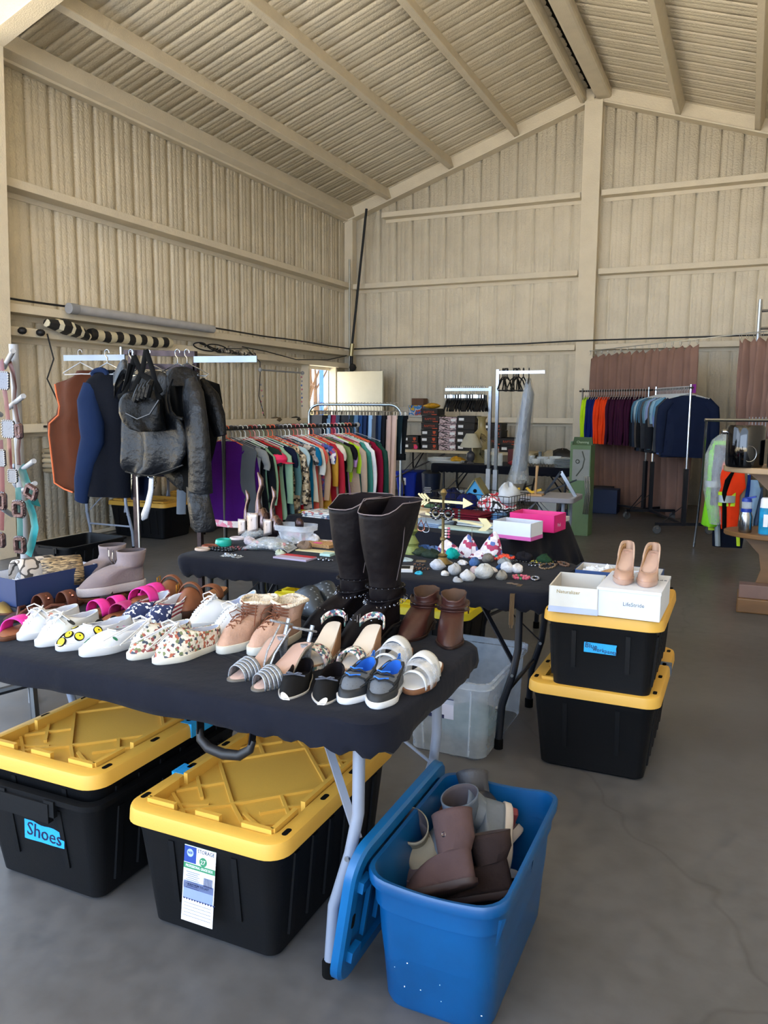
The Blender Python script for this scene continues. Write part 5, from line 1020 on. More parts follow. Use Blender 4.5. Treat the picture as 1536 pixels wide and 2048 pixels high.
v = thing('leather_gloves', 'black leather gloves tucked behind the waist bag', 'gloves')
for i in range(4):
    b = MB(); x = 272 + i * 8; b.tube([q2(x - 2, 802 - i * 3, YR - .36), q2(x + 4, 784 - i * 5, YR - .37), q2(x + 8, 770 - i * 3, YR - .35)], [.022, .021, .014], 8); b.build('finger', LE, v)
b = MB(); b.tube([q2(x, y, YR - .3) for x, y in ((264, 728), (256, 760), (246, 782))], [.03, .026, .012], 8, flat=.6); b.build('cuff', LBK, v)
v = thing('leather_jacket', 'black leather jacket with lit-toned sleeve on the right side of the rack', 'jacket')
drape(v, 'torso', subdiv([(738, 350, 376), (750, 338, 392), (775, 335, 402), (830, 338, 418), (872, 344, 430), (930, 350, 418), (972, 358, 416), (985, 372, 414)]), YR + .02, .08, LBK, seed=6)
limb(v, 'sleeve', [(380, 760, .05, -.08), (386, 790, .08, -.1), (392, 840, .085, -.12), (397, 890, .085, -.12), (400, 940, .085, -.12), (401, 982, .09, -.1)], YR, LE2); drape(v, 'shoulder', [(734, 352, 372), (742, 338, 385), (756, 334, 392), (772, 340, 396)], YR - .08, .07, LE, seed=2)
limb(v, 'far_sleeve', [(398, 765, .05, .06), (420, 800, .075, .06), (432, 835, .07, .05), (440, 872, .05, .05)], YR, LE)
v = thing('black_knit_top', 'black knit top peeking out behind the leather jacket', 'clothing'); limb(v, 'sleeve', [(400, 766, .04, .14), (418, 788, .1, .14), (434, 814, .05, .14)], YR, LBK)
v = thing('leather_chaps', 'grey-black leather chaps hanging lowest from the right of the rack', 'chaps')
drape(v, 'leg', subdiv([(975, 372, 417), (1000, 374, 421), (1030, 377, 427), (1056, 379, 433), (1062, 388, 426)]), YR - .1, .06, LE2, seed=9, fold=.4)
drape(v, 'thigh', subdiv([(930, 320, 372), (950, 325, 378), (970, 345, 378), (980, 358, 374)]), YR + .0, .05, LE, seed=12); drape(v, 'far_leg', [(980, 354, 372), (1000, 354, 371), (1028, 354, 370)], YR + .1, .03, mat('grey_denim', '#5d6570', .8), seed=5)
v = thing('studded_strap', 'silver studded strap dangling below the leather waistcoat', 'strap'); limb(v, 'strap_end', [(303, 955, .02, -.15), (302, 980, .022, -.15), (296, 1010, .026, -.15), (289, 1032, .03, -.15), (284, 1040, .008, -.15)], YR, mat('silver_glitter', '#aab0bb'), flat=.3)
b = MB(); b.tube([q2(302 + 6 * cos(a), 953 + 3 * sin(a), YR - .17) for a in [2 * pi * i / 10 for i in range(10)]], .004, 5, loop=True); b.build('buckle', CHROME, v)
v = thing('navy_trousers', 'dark navy trousers hanging behind the leather waistcoat', 'trousers'); drape(v, 'legs', [(900, 262, 310), (960, 264, 306), (1000, 262, 304)], YR + .1, .03, mat('denim_141e38', '#141e38'))
for x, w_, l in ((160, 18, 'the brown vest'), (214, 14, 'the fleece jacket'), (296, 14, 'the leather waistcoat'), (355, 14, 'the leather jacket'), (262, 12, 'the leather gloves'), (374, 12, 'the leather chaps')):
    p = q2(x, 706, YR - .05); hanger('wire', CHROME if x > 200 else WP, 'silver wire hanger carrying %s on the tall display rack' % l, 'hangers on the display rack', p, radians(90), w=.16, r=.004)
for x0, y0, x1, y1, l in ((286, 745, 308, 775, 'white card hanger showing above the waist bag'), (340, 757, 356, 772, 'white hanger tip showing at the waistcoat armhole')):
    b = MB(); a_, c_ = q2(x0, y0, YR - .1), q2(x1, y1, YR - .1); b.box(((a_.x + c_.x) / 2, YR - .1, (a_.z + c_.z) / 2), (c_.x - a_.x, .012, a_.z - c_.z), top=.5); single(b, 'card_hanger', WHITE, l, 'hanger', smooth=0)

# ------------------------------------------------------------------ belt tree
YB = 2.72
def q3(x, y, dy=0): return aty(x, y, YB + dy)
t = thing('belt_stand', 'white pipe belt stand with angled pegs at the left edge', 'display stand'); p = q3(27, 1000); b = MB(); b.tube([(p.x, YB + .05, 0), (p.x, YB + .05, 1.78)], .022, 12); b.build('pole', WP, t)
for x0, y0, x1, y1 in ((8, 735, 26, 702), (18, 815, 47, 792), (30, 950, 68, 922), (44, 982, 70, 967), (2, 830, -20, 815), (24, 1030, 6, 1018)):
    b = MB(); b.tube([q3(x0, y0, .03), q3(x1, y1, -.07)], .012, 10); b.build('peg', WP, t)
b = MB(); b.tube([(p.x - .3, YB - .2, .02), (p.x, YB + .05, .1), (p.x + .3, YB + .3, .02)], .02, 8); b.tube([(p.x - .3, YB + .3, .02), (p.x, YB + .05, .1), (p.x + .3, YB - .2, .02)], .02, 8); b.build('base', RK, t)
RED = mat('red_leather', '#5c1c1c', .5, var=.2, scale=8); TUR = mat('turquoise_leather', '#0b5450', .5, var=.15); TUR2 = mat('bright_turquoise_leather', '#1c8588', .5); BRL = mat('brown_leather_strap', '#4f2a24', .5); BRS = mat('brass_back', '#5b4748', .35, .8, var=.4, scale=40, bump=.5); RHI = mat('rhinestone_silver', '#5f636d', .4, 1, var=.6, scale=120, tex='voronoi', c2='#4a4a55')
def belt(label, sm, pts, buckles, w_=.02, cat='belt'):
    v = thing('western_belt', label, cat); b = MB(); b.tube([q3(x, y, dy) for x, y, dy in pts], w_, 8, flat=.16, up=(0, 1, 0)); b.build('strap', sm, v, smooth=50)
    for (cx, cy, hw, hh, tilt, solid_) in buckles:
        c = q3(cx, cy, -.085); k = c.y * 1.09 / F_PX; W_, H_ = hw * k * 1.15, hh * k * 1.1; T = Matrix.Translation(c) @ Matrix.Rotation(radians(tilt), 4, 'Y')
        b = MB().at(T)
        fr = [(x, 0, z) for x, z in rrect(-W_, -H_, W_, H_, min(W_, H_) * .35, 3)]
        if solid_: b.loft([[(x, .006, z) for x, y, z in fr], [(x, -.004, z) for x, y, z in fr]])
        else: b.tube([(x * .8, 0, z * .8) for x, y, z in fr], .013, 6, loop=True)
        bk = b.build('buckle', RHI if solid_ else BRS, v); ring_ = dense([(x, -.003, z) for x, y, z in fr], 22)
        d = MB().at(T); 
        for q in ring_: d.ball(q, .0046, 6)
        d.build('bead_edge', STUD, bk)
    return v
belt('red western belt with large square rhinestone buckle, topmost on the stand', RED, [(2, 722, 0), (6, 760, -.06), (12, 800, -.06), (16, 840, -.06), (18, 880, -.06), (20, 930, -.06), (22, 940, -.05)], [(8, 761, 15, 20, 4, True), (17, 858, 18, 20, 2, True)])
belt('brown braided belt hanging behind the red belt on the stand', BRL, [(16, 716, 0), (26, 745, -.01), (30, 775, -.02), (28, 800, -.02), (34, 835, -.02), (40, 865, -.02), (36, 900, -.02), (38, 930, -.02)], [(38, 862, 6, 16, 0, False)], w_=.014)
belt('red belt with two dark beaded buckles at the photo edge of the stand', RED, [(0, 880, -.02), (3, 940, -.03), (4, 1000, -.03), (2, 1060, -.03)], [(4, 916, 10, 19, 0, True), (3, 1002, 12, 20, 2, False), (2, 1080, 9, 16, 0, False)])
belt('belt end with silver rhinestone tip at the middle of the stand', mat('silver_glitter', '#aab0bb'), [(24, 930, -.03), (27, 960, -.05), (28, 972, -.03)], [(26, 952, 13, 15, 0, True)])
belt('dark turquoise belt with two square beaded buckles low on the stand', TUR, [(36, 975, -.05), (38, 1010, -.06), (40, 1050, -.06), (40, 1105, -.06)], [(38, 1018, 17, 19, 0, False), (40, 1090, 15, 19, 0, False)])
belt('turquoise belt looped over the peg with tilted buckle', TUR, [(42, 935, -.02), (52, 965, -.05), (66, 995, -.05), (72, 1010, -.03)], [(62, 984, 17, 15, 24, False)], w_=.03)
belt('bright turquoise scalloped belt hanging behind the beaded buckles', TUR2, [(56, 1000, -.01), (66, 1030, -.01), (70, 1055, -.01), (64, 1085, -.01), (56, 1110, -.01)], [], w_=.024)
# ------------------------------------------------------------------ second table: jewellery, bags, socks
T2 = .7362
def at2(x, y, z=T2):
    p = atz(x, y, z); k = min(1, 3.8 / p.y); return Vector((p.x * k, p.y * k, z))
def blob(name, label, cat, m, px, py, sx, sy, sz, z=T2, seed=0, rough=.25, group=None, rz=0, n=14):
    """soft crumpled bundle lying on a surface"""
    b = MB(); R = []; k = 8
    for i in range(k + 1):
        f = pi * i / k; r = max(.02, sin(f)); R.append([(sx * r * cos(a) * (1 + rough * noise.noise(Vector((cos(a) * 2 + seed, sin(a) * 2, i * .6)))), sy * r * sin(a) * (1 + rough * noise.noise(Vector((cos(a) * 2, sin(a) * 2 + seed, i * .5)))), sz * (1 - cos(f)) * .5 * (1 + rough * .8 * noise.noise(Vector((cos(a) * 1.5, seed, sin(a) * 1.5))))) for a in [2 * pi * j / n for j in range(n)]])
    b.loft(R); c = at2(px, py, z) if px is not None else Vector((0, 0, 0)); return single(b, name, m, label, cat, group, loc=(c.x, c.y, z - .004), rz=rz, smooth=80)
# turquoise bangle and bracelets
b = MB(); b.lathe([(.034, 0), (.041, .003), (.045, .02), (.041, .037), (.034, .04), (.031, .02), (.034, 0)], 26); c = at2(447, 1092); single(b, 'bangle', mat('turquoise_bangle', '#22a595', .3), 'chunky turquoise bangle on the left end of the jewellery table', 'bracelet', loc=c)
for x, y, r, cc, l in ((420, 1096, .04, '#7a4436', 'shiny brown bangle beside the turquoise bangle'), (405, 1102, .036, '#b9a79c', 'pale bangle at the left tip of the jewellery table'), (475, 1080, .04, '#c9bfc4', 'pearly bangle behind the turquoise bangle')):
    b = MB(); b.tube([(r * cos(a), r * sin(a) * .8, .01) for a in [2 * pi * i / 20 for i in range(20)]], .008, 6, loop=True); c = at2(x, y); single(b, 'bangle', mat('bangle' + cc[1:], cc, .25), l, 'bracelet', loc=c)
def beads(name, label, m, x, y, rx, ry, br, n, z=T2, rz=0, chain=None, n_rows=1, group=None):
    t = thing(name, label, 'necklace' if 'necklace' in name else 'bracelet', at2(x, y, z), rz, group); b = MB(); b.tube([(rx * cos(a), ry * sin(a), br) for a in [2 * pi * i / 24 for i in range(24)]], br * .3, 5, loop=True); b.build('string', CB, t)
    ms = m if isinstance(m, list) else [m]; proto = []
    for i in range(n):
        a = 2 * pi * i / n; j = i % len(ms)
        if len(proto) <= j: q = MB(); q.ball((0, 0, 0), br, 8); o = q.build('bead', ms[j], t); proto.append(o)
        else: o = proto[j].copy(); COL.objects.link(o); o.parent = t
        o.location = (rx * cos(a), ry * sin(a), br + .002 * (i % 2))
    return t
JET = mat('jet_black_bead', '#0c0c0f', .2); PBD = mat('pink_coral_bead', '#c2566e', .3); GRN = mat('moss_bead', '#3a4a36', .4); PWH = mat('pearl', '#d9d2cc', .25)
beads('bead_necklace', 'jet black bead necklace coiled in front of the turquoise bangle', JET, 442, 1102, .075, .03, .009, 22); beads('bead_necklace', 'black and red bead necklace beside the zip bag of jewellery', [JET, mat('dark_red_bead', '#6b2a30', .3)], 478, 1100, .05, .022, .008, 16)
BAG = glass('clear_zip_bag', '#e3ecf4', .15, .3)
def bag(label, x, y, sx, sy, h, seed, rz=0, content=None, tilt=0):
    t = thing('zip_bag', label, 'plastic bag', at2(x, y), rz); R = []
    for i in range(11):
        u = i / 10; k = sin(pi * min(1, max(.03, u))) ** .5
        R.append([((u - .5) * sx, (cos(a)) * sy / 2 * (.9 + .1 * sin(u * 9 + seed)), h * .5 * k + h * .5 * k * sin(a) * 1 + .012 * noise.noise(Vector((u * 6, a * 2, seed)))) for a in [2 * pi * j / 16 for j in range(16)]])
    b = MB(); b.loft(R); b.build('bag_film', BAG, t, smooth=80); b = MB(); b.rod((sx / 2, -sy / 2, h * .12), (sx / 2, sy / 2, h * .12), .012, .004); b.build('zip_seal', WP, t)
    for i, (m_, nn) in enumerate(content or []):
        for k in range(nn): q = MB(); q.ball((rnd.uniform(-.36, .36) * sx, rnd.uniform(-.3, .3) * sy, .012 + rnd.uniform(0, h * .35)), rnd.uniform(.007, .013), 7); q.build('trinket', m_, t)
    return t
bag('large clear zip bag heaped with jewellery by the left boots', 540, 1100, .26, .17, .07, 1, radians(12), [(STUD, 14), (GRN, 8), (PBD, 3), (PWH, 8)]); bag('clear zip bag of green beads leaning on the jewellery bag', 585, 1082, .2, .14, .06, 2, radians(-25), [(GRN, 12), (STUD, 6)]); bag('empty crumpled clear zip bag behind the jewellery bags', 520, 1070, .2, .15, .08, 5, radians(50), [(PWH, 4)])
bag('thin clear packet of pins in front of the black necklace', 462, 1114, .11, .05, .012, 6, 0, [(STUD, 4)])
# silver goblet-like sculptures with curling necks
SLV = mat('polished_silver', '#6b5a58', .22, 1, var=.1); ETC = mat('etched_silver', '#a99f9d', .4, .8, var=.6, scale=80, tex='voronoi'); DSL = mat('dark_silver', '#3b2c2e', .25, .7)
def swan(label, x, y, s):
    t = thing('silver_swan_vase', label, 'ornament', at2(x, y, T2)); s *= 1.2; t.scale = (s, s, s); b = MB(); b.lathe([(.0, 0), (.032, 0), (.042, .03), (.046, .07), (.036, .11), (.02, .135), (.0, .14)], 18, sy=.8); b.build('body', SLV, t)
    b = MB(); b.tube([(-.01, 0, .12), (-.016, 0, .16), (-.008, 0, .2), (.004, 0, .23), (.0, 0, .262), (-.014, 0, .29)], [.02, .012, .011, .012, .012, .003], 10); b.build('neck', SLV, t)
    b = MB(); b.sheet(lambda u, v: (-.04 + .055 * u, -.05 - .006 * sin(pi * u), .02 + (.1 - .02 * u) * v + .02 * u), 5, 5); b.build('etched_panel', ETC, t, solid=.003); b = MB(); b.ball((.022, 0, .07), .032, 10, sz=1.7); b.build('dark_wing', DSL, t); return t
swan('tall silver long-necked ornament, middle of the three', 523, 1062, 1.1); swan('silver long-necked ornament left of the tallest one, its neck bent', 497, 1064, .8); swan('silver long-necked ornament beside the clear tub', 549, 1066, .88)
cbn = clear_bin('small clear plastic tub of pink trinkets behind the silver ornaments', at2(592, 1060), .11, .07, .1, glass('clear_tub', '#dfe6f2', .2, .4), 'clear_tub')
for i in range(14): b = MB(); b.ball((0, 0, 0), .013, 8); single(b, 'bauble', PBD if i % 3 else SLV, 'small %s bauble in the clear tub' % ('pink' if i % 3 else 'silver'), 'bauble', 'baubles in the clear tub', loc=cbn.location + Vector((rnd.uniform(-.06, .06), rnd.uniform(-.035, .035), .02 + .02 * (i % 2))))
b = MB(); b.ball((0, 0, 0), .03, 10, sz=1.2, sy=.6); single(b, 'dark_ornament', DSL, 'dark carved ornament sticking up from the clear tub', 'ornament', loc=cbn.location + Vector((.01, .02, .1)))
def packet(name, label, cat, m, x, y, sx, sy, h, rz=0, z=T2, bands=None, bev=.002):
    t = thing(name, label, cat, (at2 if z == T2 else at3)(x, y, z), rz); b = MB(); b.box((0, 0, h / 2), (sx, sy, h)); b.build('cover', m, t, smooth=0, bevel=bev)
    for (m_, x0, y0, w_, d_) in bands or []: q = MB(); q.box((x0, y0, h + .0006), (w_, d_, .0012)); q.build('printed_panel', m_, t, smooth=0)
    return t
packet('envelope_wallet', 'lilac and red wallet lying flat at the cloth edge', 'wallet', mat('lilac_card', '#a79bb5', .5), 590, 1118, .2, .1, .012, radians(-4), bands=[(mat('red_card', '#b0232f', .5), 0, .028, .196, .04)])
packet('leopard_pouch', 'leopard-print pouch with pink tag behind the lilac wallet', 'pouch', LEO, 640, 1092, .2, .12, .02, radians(-6), bands=[(PNK, 0, -.02, .05, .022)]); packet('print_scarf', 'folded pale printed scarf in a clear packet', 'scarf', mat_multi('pale_print', ['#d8d3d8', '#9fb0b8', '#c9848f', '#e2dde0', '#b9a98f'], 50), 635, 1070, .2, .12, .015, radians(8))
packet('cream_pouch', 'cream flat pouch under the leopard-print pouch', 'pouch', mat('cream_cloth', '#cfc49c', .8), 632, 1104, .22, .06, .008); packet('mint_packet', 'pale mint packet beside the tall boots', 'packet', mat('mint_packet', '#a8cbc8', .5), 655, 1112, .06, .06, .016); beads('bead_bracelet', 'silver and jet bracelet in front of the mint packet', [STUD, JET], 650, 1122, .04, .016, .007, 16)
# right half
CANDG = mat('antique_green', '#7f8a4a', .5, var=.35, scale=12, bump=.4, bscale=30)
t = thing('candle_holder', 'carved olive green candle holder just right of the tall boots', 'candle holder', at2(823, 1108)); b = MB(); b.lathe([(0, 0), (.045, 0), (.047, .02), (.034, .045), (.04, .06), (.028, .08), (.016, .1), (.03, .12), (.04, .125), (.036, .135), (.0, .135)], 20); b.build('stand', CANDG, t)
b = MB(); b.lathe([(.0, .135), (.03, .135), (.032, .2), (.028, .205), (.0, .203)], 18); b.build('candle', mat('olive_candle', '#7b7350', .7, bump=.8, bscale=60), t)
t = thing('earring_stand', 'antique brass arrow-topped earring stand with dangling earrings', 'jewellery stand', at2(885, 1128, T2)); BRS2 = mat('antique_brass', '#97865e', .35, .85, var=.2); b = MB(); b.lathe([(0, 0), (.05, 0), (.052, .008), (.03, .02), (.02, .034), (.024, .045), (.01, .055), (.007, .07), (.007, .115), (.014, .12), (.014, .13), (.007, .137), (.007, .33), (.014, .34), (.017, .352), (.01, .365), (.0, .37)], 16); b.build('column', BRS2, t)
IV = mat('ivory_wood', '#d6cb9f', .7)
b = MB(); b.rod((-.1, 0, .31), (.1, 0, .305), .008, .012); b.loft([[(.1, -.004, .33), (.1, -.004, .28), (.15, -.004, .303)], [(.1, .004, .33), (.1, .004, .28), (.15, .004, .303)]]); 
for k in range(3):
    for sg in (1, -1): b.rod((-.1 + k * .015 - .03, 0, .312 + sg * .028), (-.1 + k * .015, 0, .31), .008, .008)
b.build('arrow', IV, t, smooth=0)
b = MB(); b.rod((-.1, .02, .24), (.2, .02, .2), .008, .01); b.loft([[(.17, .016, .235), (.2, .016, .2), (.17, .016, .175), (.21, .016, .175), (.24, .016, .203), (.21, .016, .235)], [(.17, .024, .235), (.2, .024, .2), (.17, .024, .175), (.21, .024, .175), (.24, .024, .203), (.21, .024, .235)]]); b.build('lower_arrow', IV, t, smooth=0)
b = MB(); b.tube([(.14, .02, .2), (.14, .02, .06)], .0012, 4); b.build('hanging_wire', STEEL, t)
def earring(label, dx, dz, kind, m):
    e = thing('earring', label, 'earring', t.location + Vector((dx, -.012, dz)))
    if kind == 'sun':
        b = MB(); b.ball((0, 0, 0), .015, 10, sy=.5); b.build('stone', JET, e)
        for i in range(12): a = 2 * pi * i / 12; b = MB(); b.ball((.027 * cos(a), 0, .027 * sin(a)), .008, 6, sy=.6); b.build('petal', JET if i % 3 else STUD, e)
        b = MB(); b.ball((0, 0, .044), .009, 6, sy=.6); b.build('stud', JET, e); b = MB(); b.tube([(.021 * cos(a), 0, .021 * sin(a)) for a in [2 * pi * i / 16 for i in range(16)]], .0014, 5, loop=True); b.build('rim', STUD, e)
    elif kind == 'drop': b = MB(); b.tube([(.02 * sin(a) * (1 - cos(a)) * .7, 0, -.02 + .028 * cos(a)) for a in [2 * pi * i / 18 for i in range(18)]], .002, 5, loop=True); b.build('hoop', m, e); b = MB(); b.tube([(0, 0, .008), (0, 0, .03)], .001, 4); b.build('hook', STUD, e)
    else:
        for i in range(4): b = MB(); b.ball((0, 0, -i * .014), .006, 6, sx=1.3); b.build('bead', m, e)
    return e
earring('black stone sunburst earring on the left of the brass stand', -.034, .25, 'sun', JET); earring('black stone sunburst earring on the right of the brass stand', .03, .25, 'sun', JET)
earring('silver teardrop hoop earring hanging left on the stand', -.085, .2, 'drop', STUD); earring('copper teardrop hoop earring hanging farthest left', -.11, .205, 'drop', mat('copper', '#b5705a', .25, 1)); earring('white bead dangling earring by the brass column', .02, .18, 'line', PWH); earring('pink bead dangling earring by the brass column', .034, .18, 'line', PBD); earring('green-black bead drop earring right of the sunbursts', .085, .27, 'line', mat('teal_stone', '#27403f', .3))
# rolled socks and bandanas
SOCK = [(875, 1140, '#c3c9d6', 'pale grey rolled sock ball nearest the brass stand', .035), (905, 1118, '#17a8a5', 'bright teal rolled sock bundle on top of the sock pile', .037), (908, 1150, '#b6bac2', 'grey rolled socks in front of the teal bundle', .036), (935, 1162, '#c8cbd0', 'white and grey rolled socks at the front of the pile', .034), (968, 1157, '#bfc3c6', 'large crumpled white sock bundle at the front centre', .045), (1003, 1160, '#8a8780', 'taupe rolled sock ball at the front right', .03), (1014, 1145, '#cfd3dd', 'white rolled sock ball beside the pink bead bracelet', .032), (1034, 1146, '#d8d9e0', 'white spiral-rolled sock nearest the pink bead bracelet', .03),
        (948, 1132, '#4d6ea6', 'blue printed rolled socks behind the grey ones', .03), (975, 1125, '#7a7670', 'taupe grey sock bundle in the middle of the pile', .032), (990, 1118, '#128f92', 'teal rolled sock at the right of the pile', .034), (968, 1112, '#2f3a30', 'dark olive rolled sock behind the taupe bundle', .03), (950, 1147, '#c9b3b5', 'white and coral striped rolled socks in the pile', .026), (1008, 1133, '#8d949c', 'grey heathered rolled socks at the right of the pile', .032), (1000, 1140, '#2c4a78', 'navy trimmed rolled sock low in the pile', .022), (890, 1152, '#d3d3d6', 'small white rolled sock at the front left', .02)]
for i, (x, y, c, l, r) in enumerate(SOCK):
    blob('rolled_socks', l, 'socks', mat('sock' + c[1:], c, .95, var=.2, scale=30, bump=.5, bscale=90), x, y, r, r * .85, r * 1.5, seed=i * 3.1, rough=.35, rz=i)
BAND = mat_multi('bandana_print', ['#d9d3dc', '#a8345c', '#d9d3dc', '#5069a8', '#cfc8d4', '#e4dfe6', '#7a2a4e'], 55)
for i, (x, y, l, sx, sz, tz) in enumerate(((903, 1108, 'white and pink printed bandana folded behind the teal socks', .075, .085, 0), (936, 1106, 'pink patterned bandana with upright fold in the middle', .065, .12, 0), (978, 1106, 'printed bandana with tall pointed corner beside the orange beads', .065, .145, 0), (955, 1112, 'white and blue printed bandana low behind the socks', .08, .06, 0))):
    R = []; c = at2(x, y)
    b = MB(); b.loft([[(sx * cos(a) * k * (1 + .25 * noise.noise(Vector((a, i, 2)))) + .03 * h_ * (i - 1), sx * .6 * sin(a) * k, sz * h_) for a in [2 * pi * j / 12 for j in range(12)]] for k, h_ in ((1, 0), (.95, .25), (.7, .55), (.35, .85), (.08, 1))]); single(b, 'bandana', BAND, l, 'bandana', loc=c - Vector((0, 0, .003)), smooth=30)
for i, (x, y, c, l, r) in enumerate(((850, 1092, '#3d5c92', 'blue crumpled scarf behind the brass stand', .05), (870, 1085, '#5a74a5', 'light blue crumpled scarf behind the brass stand', .045), (845, 1112, '#3a4636', 'moss green scarf beside the candle holder', .05), (862, 1116, '#2f3c33', 'dark green scrunched scarf at the foot of the brass stand', .05), (872, 1078, '#5e4d38', 'leopard scrunchie behind the blue scarf', .03))):
    blob('scarf', l, 'scarf', mat('scarf' + c[1:], c, .95, var=.35, scale=25, bump=.8, bscale=40), x, y, r, r * .7, r * .9, seed=i * 5 + 1, rough=.6)
packet('white_frame', 'open white-edged clutch beside the tall boots', 'clutch', mat('white_clutch', '#c9cdd4', .5), 805, 1142, .1, .09, .018, radians(20), bands=[(BLK, 0, 0, .07, .06)]); blob('woven_scarf', 'pale blue woven doily beyond the white clutch', 'doily', mat('pale_blue_weave', '#a6bbc8', .9, bump=1, bscale=90), 808, 1122, .05, .04, .02, seed=4)
blob('turquoise_stone', 'rough turquoise stone pendant at the cloth edge', 'pendant', mat('turquoise_stone', '#1f9fc0', .4), 838, 1150, .02, .014, .02, seed=2, rough=.7); packet('photo_card', 'small brown picture card behind the turquoise stone', 'card', mat('brown_card', '#6b5c48', .6), 842, 1124, .05, .04, .006, radians(15))
for i, (x, y) in enumerate(((848, 1140), (830, 1140), (838, 1132))): beads('bead_necklace', ('dark bead necklace by the turquoise stone', 'jet necklace between white clutch and turquoise stone', 'brown and jet necklace behind the turquoise stone')[i], [JET, mat('brown_bead', '#5a3c28', .4)], x, y, .025, .014, .005, 12)
ORB = mat('orange_coral_bead', '#e0452a', .4)
for i, (x, y, rx) in enumerate(((1000, 1106, .05), (1012, 1110, .04), (1005, 1112, .03))): beads('bead_necklace', ('bright orange bead necklace, outer coil', 'bright orange bead necklace, right coil', 'bright orange bead necklace, inner coil')[i], ORB, x, y, rx, rx * .5, .009, 20, z=T2 + .006 * i)
GB = mat('green_glass_bead', '#173a2a', .25)
for i, (x, y, rx, ms, l) in enumerate(((1060, 1118, .07, [JET], 'long jet bead necklace right of the orange beads'), (1085, 1112, .05, [GB, mat('yellow_bead', '#b5a53c', .4)], 'green and yellow bead necklace arched at the right end'), (1105, 1120, .07, [mat('brown_bead', '#5a3c28', .4), JET], 'brown bead necklace coiled at the right end'), (1040, 1112, .05, [JET], 'small jet bead necklace beside the orange beads'), (1075, 1130, .06, [STUD, JET], 'silver chain necklace in front of the green beads'), (1095, 1135, .07, [mat('bronze_bead', '#6e5c48', .3, .6)], 'bronze chain necklace hanging to the table corner'), (1070, 1160, .035, [JET, STUD], 'black and silver necklace beside the pink bracelet'), (1128, 1118, .045, [mat('brown_bead', '#5a3c28', .4)], 'brown bead necklace at the far right corner'))):
    beads('bead_necklace', l, ms, x, y, rx, rx * .45, .006, 26, rz=.3 * i)
beads('bead_bracelet', 'pink and green bead bracelet at the front of the table', [PBD, PBD, mat('leaf_green_bead', '#3f7a4c', .4), PBD], 1042, 1158, .035, .028, .0075, 18)
for i, (x, y) in enumerate(((1020, 1168), (1032, 1170))): b = MB(); b.lathe([(0, 0), (.016, 0), (.016, .004), (0, .004)], 12); single(b, 'bronze_disc', mat('bronze_bead', '#6e5c48', .3, .6), ('bronze disc pendant by the pink bracelet', 'second bronze disc pendant touching the pink bracelet')[i], 'pendant', loc=at2(x, y))
b = MB()
p0 = at2(1035, 1172); 
for i in range(5): b.tube([(p0.x + i * .004, p0.y + .02, T2 + .004), (p0.x + i * .004, p0.y - .0, T2 + .004), (p0.x + .002 + i * .004, 3.148, T2 - .01), (p0.x + .002 + i * .004, 3.14, T2 - .14 - .012 * (i % 2))], .0022, 4)
single(b, 'chain_tassel', mat('bronze_bead', '#6e5c48', .3, .6), 'bronze chain tassel hanging over the table edge by the pink bracelet', 'necklace')

# ------------------------------------------------------------------ third table: linens and shoe boxes
T3 = .7455; R3 = radians(-11)
folding_table('folding table under the long black drape carrying linens', -1.95, 4.96, 1.66, .9, .735, BLKL, rz=R3)
def drop_cloth(label, cx, cy, L, Wd, H, drop, rz):
    b = MB(); N = 220; r0 = dense([(x, y, 0) for x, y in rrect(-L / 2, -Wd / 2, L / 2, Wd / 2, .05, 6)], N); R = [[Vector((p.x * s, p.y * s, H)) for p in r0] for s in (0, .5, .97)]
    for k in range(9):
        u = k / 8; R.append([Vector((p.x + (p.x / (L / 2)) * u * .07 + .02 * u * sin(i * .33) + .015 * u * sin(i * .9), p.y + (p.y / (Wd / 2)) * u * .06 + .02 * u * cos(i * .41), H - .004 - u * (drop + .05 * sin(i * .13)))) for i, p in enumerate(r0)])
    b.loft(R, cap0=False, cap1=False); o = b.build('tablecloth', CLOTH, loc=(cx, cy, 0), smooth=60, solid=.003); o.rotation_euler[2] = rz; return tag(o, label, 'tablecloth')
drop_cloth('black drape hanging low off the linen table behind the jewellery', -1.95, 4.96, 1.7, .95, .745, .26, R3)
def at3(x, y, z=T3):
    p = atz(x, y, z); k = min(1, (5.32 - (p.x + 1.95) * .19) / p.y); return Vector((p.x * k, p.y * k, z))
def fold(name, label, c, x, y, sx, sy, h, rz=R3, z=T3, m=None, layers=3, cat='folded cloth'):
    t = at3(x, y, z); b = MB(); k = layers
    for i in range(k):
        z0, z1 = h * i / k, h * (i + 1) / k; e = .004 * sin(i * 4 + x)
        b.loft([[(p[0] + e, p[1], zz) for p in rrect(-sx / 2 + d, -sy / 2 + d, sx / 2 - d, sy / 2 - d, .012, 3)] for d, zz in ((.008, z0), (.0, z0 + (z1 - z0) * .3), (.0, z0 + (z1 - z0) * .7), (.008, z1))])
    return single(b, name, m or mat('linen' + c[1:], c, .9, var=.2, scale=12, bump=.5, bscale=25), label, cat, loc=t, rz=rz, smooth=50)
fold('folded_linen', 'burgundy folded linen stack behind the brass stand', '#5e1524', 930, 1040, .34, .2, .06, layers=4); fold('folded_linen', 'grey taupe folded velvet behind the burgundy linen', '#6b6268', 985, 1022, .3, .25, .055); fold('folded_linen', 'pale mint folded sheet at the front of the linen table', '#a9bdb8', 935, 1062, .36, .1, .018, layers=1); fold('folded_linen', 'white rolled sheet at the front of the linen table', '#c3ced2', 960, 1054, .3, .08, .03, layers=2)
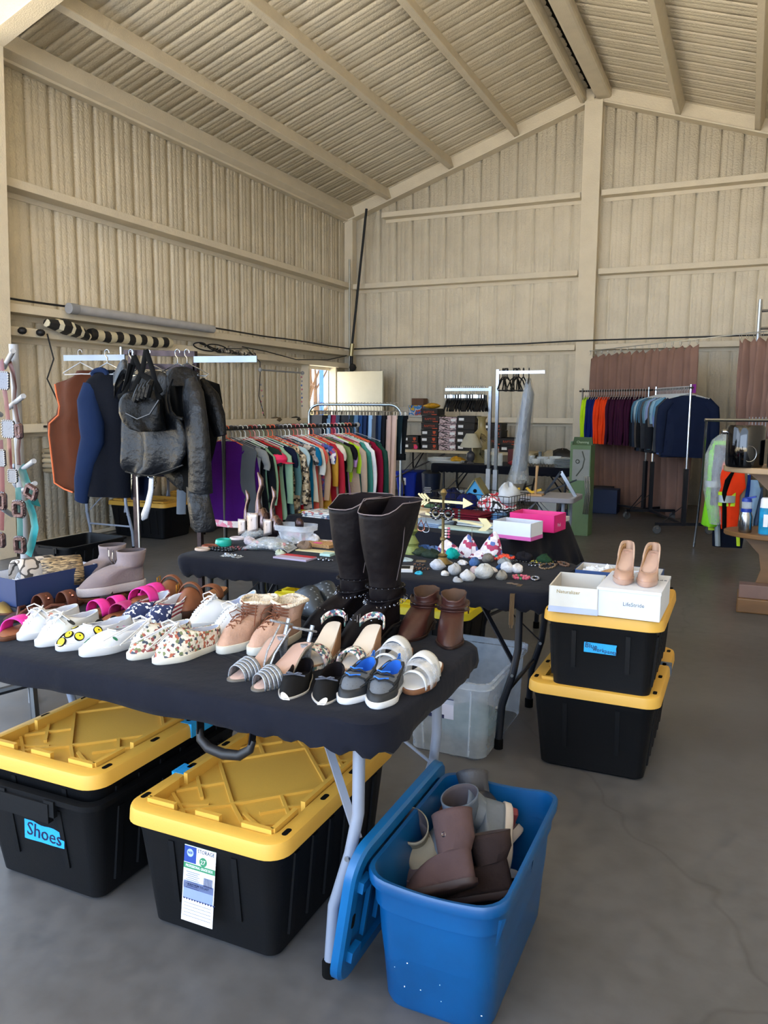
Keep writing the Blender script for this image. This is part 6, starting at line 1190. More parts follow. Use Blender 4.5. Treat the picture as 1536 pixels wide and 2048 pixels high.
fold('folded_linen', 'light blue folded sheet left of the burgundy linen', '#8fa6c4', 860, 1050, .25, .2, .03); fold('folded_linen', 'white towel stack left of the light blue sheet', '#c9d4dc', 850, 1030, .2, .16, .04); fold('folded_linen', 'pink folded cloth under the burgundy linen', '#b878ae', 905, 1028, .2, .14, .035); fold('folded_linen', 'white printed shirt folded behind the tall boots', '#c6cdd6', 655, 1034, .3, .2, .04, m=mat_multi('white_blue_print', ['#cdd3da', '#cdd3da', '#c4ccd6', '#5c6f8c', '#d4d8de', '#b06a72'], 40)); fold('folded_linen', 'dark mauve folded cloth in front of the taupe velvet', '#3a2c38', 980, 1048, .25, .12, .02, layers=2)
for i, (x, y, c, l, r) in enumerate(((835, 1003, '#d2c22c', 'yellow bunched gloves at the back of the linen table', .06), (820, 1006, '#e0508c', 'pink bunched cloth beside the yellow gloves', .04), (850, 1012, '#8c4a30', 'rust brown knotted belts behind the sunburst earrings', .06), (875, 1010, '#6e3424', 'dark rust leather bundle behind the brass stand', .055), (990, 1003, '#3d86c4', 'sky blue gloves lying before the wire basket', .055), (925, 1002, '#9aa6b0', 'grey printed bundle behind the arrow stand', .06), (905, 1000, '#2c211c', 'dark brown fur hat behind the arrow stand', .1), (880, 1000, '#3a2c22', 'brown fur bundle beside the dark fur hat', .07), (835, 1018, '#c9bf95', 'cream cloth bundle beneath the yellow gloves', .05))):
    c_ = blob('bundled_cloth', l, 'cloth bundle', mat('bundle' + c[1:], c, .9, var=.4, scale=22, bump=.8, bscale=40), None, None, r, r * .7, r * .85, z=T3, seed=i * 2.3 + 9, rough=.6); c_.location = at3(x, y + 4, T3 - .006)
t = thing('sleeping_mask_roll', 'rolled navy cloth with tan band on the linen table', 'cloth roll', at3(955, 1007, T3 + .03), radians(15)); b = MB(); b.tube([(-.14, 0, .0), (-.05, 0, .006), (.1, 0, 0), (.15, 0, 0)], [.015, .034, .032, .02], 12, flat=.8); b.build('roll', mat('royal_navy_cloth', '#1c3470', .8), t); b = MB(); b.tube([(.02, 0, .004), (.08, 0, .002)], .0355, 12, flat=.8); b.build('band', mat('tan_band', '#b09a6c', .8), t)
# pink and white shoe boxes
PKB = mat('pink_card', '#d8207c', .5); p = at3(1052, 1072)
o = open_box('shoe_box', 'bright pink open shoe box behind the white pink-edged one', at3(1075, 1058), .29, .2, .105, PKB, mat('pink_card_inside', '#e0408c', .6), rz=R3 + radians(3)); text('lettering', 'Pink', .035, mat('pale_pink_print', '#f0a8cc', .5), o, (.1465, -.02, .03), (pi / 2, 0, pi / 2), .0003)
o = open_box('shoe_box', 'white open shoe box with pink bottom band at linen table front', at3(1035, 1075), .24, .16, .1, WBOX, mat('white_card', '#cfd4e2', .8), rz=R3); b = MB(); b.box((0, -.0808, .011), (.24, .001, .022)); b.box((.1208, 0, .011), (.001, .16, .022)); b.build('pink_band', mat('orchid_print', '#cf62b0', .5), o, smooth=0)
s = Shoe('flat_shoe', 'dark patent shoe lying in the white pink-edged box', .2, .07); s.sole(.01, BLK); s.upper(mat('dark_oxblood', '#2e1f22'), BIN_, tc=.6, hf=.05, hb=.055, cw=.03); put(s.t, o.location + Vector((0, 0, .03)), R3 + pi)
packet('card_tray', 'flat white framed panel with fringe behind the pink box', 'tray', mat('white_fringe', '#cfd2cf', .8), 1075, 1018, .36, .24, .03, R3, z=T3, bands=[(mat('beige_panel', '#b9b0a0', .7), 0, 0, .33, .21)])
# wire basket with clothes and birdhouse
WB = thing('wire_basket', 'black wire basket of clothes at the back of the linen table', 'basket', (-1.64, 5.2, T3), R3); bw, bd, bh = .3, .16, .17
WIRE = mat('black_wire', '#0d0d10', .4)
for s_ in (-1, 1):
    b = MB()
    for i in range(16): x = -bw + 2 * bw * i / 15; b.tube([(x, s_ * bd, 0), (x, s_ * bd, bh)], .0022, 4)
    for k in range(5): b.tube([(-bw, s_ * bd, bh * k / 4), (bw, s_ * bd, bh * k / 4)], .0025, 4)
    b.build('long_side', WIRE, WB); b = MB()
    for i in range(9): y = -bd + 2 * bd * i / 8; b.tube([(s_ * bw, y, 0), (s_ * bw, y, bh)], .0022, 4)
    for k in range(5): b.tube([(s_ * bw, -bd, bh * k / 4), (s_ * bw, bd, bh * k / 4)], .0025, 4)
    b.build('short_side', WIRE, WB)
b = MB()
for i in range(9): y = -bd + 2 * bd * i / 8; b.tube([(-bw, y, .002), (bw, y, .002)], .0022, 4)
b.build('bottom_grid', WIRE, WB)
M3 = WB.location; 
for dx, dy, dz, sx, c, l in ((.12, .0, .01, .13, None, 'white tee with red and black print bunched in the basket'), (.2, .03, .08, .075, '#b9c0c8', 'white shirt heaped at the right of the wire basket'), (-.1, 0, .01, .09, '#10184e', 'royal navy cloth in the middle of the wire basket'), (-.22, 0, .01, .08, '#131a40', 'dark navy cloth at the left of the wire basket')):
    m_ = mat_multi('tee_print', ['#b4b9c2', '#b4b9c2', '#b02a38', '#d8dde4', '#15161a', '#dfe3ea'], 12, tex='noise') if c is None else mat('heap' + c[1:], c, .9, bump=.6, bscale=20)
    o = blob('bunched_shirt', l, 'shirt', m_, None, None, sx, .11, .15, seed=dx * 30, rough=.4); o.location = M3 + Matrix.Rotation(R3, 4, 'Z') @ Vector((dx, dy, dz))
t = thing('birdhouse', 'small sky blue birdhouse standing in the wire basket', 'birdhouse', M3 + Vector((-.04, .06, .09))); b = MB(); b.loft([[(x, y, z) for x, z in ((-.055, 0), (.055, 0), (.065, .07), (0, .16), (-.065, .07))] for y in (-.05, .05)]); b.build('house', mat('sky_blue_paint', '#2a7fae', .6), t, smooth=0)
b = MB(); b.rod((-.075, 0, .058), (.002, 0, .17), .13, .008, up=(0, 0, 1)); b.rod((.075, 0, .058), (-.002, 0, .17), .13, .008); b.build('roof', mat('weathered_wood', '#6d6a50', .8), t, smooth=0); b = MB(); b.lathe([(0, 0), (.014, 0), (.014, .002), (0, .002)], 12); o = b.build('entry_hole', HOLE, t, loc=(0, -.0505, .085)); o.rotation_euler = (pi / 2, 0, 0)
# more of the linen table's crowd: folded clothes in small stacks
CL = [('#8fb6c9', 'pale aqua'), ('#b7c4cc', 'ice grey'), ('#2f3e58', 'slate navy'), ('#a64a5e', 'rose'), ('#c7b89a', 'oat'), ('#4b6a52', 'forest green'), ('#7a6f86', 'dusty violet'), ('#d0d2d6', 'white'), ('#3a3438', 'charcoal'), ('#c98f5a', 'apricot'), ('#5f86b5', 'cornflower'), ('#9b8f80', 'mushroom')]
for i, (x, y, w_, d_, h) in enumerate(((700, 1040, .24, .18, .05), (735, 1032, .2, .16, .06), (770, 1036, .22, .18, .05), (800, 1028, .2, .15, .05), (840, 1036, .16, .14, .06), (880, 1018, .2, .14, .05), (905, 1012, .18, .12, .06), (950, 1012, .2, .12, .04), (1010, 1036, .2, .16, .04), (1020, 1012, .22, .16, .05), (985, 1040, .16, .12, .05), (870, 1040, .2, .12, .05))):
    c, nm = CL[i]; fold('folded_garment', '%s folded garment on the linen table, %s from its left end' % (nm, ORD[i]), c, x, y, w_, d_, h, rz=R3 + rnd.uniform(-.3, .3), layers=2, cat='folded clothing')
for i, (x, y, c, l, r) in enumerate(((610, 1100, '#7d6a5c', 'taupe chiffon scarf bunched beside the jewellery bags', .045), (560, 1112, '#b7c2b0', 'sage bead bundle before the big zip bag', .03), (500, 1090, '#c6bcc4', 'lilac grey tissue bundle near the turquoise bangle', .04), (625, 1080, '#c9ccd6', 'white crumpled tissue behind the leopard pouch', .045), (1090, 1105, '#24402c', 'dark green ribbon bundle at the right end of the jewellery table', .04), (1050, 1106, '#1d1c22', 'black beaded pouch behind the jet necklaces', .045), (1020, 1120, '#46576e', 'slate blue rolled sock behind the heathered one', .028), (925, 1130, '#e2e2e6', 'small white sock between the teal bundle and blue socks', .026), (985, 1145, '#d6cdc6', 'cream rolled sock beside the big white bundle', .026), (915, 1165, '#aeb2ba', 'grey striped sock lowest at the front of the pile', .022), (890, 1100, '#b98aa0', 'pink floral headband behind the brass stand foot', .035))):
    blob('cloth_bundle', l, 'cloth bundle', mat('bundle' + c[1:], c, .9, var=.35, scale=25, bump=.8, bscale=50), x, y, r, r * .75, r * 1.1, seed=i * 4 + 2, rough=.5)
# ------------------------------------------------------------------ far table: lamp, vase, glassware
folding_table('folding table under black cloth with lamp, vase and glassware', -2.85, 10.25, 1.83, .7, .735, BLKL)
fitted_cloth('black cloth on the far glassware table', -2.85, 10.25, 1.9, .78, .735, drop=.1, seed=9)
Z4 = .742
def on4(x, y, Y): p = aty(x, y, Y); return Vector((p.x, Y, Z4))
SHD = mat('linen_shade', '#b7b6a6', .8)
t = thing('table_lamp', 'small grey-based table lamp with off-white cone shade', 'lamp', on4(941, 922, 10.05)); b = MB(); b.lathe([(0, 0), (.045, 0), (.047, .012), (.03, .03), (.052, .06), (.058, .1), (.05, .14), (.022, .165), (.012, .175), (.01, .22), (0, .22)], 20); b.build('base', mat('dark_ceramic', '#45464e', .4), t)
b = MB(); b.lathe([(.15, .22), (.065, .4), (.062, .4), (.146, .22)], 24); b.build('lamp_shade', SHD, t)
TANC = mat('glazed_tan_ceramic', '#97895f', .3, var=.2, scale=5)
t = thing('floor_vase', 'large glazed tan vase with dark palm fronds, behind the small lamp', 'vase', on4(962, 925, 10.3)); b = MB(); b.lathe([(0, 0), (.1, 0), (.11, .03), (.135, .2), (.13, .32), (.1, .4), (.055, .45), (.05, .58), (.075, .62), (.06, .625), (.04, .58)], 26); b.build('body', TANC, t); 
for k, z in enumerate((.33, .12)):
    b = MB()
    for i in range(7): a = radians(-150 + i * 22); r = .137; b.tube([(.02 + .0 * i, -r - .001, z), (.02 + .05 * cos(a + 1.6), -r + .005, z + .05 * sin(a + 1.6) + .02), (.02 + .085 * cos(a + 1.6), -r + .03, z + .06 * sin(a + 1.6))], .006, 5, flat=.4)
    b.build('painted_frond', mat('dark_frond', '#38301f', .6), t)
GL = glass('clear_glass', '#e8f0f2', .04, .25); GL2 = glass('cut_glass', '#dfe8ee', .08, .4)
for i, (x, h, r) in enumerate(((975, .2, .045), (990, .22, .05), (1000, .16, .035))):
    b = MB(); b.lathe([(0, 0), (r, 0), (r, h), (r - .004, h), (r - .004, .008), (0, .008)], 16); single(b, 'glass_cylinder', GL, ('clear glass cylinder beside the tan vase', 'tallest clear glass cylinder beside the tan vase', 'narrow clear glass cylinder right of the chrome post')[i], 'glass vase', loc=on4(x, 925, 9.98 - .05 * i))
for i, (x, w_, h, l) in enumerate(((895, .42, .03, 'clear glass tray at the left end of the glassware table'), (880, .3, .05, 'shallow clear glass dish behind the glass tray'))):
    b = MB(); b.loft([[(a, c, 0) for a, c in rrect(-w_ / 2, -.1, w_ / 2, .1, .03, 3)], [(a, c, h) for a, c in rrect(-w_ / 2, -.12, w_ / 2, .12, .03, 3)], [(a, c, .006) for a, c in rrect(-w_ / 2 + .01, -.09, w_ / 2 - .01, .09, .03, 3)]]); single(b, 'glass_tray', GL2, l, 'tray', loc=on4(x, 925, 10.05 + .3 * i))
o = blob('yellow_packet', 'bunched golden yellow packet on the glass tray', 'packet', mat('golden_yellow', '#cf9a1c', .6, var=.4, scale=30), None, None, .1, .06, .07, z=Z4, seed=3, rough=.5); o.location = on4(915, 918, 10.2)
for i, (x, Y, r, h) in enumerate(((1072, 9.98, .07, .1), (1085, 10.1, .08, .12), (1098, 10.0, .085, .1), (1110, 10.1, .08, .13), (1062, 10.25, .05, .12))):
    b = MB(); b.lathe([(0, 0), (r * .45, 0), (r * .4, .01), (r * .8, h * .4), (r, h), (r - .004, h), (r * .75, h * .4), (.0, .02)], 18); single(b, 'glass_bowl', GL2, '%s cut glass bowl, %s from the bagged garment' % (('small', 'tall', 'wide', 'deep', 'narrow')[i], ORD[(1, 2, 3, 4, 0)[i]]), 'glass bowl', loc=on4(x, 925, Y))
for i in range(10):
    b = MB(); b.ball((0, 0, .02), .025, 7); single(b, 'potpourri_stone', mat('grey_brown_pebble', '#6e675c', .7, var=.5, scale=30), 'grey-brown pebble, %s from the left in the row before the glass bowls' % ORD[i], 'pebble', 'pebbles before the glass bowls', loc=on4(1058 + i * 6, 927, 9.93 + .02 * (i % 2)))
for i in range(7):
    b = MB(); b.lathe([(0, 0), (.07, 0), (.13, .008), (.13, .012), (0, .006)], 22); single(b, 'dinner_plate', mat('pale_blue_plate', '#b4c2c8', .25), 'pale blue plate, %s from the bottom of the plate stack' % ORD[i], 'plate', 'stacked pale blue plates', loc=on4(1128, 925, 10.0) + Vector((0, 0, .017 * i)))
for i in range(6):
    b = MB(); b.lathe([(0, 0), (.03, 0), (.034, .11), (.031, .11), (.028, .006), (0, .006)], 14); single(b, 'drinking_glass', GL, 'clear tumbler, %s in the row behind the plates' % ORD[i], 'glass', 'tumblers behind the plates', loc=on4(1108 + i * 7, 910, 10.35))
b = MB(); b.lathe([(0, 0), (.04, 0), (.045, .06), (.02, .12), (.025, .17), (.0, .17)], 14); single(b, 'glass_decanter', mat('smoked_glass', '#5d6a74', .15), 'smoked glass decanter behind the bowls', 'decanter', loc=on4(1080, 915, 10.4))
o = blob('black_bag', 'black bag slumped behind the tumblers', 'bag', mat('black_nylon', '#0e0e10', .6), None, None, .17, .1, .2, seed=6); o.location = on4(1125, 905, 10.5); o = blob('beige_wig', 'beige fluffy heap behind the glass bowls', 'wig', mat('beige_fluff', '#a39a86', 1, bump=1, bscale=50), None, None, .12, .09, .18, seed=8); o.location = on4(1103, 905, 10.52)
b = MB(); b.box((0, 0, .1), (.08, .05, .2)); single(b, 'red_box', mat('dark_red_box', '#5a1d22', .6), 'narrow dark red box behind the chrome posts', 'box', loc=on4(1022, 920, 10.2), smooth=0, bevel=.004); o = blob('red_potpourri', 'red beaded bundle beside the bagged garment', 'ornament', mat('red_bead_bundle', '#8c2430', .4, bump=1, bscale=80), None, None, .07, .05, .07, seed=4); o.location = on4(1028, 925, 9.98)
# things on the floor under it
def simple_box(name, label, cat, m, x, yb, Y, w_, d, h, rz=0, z=None, lidm=None, top=1.0):
    p = aty(x, yb, Y); t = thing(name, label, cat, (p.x, Y, z if z is not None else 0), rz); b = MB(); b.box((0, 0, h / 2), (w_ / top, d / top, h), top=1 if top == 1 else top); b.build('body', m, t, smooth=0, bevel=.006)
    if lidm: b = MB(); b.box((0, 0, h), (w_ + .03, d + .03, .03)); b.build('lid', lidm, t, smooth=0, bevel=.008)
    return t
RB = mat('royal_blue_plastic', '#0f2fa8', .4); o = thing('blue_tote', 'royal blue lidded tote on the floor under the shoe box table', 'storage tote', (-5.12, 12.35, 0)); b = MB(); b.loft([ring(.15, .2, .03, 0), ring(.19, .25, .04, .38)]); b.build('body', RB, o); b = MB(); b.loft([ring(.205, .265, .04, .37), ring(.21, .27, .04, .4), ring(.19, .25, .04, .415)]); b.build('lid', RB, o); b = MB(); b.box((-.02, -.235, .26), (.055, .012, .14)); b.build('paper_label', WHITE, o, smooth=0)
o = thing('waste_bin', 'navy bin with printed liner beside the royal blue tote', 'waste bin', (-4.62, 12.0, 0)); b = MB(); b.lathe([(0, 0), (.13, 0), (.16, .42), (.15, .42), (.12, .02), (0, .02)], 20); b.build('body', mat('navy_bin', '#16233f', .5), o); b = MB(); b.ball((0, 0, .42), .15, 12, sz=.35); b.build('bin_liner', CB, o)
for i in range(4): b = MB(); b.box((0, -.148 - .0, .12 + i * .025), (.13 - .02 * (i % 2), .006, .01)); b.build('printed_line', WHITE, o, smooth=0)
clear_bin('clear bin of white packets under the far glassware table', (-3.6, 10.3, 0), .2, .16, .34, GL2, 'clear_bin'); 
for i, (x, c, w_, h, l) in enumerate(((932, '#8d1526', .16, .3, 'crimson box under the far table'), (958, '#5674a8', .26, .26, 'slate blue box under the far table'), (985, '#7c2a2e', .2, .2, 'brick red box under the far table'), (1100, '#b9bfc2', .24, .3, 'white box under the right end of the far table'), (1130, '#1a2a5c', .3, .16, 'dark blue crate under the right end of the far table'))):
    simple_box('cardboard_box', l, 'box', mat('box' + c[1:], c, .7), x, 970, 10.3, w_, .25, h)
b = MB()
for k in range(5): b.tube([(-.25, 0, .3 - k * .01), (0, .02, .32 - k * .01), (.25, 0, .3)], .01, 5)
o = single(b, 'red_cloth', mat('coral_red_cloth', '#a83a34', .9), 'coral red cloth draped over boxes under the far table', 'cloth', loc=aty(965, 960, 10.0) * Vector((1, 1, 0)) if False else (-3.1, 10.05, 0))
# shoe box table along the back wall
BT = folding_table('beige folding table of dark shoe boxes against the back wall', -4.12, 12.35, 2.35, .7, .79, mat('brown_leg', '#2c2220', .5), topm=mat('beige_table_top', '#c9bb9c', .6))
CH = mat('charcoal_card', '#2a2726', .7, var=.1); OR = mat('orange_print', '#c8502a', .6); PKG = mat_multi('pink_grey_print', ['#c7aab0', '#3a3638', '#b49aa2', '#d8c4c8', '#4b4548', '#c9b2b8'], 9, tex='noise', stretch=(1, 1, 4))
def shoe_stack(px, base, counts, w_=.29, hh=.112, kind='shield', Y=12.25, col='', z0=.79):
    for i in range(counts):
        p = aty(px, 895, Y); kd = kind[i] if isinstance(kind, list) else kind
        o = thing('shoe_box', '%s shoe box, %s from the bottom of the %s' % ({'shield': 'charcoal orange-shield', 'word': 'charcoal orange-lettered', 'pink': 'pink and grey printed', 'plain': 'black white-labelled'}[kd], ORD[i], col), 'shoe box', (p.x + .012 * sin(i * 3.3), Y + .01 * cos(i * 2), z0 + i * hh), radians(1.5 * sin(i * 5)), 'shoe boxes stacked on the back table')
        b = MB(); b.box((0, 0, hh / 2 - .001), (w_, .34, hh - .004)); b.build('box_body', PKG if kd == 'pink' else CH, o, smooth=0, bevel=.002); b = MB(); b.box((0, 0, hh - .018), (w_ + .006, .346, .03)); b.build('box_lid', PKG if kd == 'pink' else CH, o, smooth=0, bevel=.002)
        if kd == 'word': text('lettering', 'RAPTOR', .05, OR, o, (-.0, -.1745, .035), FR, .0006); q = MB(); q.box((.09, -.1745, .012), (.09, .001, .012)); q.build('print', OR, o, smooth=0)
        else:
            q = MB(); q.box(((.09 if kd == 'pink' else -.08), -.1745, .055), (.085, .0012, .042)); q.build('size_label', WHITE, o, smooth=0)
            if kd == 'shield': q = MB(); q.add([(.06, -.1748, .085), (.11, -.1748, .085), (.11, -.1748, .05), (.085, -.1748, .03), (.06, -.1748, .05)], [(0, 4, 3, 2, 1)]); q.build('shield_mark', OR, o, smooth=0, solid=.001); q = MB(); q.box((.085, -.1745, .014), (.08, .001, .009)); q.build('print', OR, o, smooth=0)
            if kd == 'pink': q = MB(); q.rod((-.14, -.1742, .09), (.02, -.1742, .03), .001, .012, up=(0, 0, 1)); q.build('print_stroke', CH, o, smooth=0)
shoe_stack(828, 0, 2, col='leftmost short stack'); shoe_stack(866, 0, 6, kind=['shield', 'shield', 'shield', 'word', 'word', 'word'], col='stack with lettered boxes on top'); shoe_stack(901, 0, 5, kind='pink', col='pink stack', hh=.108); shoe_stack(937, 0, 5, kind='plain', col='stack behind the tan vase'); shoe_stack(990, 0, 4, kind=['shield', 'word', 'shield', 'shield'], col='stack beyond the chrome posts'); shoe_stack(1024, 0, 2, kind=['plain', 'word'], col='short stack by the bagged garment')
q = MB(); q.lathe([(0, 0), (.035, 0), (.035, .002), (0, .002)], 10); o = single(q, 'pink_tag', mat('pink_sticker', '#e0387a', .6), 'round pink sticker on the lowest box at the left', 'sticker', loc=(aty(832, 885, 12.08).x, 12.07, .83)); o.rotation_euler = (pi / 2, 0, 0)
b = MB(); b.box((0, 0, 0), (.75, .3, .03)); single(b, 'ledge_board', mat('white_board', '#dcdad2', .6), 'white board shelf resting on the lower back girt', 'shelf', loc=(-5.35, 12.98, 1.325), smooth=0)
for x, w_, h, c, l, z in ((812, .2, .14, '#ccc6ba', 'small cream carton on the white ledge board', 1.34), (834, .24, .17, 'multi', 'colourful printed carton on the white ledge board', 1.34), (839, .22, .12, '#6f5446', 'brown carton on top of the colourful carton', 1.51)):
    m_ = mat_multi('colour_carton', ['#2b68b4', '#d9b13c', '#3f86cc', '#cfd4dc', '#b1482f', '#2b68b4'], 7, tex='noise') if c == 'multi' else mat('carton' + c[1:], c, .8)
    p = aty(x, 830, 12.9); t = thing('carton', l, 'box', (p.x, 12.9, z)); b = MB(); b.box((0, 0, h / 2), (w_, .2, h)); b.build('body', m_, t, smooth=0, bevel=.003)
o = blob('yellow_bag', 'yellow bag crumpled on top of the lettered shoe boxes', 'bag', mat('golden_yellow', '#cf9a1c'), None, None, .14, .09, .09, seed=7); o.location = (aty(864, 813, 12.2).x, 12.2, .79 + 6 * .112 - .004)
b = MB(); b.tube([(-5.3, 12.0, .3), (-4.4, 12.03, .74)], .012, 6); single(b, 'table_brace', mat('brown_leg', '#2c2220'), 'thin diagonal brace bar under the beige table', 'bar')

# ------------------------------------------------------------------ bare chrome racks with black hangers
BKH = mat('black_plastic_hanger', '#0c0c0e', .5)
def crack(label, x, top, Y, x2, group, hl, n, x0=None, clip=True, side=1):
    p = aty(x, top, Y); t = thing('garment_rack', label, 'clothing rack', (p.x, Y, 0)); b = MB(); b.rod((0, 0, 0), (0, 0, p.z + .03), .03, .03, up=(0, 1, 0)); b.build('post', CHROME, t, smooth=0); b = MB(); b.rod((0, 0, 0), (0, 0, .85), .045, .045, up=(0, 1, 0)); b.build('sleeve_post', STEEL, t, smooth=0)
    e = aty(x2, top + 2, Y); b = MB(); b.rod((0, 0, p.z), (e.x - p.x, 0, p.z), .018, .03); b.build('rail', CHROME, t, smooth=0); b = MB(); b.rod((-.3, 0, .02), (.3, 0, .02), .04, .03); b.rod((0, -.3, .02), (0, .3, .02), .04, .03); b.build('base', STEEL, t, smooth=0); return t, p.z
t, zz = crack('lower chrome rack holding a row of black clip hangers', 981, 779, 8.0, 891, '', '', 0)
for i in range(20): p = aty(895 + i * 3.9, 779, 8.0); hanger('clip', CHROME if False else mat('silver_wire', '#c4c8cc', .25, 1), 'silver-hooked clip hanger, %s along the lower chrome rack' % ORD[i], 'clip hangers on the lower chrome rack', (p.x, 8.0, zz + .018), radians(8 + 5 * sin(i)), w=.2); q = hanger_mesh(.012, .17); 
for ch in []: pass
for i in range(20):
    p = aty(895 + i * 3.9, 779, 8.0); b = MB(); a = radians(8 + 5 * sin(i)); b.box((0, 0, -.14), (.014, .05, .13)); b.rod((0, -.17, -.24), (0, 0, -.12), .014, .02); b.rod((0, .17, -.24), (0, 0, -.12), .014, .02); single(b, 'plastic_hanger', BKH, 'black plastic hanger, %s in the dense row on the lower chrome rack' % ORD[i], 'hanger', 'black hangers on the lower chrome rack', loc=(p.x, 8.0 + .003 * i, zz + .018), rz=a, smooth=0)
t, zz2 = crack('taller chrome rack with black hangers and one bagged garment', 996, 745, 7.9, 1090, '', '', 0)
for i, x in enumerate((1006, 1009, 1012, 1015, 1027, 1030, 1033, 1036, 1038, 1047)):
    p = aty(x, 745, 7.9); b = hanger_mesh(.007, .17, drop=.19); single(b, 'plastic_hanger', BKH, 'black plastic hanger, %s along the taller chrome rack' % ORD[i], 'hanger', 'black hangers on the taller chrome rack', loc=(p.x, 7.9, zz2 + .018), rz=radians(14 * sin(i * 2.1)))
p = aty(1058, 745, 7.9); v = thing('bagged_garment', 'long blue-grey garment in clear plastic on the taller chrome rack', 'clothing', (p.x, 7.9, zz2), radians(12))
b = MB(); b.loft([[(hx * cos(a) + sx, hy * sin(a), z) for a in [2 * pi * i / 16 for i in range(16)]] for hx, hy, z, sx in ((.01, .03, -.07, 0), (.03, .16, -.14, 0), (.055, .22, -.22, 0), (.06, .22, -.5, -.03), (.075, .22, -.9, -.06), (.07, .22, -.98, -.07))]); b.build('garment', mat('slate_blue_suit', '#4a5f80', .8, var=.3, scale=6), v)
b = MB(); b.loft([[(hx * cos(a) + sx + .01 * sin(a * 3 + z * 9), hy * sin(a), z) for a in [2 * pi * i / 16 for i in range(16)]] for hx, hy, z, sx in ((.015, .035, -.06, 0), (.04, .17, -.13, 0), (.07, .235, -.22, 0), (.075, .235, -.5, -.03), (.09, .235, -.9, -.06), (.11, .24, -1.1, -.08))], cap1=False); b.build('plastic_cover', BAG, v)
b = hanger_mesh(.006, .17); single(b, 'plastic_hanger', BKH, 'black hanger carrying the bagged blue-grey garment', 'hanger', loc=(p.x, 7.9, zz2 + .018), rz=radians(12))
# grey half table with A-frame and wooden stand
t = folding_table('pale lavender-grey folding table behind the pink shoe box', -1.72, 7.2, .75, .5, .7, GREYL, topm=mat('lavender_grey_top', '#8c8d98', .5))
t = thing('metal_trestle', 'dark grey A-shaped metal trestle on the grey table', 'trestle', (-1.5, 7.15, .7)); b = MB(); b.rod((-.15, 0, 0), (0, 0, .22), .014, .02); b.build('strut', BLKL, t, smooth=0); b = MB(); b.rod((.14, 0, 0), (0, 0, .22), .014, .03); b.build('strut', STEEL, t, smooth=0); b = MB(); b.rod((-.18, .12, 0), (.12, .12, .14), .012, .014); b.build('strut', BLKL, t, smooth=0)
t = thing('wooden_stand', 'upright wooden peg on a flat base at the grey table end', 'stand', (-1.71, 7.08, .7)); b = MB(); b.box((0, 0, .008), (.14, .1, .016)); b.build('base', mat('pale_wood', '#b08c62', .6), t, smooth=0); b = MB(); b.tube([(0, 0, .016), (.004, 0, .15), (.01, 0, .27)], [.011, .011, .014], 10); b.build('peg', mat('pale_wood', '#b08c62', .6), t)
for i, (x, y) in enumerate(((1045, 948), (1073, 955))): b = MB(); p = aty(x, y, 6.6); b.rod((-.05, 0, .04), (0, 0, 0), .02, .02); b.rod((0, 0, 0), (.09, 0, .03), .03, .02); single(b, 'yellow_clamp', mat('tool_yellow', '#c9a21f', .5), ('yellow-handled clamp beyond the wire basket', 'yellow and brown clamp beside the wooden peg')[i], 'clamp', loc=(-1.95 + i * .2, 7.1, .725), smooth=0)
# tall green carton
GRC = mat('sage_green_card', '#5f7a58', .6); t = thing('tall_carton', 'tall sage green carton with shower bar picture standing on the floor', 'box', (-1.73, 9.42, 0), radians(-4)); b = MB(); b.box((0, 0, .53), (.24, .2, 1.06)); b.build('body', GRC, t, smooth=0, bevel=.002)
b = MB(); b.box((.0, 0, 1.1), (.24, .03, .1), top=.85, topy=1); b.build('top_flap', mat('olive_green_card', '#3c5533', .6), t, smooth=0); b = MB(); b.box((-.1205, -.0, .6), (.002, .19, 1.0)); b.build('side_panel', mat('mint_card', '#a8ccbc', .6), t, smooth=0)
b = MB(); b.box((.01, -.101, .83), (.2, .002, .36)); pn = b.build('picture_panel', mat('grey_panel_print', '#878d8c', .6), t, smooth=0); text('lettering', 'Channing', .038, mat('pale_green_print', '#b9ccb0', .6), t, (0, -.016, 1.08), FR, .0005)
b = MB(); b.tube([(.02, -.103, .99), (.05, -.103, .9), (.03, -.103, .8), (-.04, -.103, .7)], .007, 6); b.tube([(-.03 + .02 * cos(a), -.103, .87 + .02 * sin(a)) for a in [2 * pi * i / 12 for i in range(12)]], .006, 5, loop=True); b.build('printed_bar', mat('print_grey', '#4b5148', .6), pn)
for i in range(4): b = MB(); b.tube([(.06 + i * .018, -.105, .7), (.085 + i * .016, -.13, .5), (.06 + i * .018, -.11, .26)], .006, 8); b.build('chrome_bar', CHROME, t)

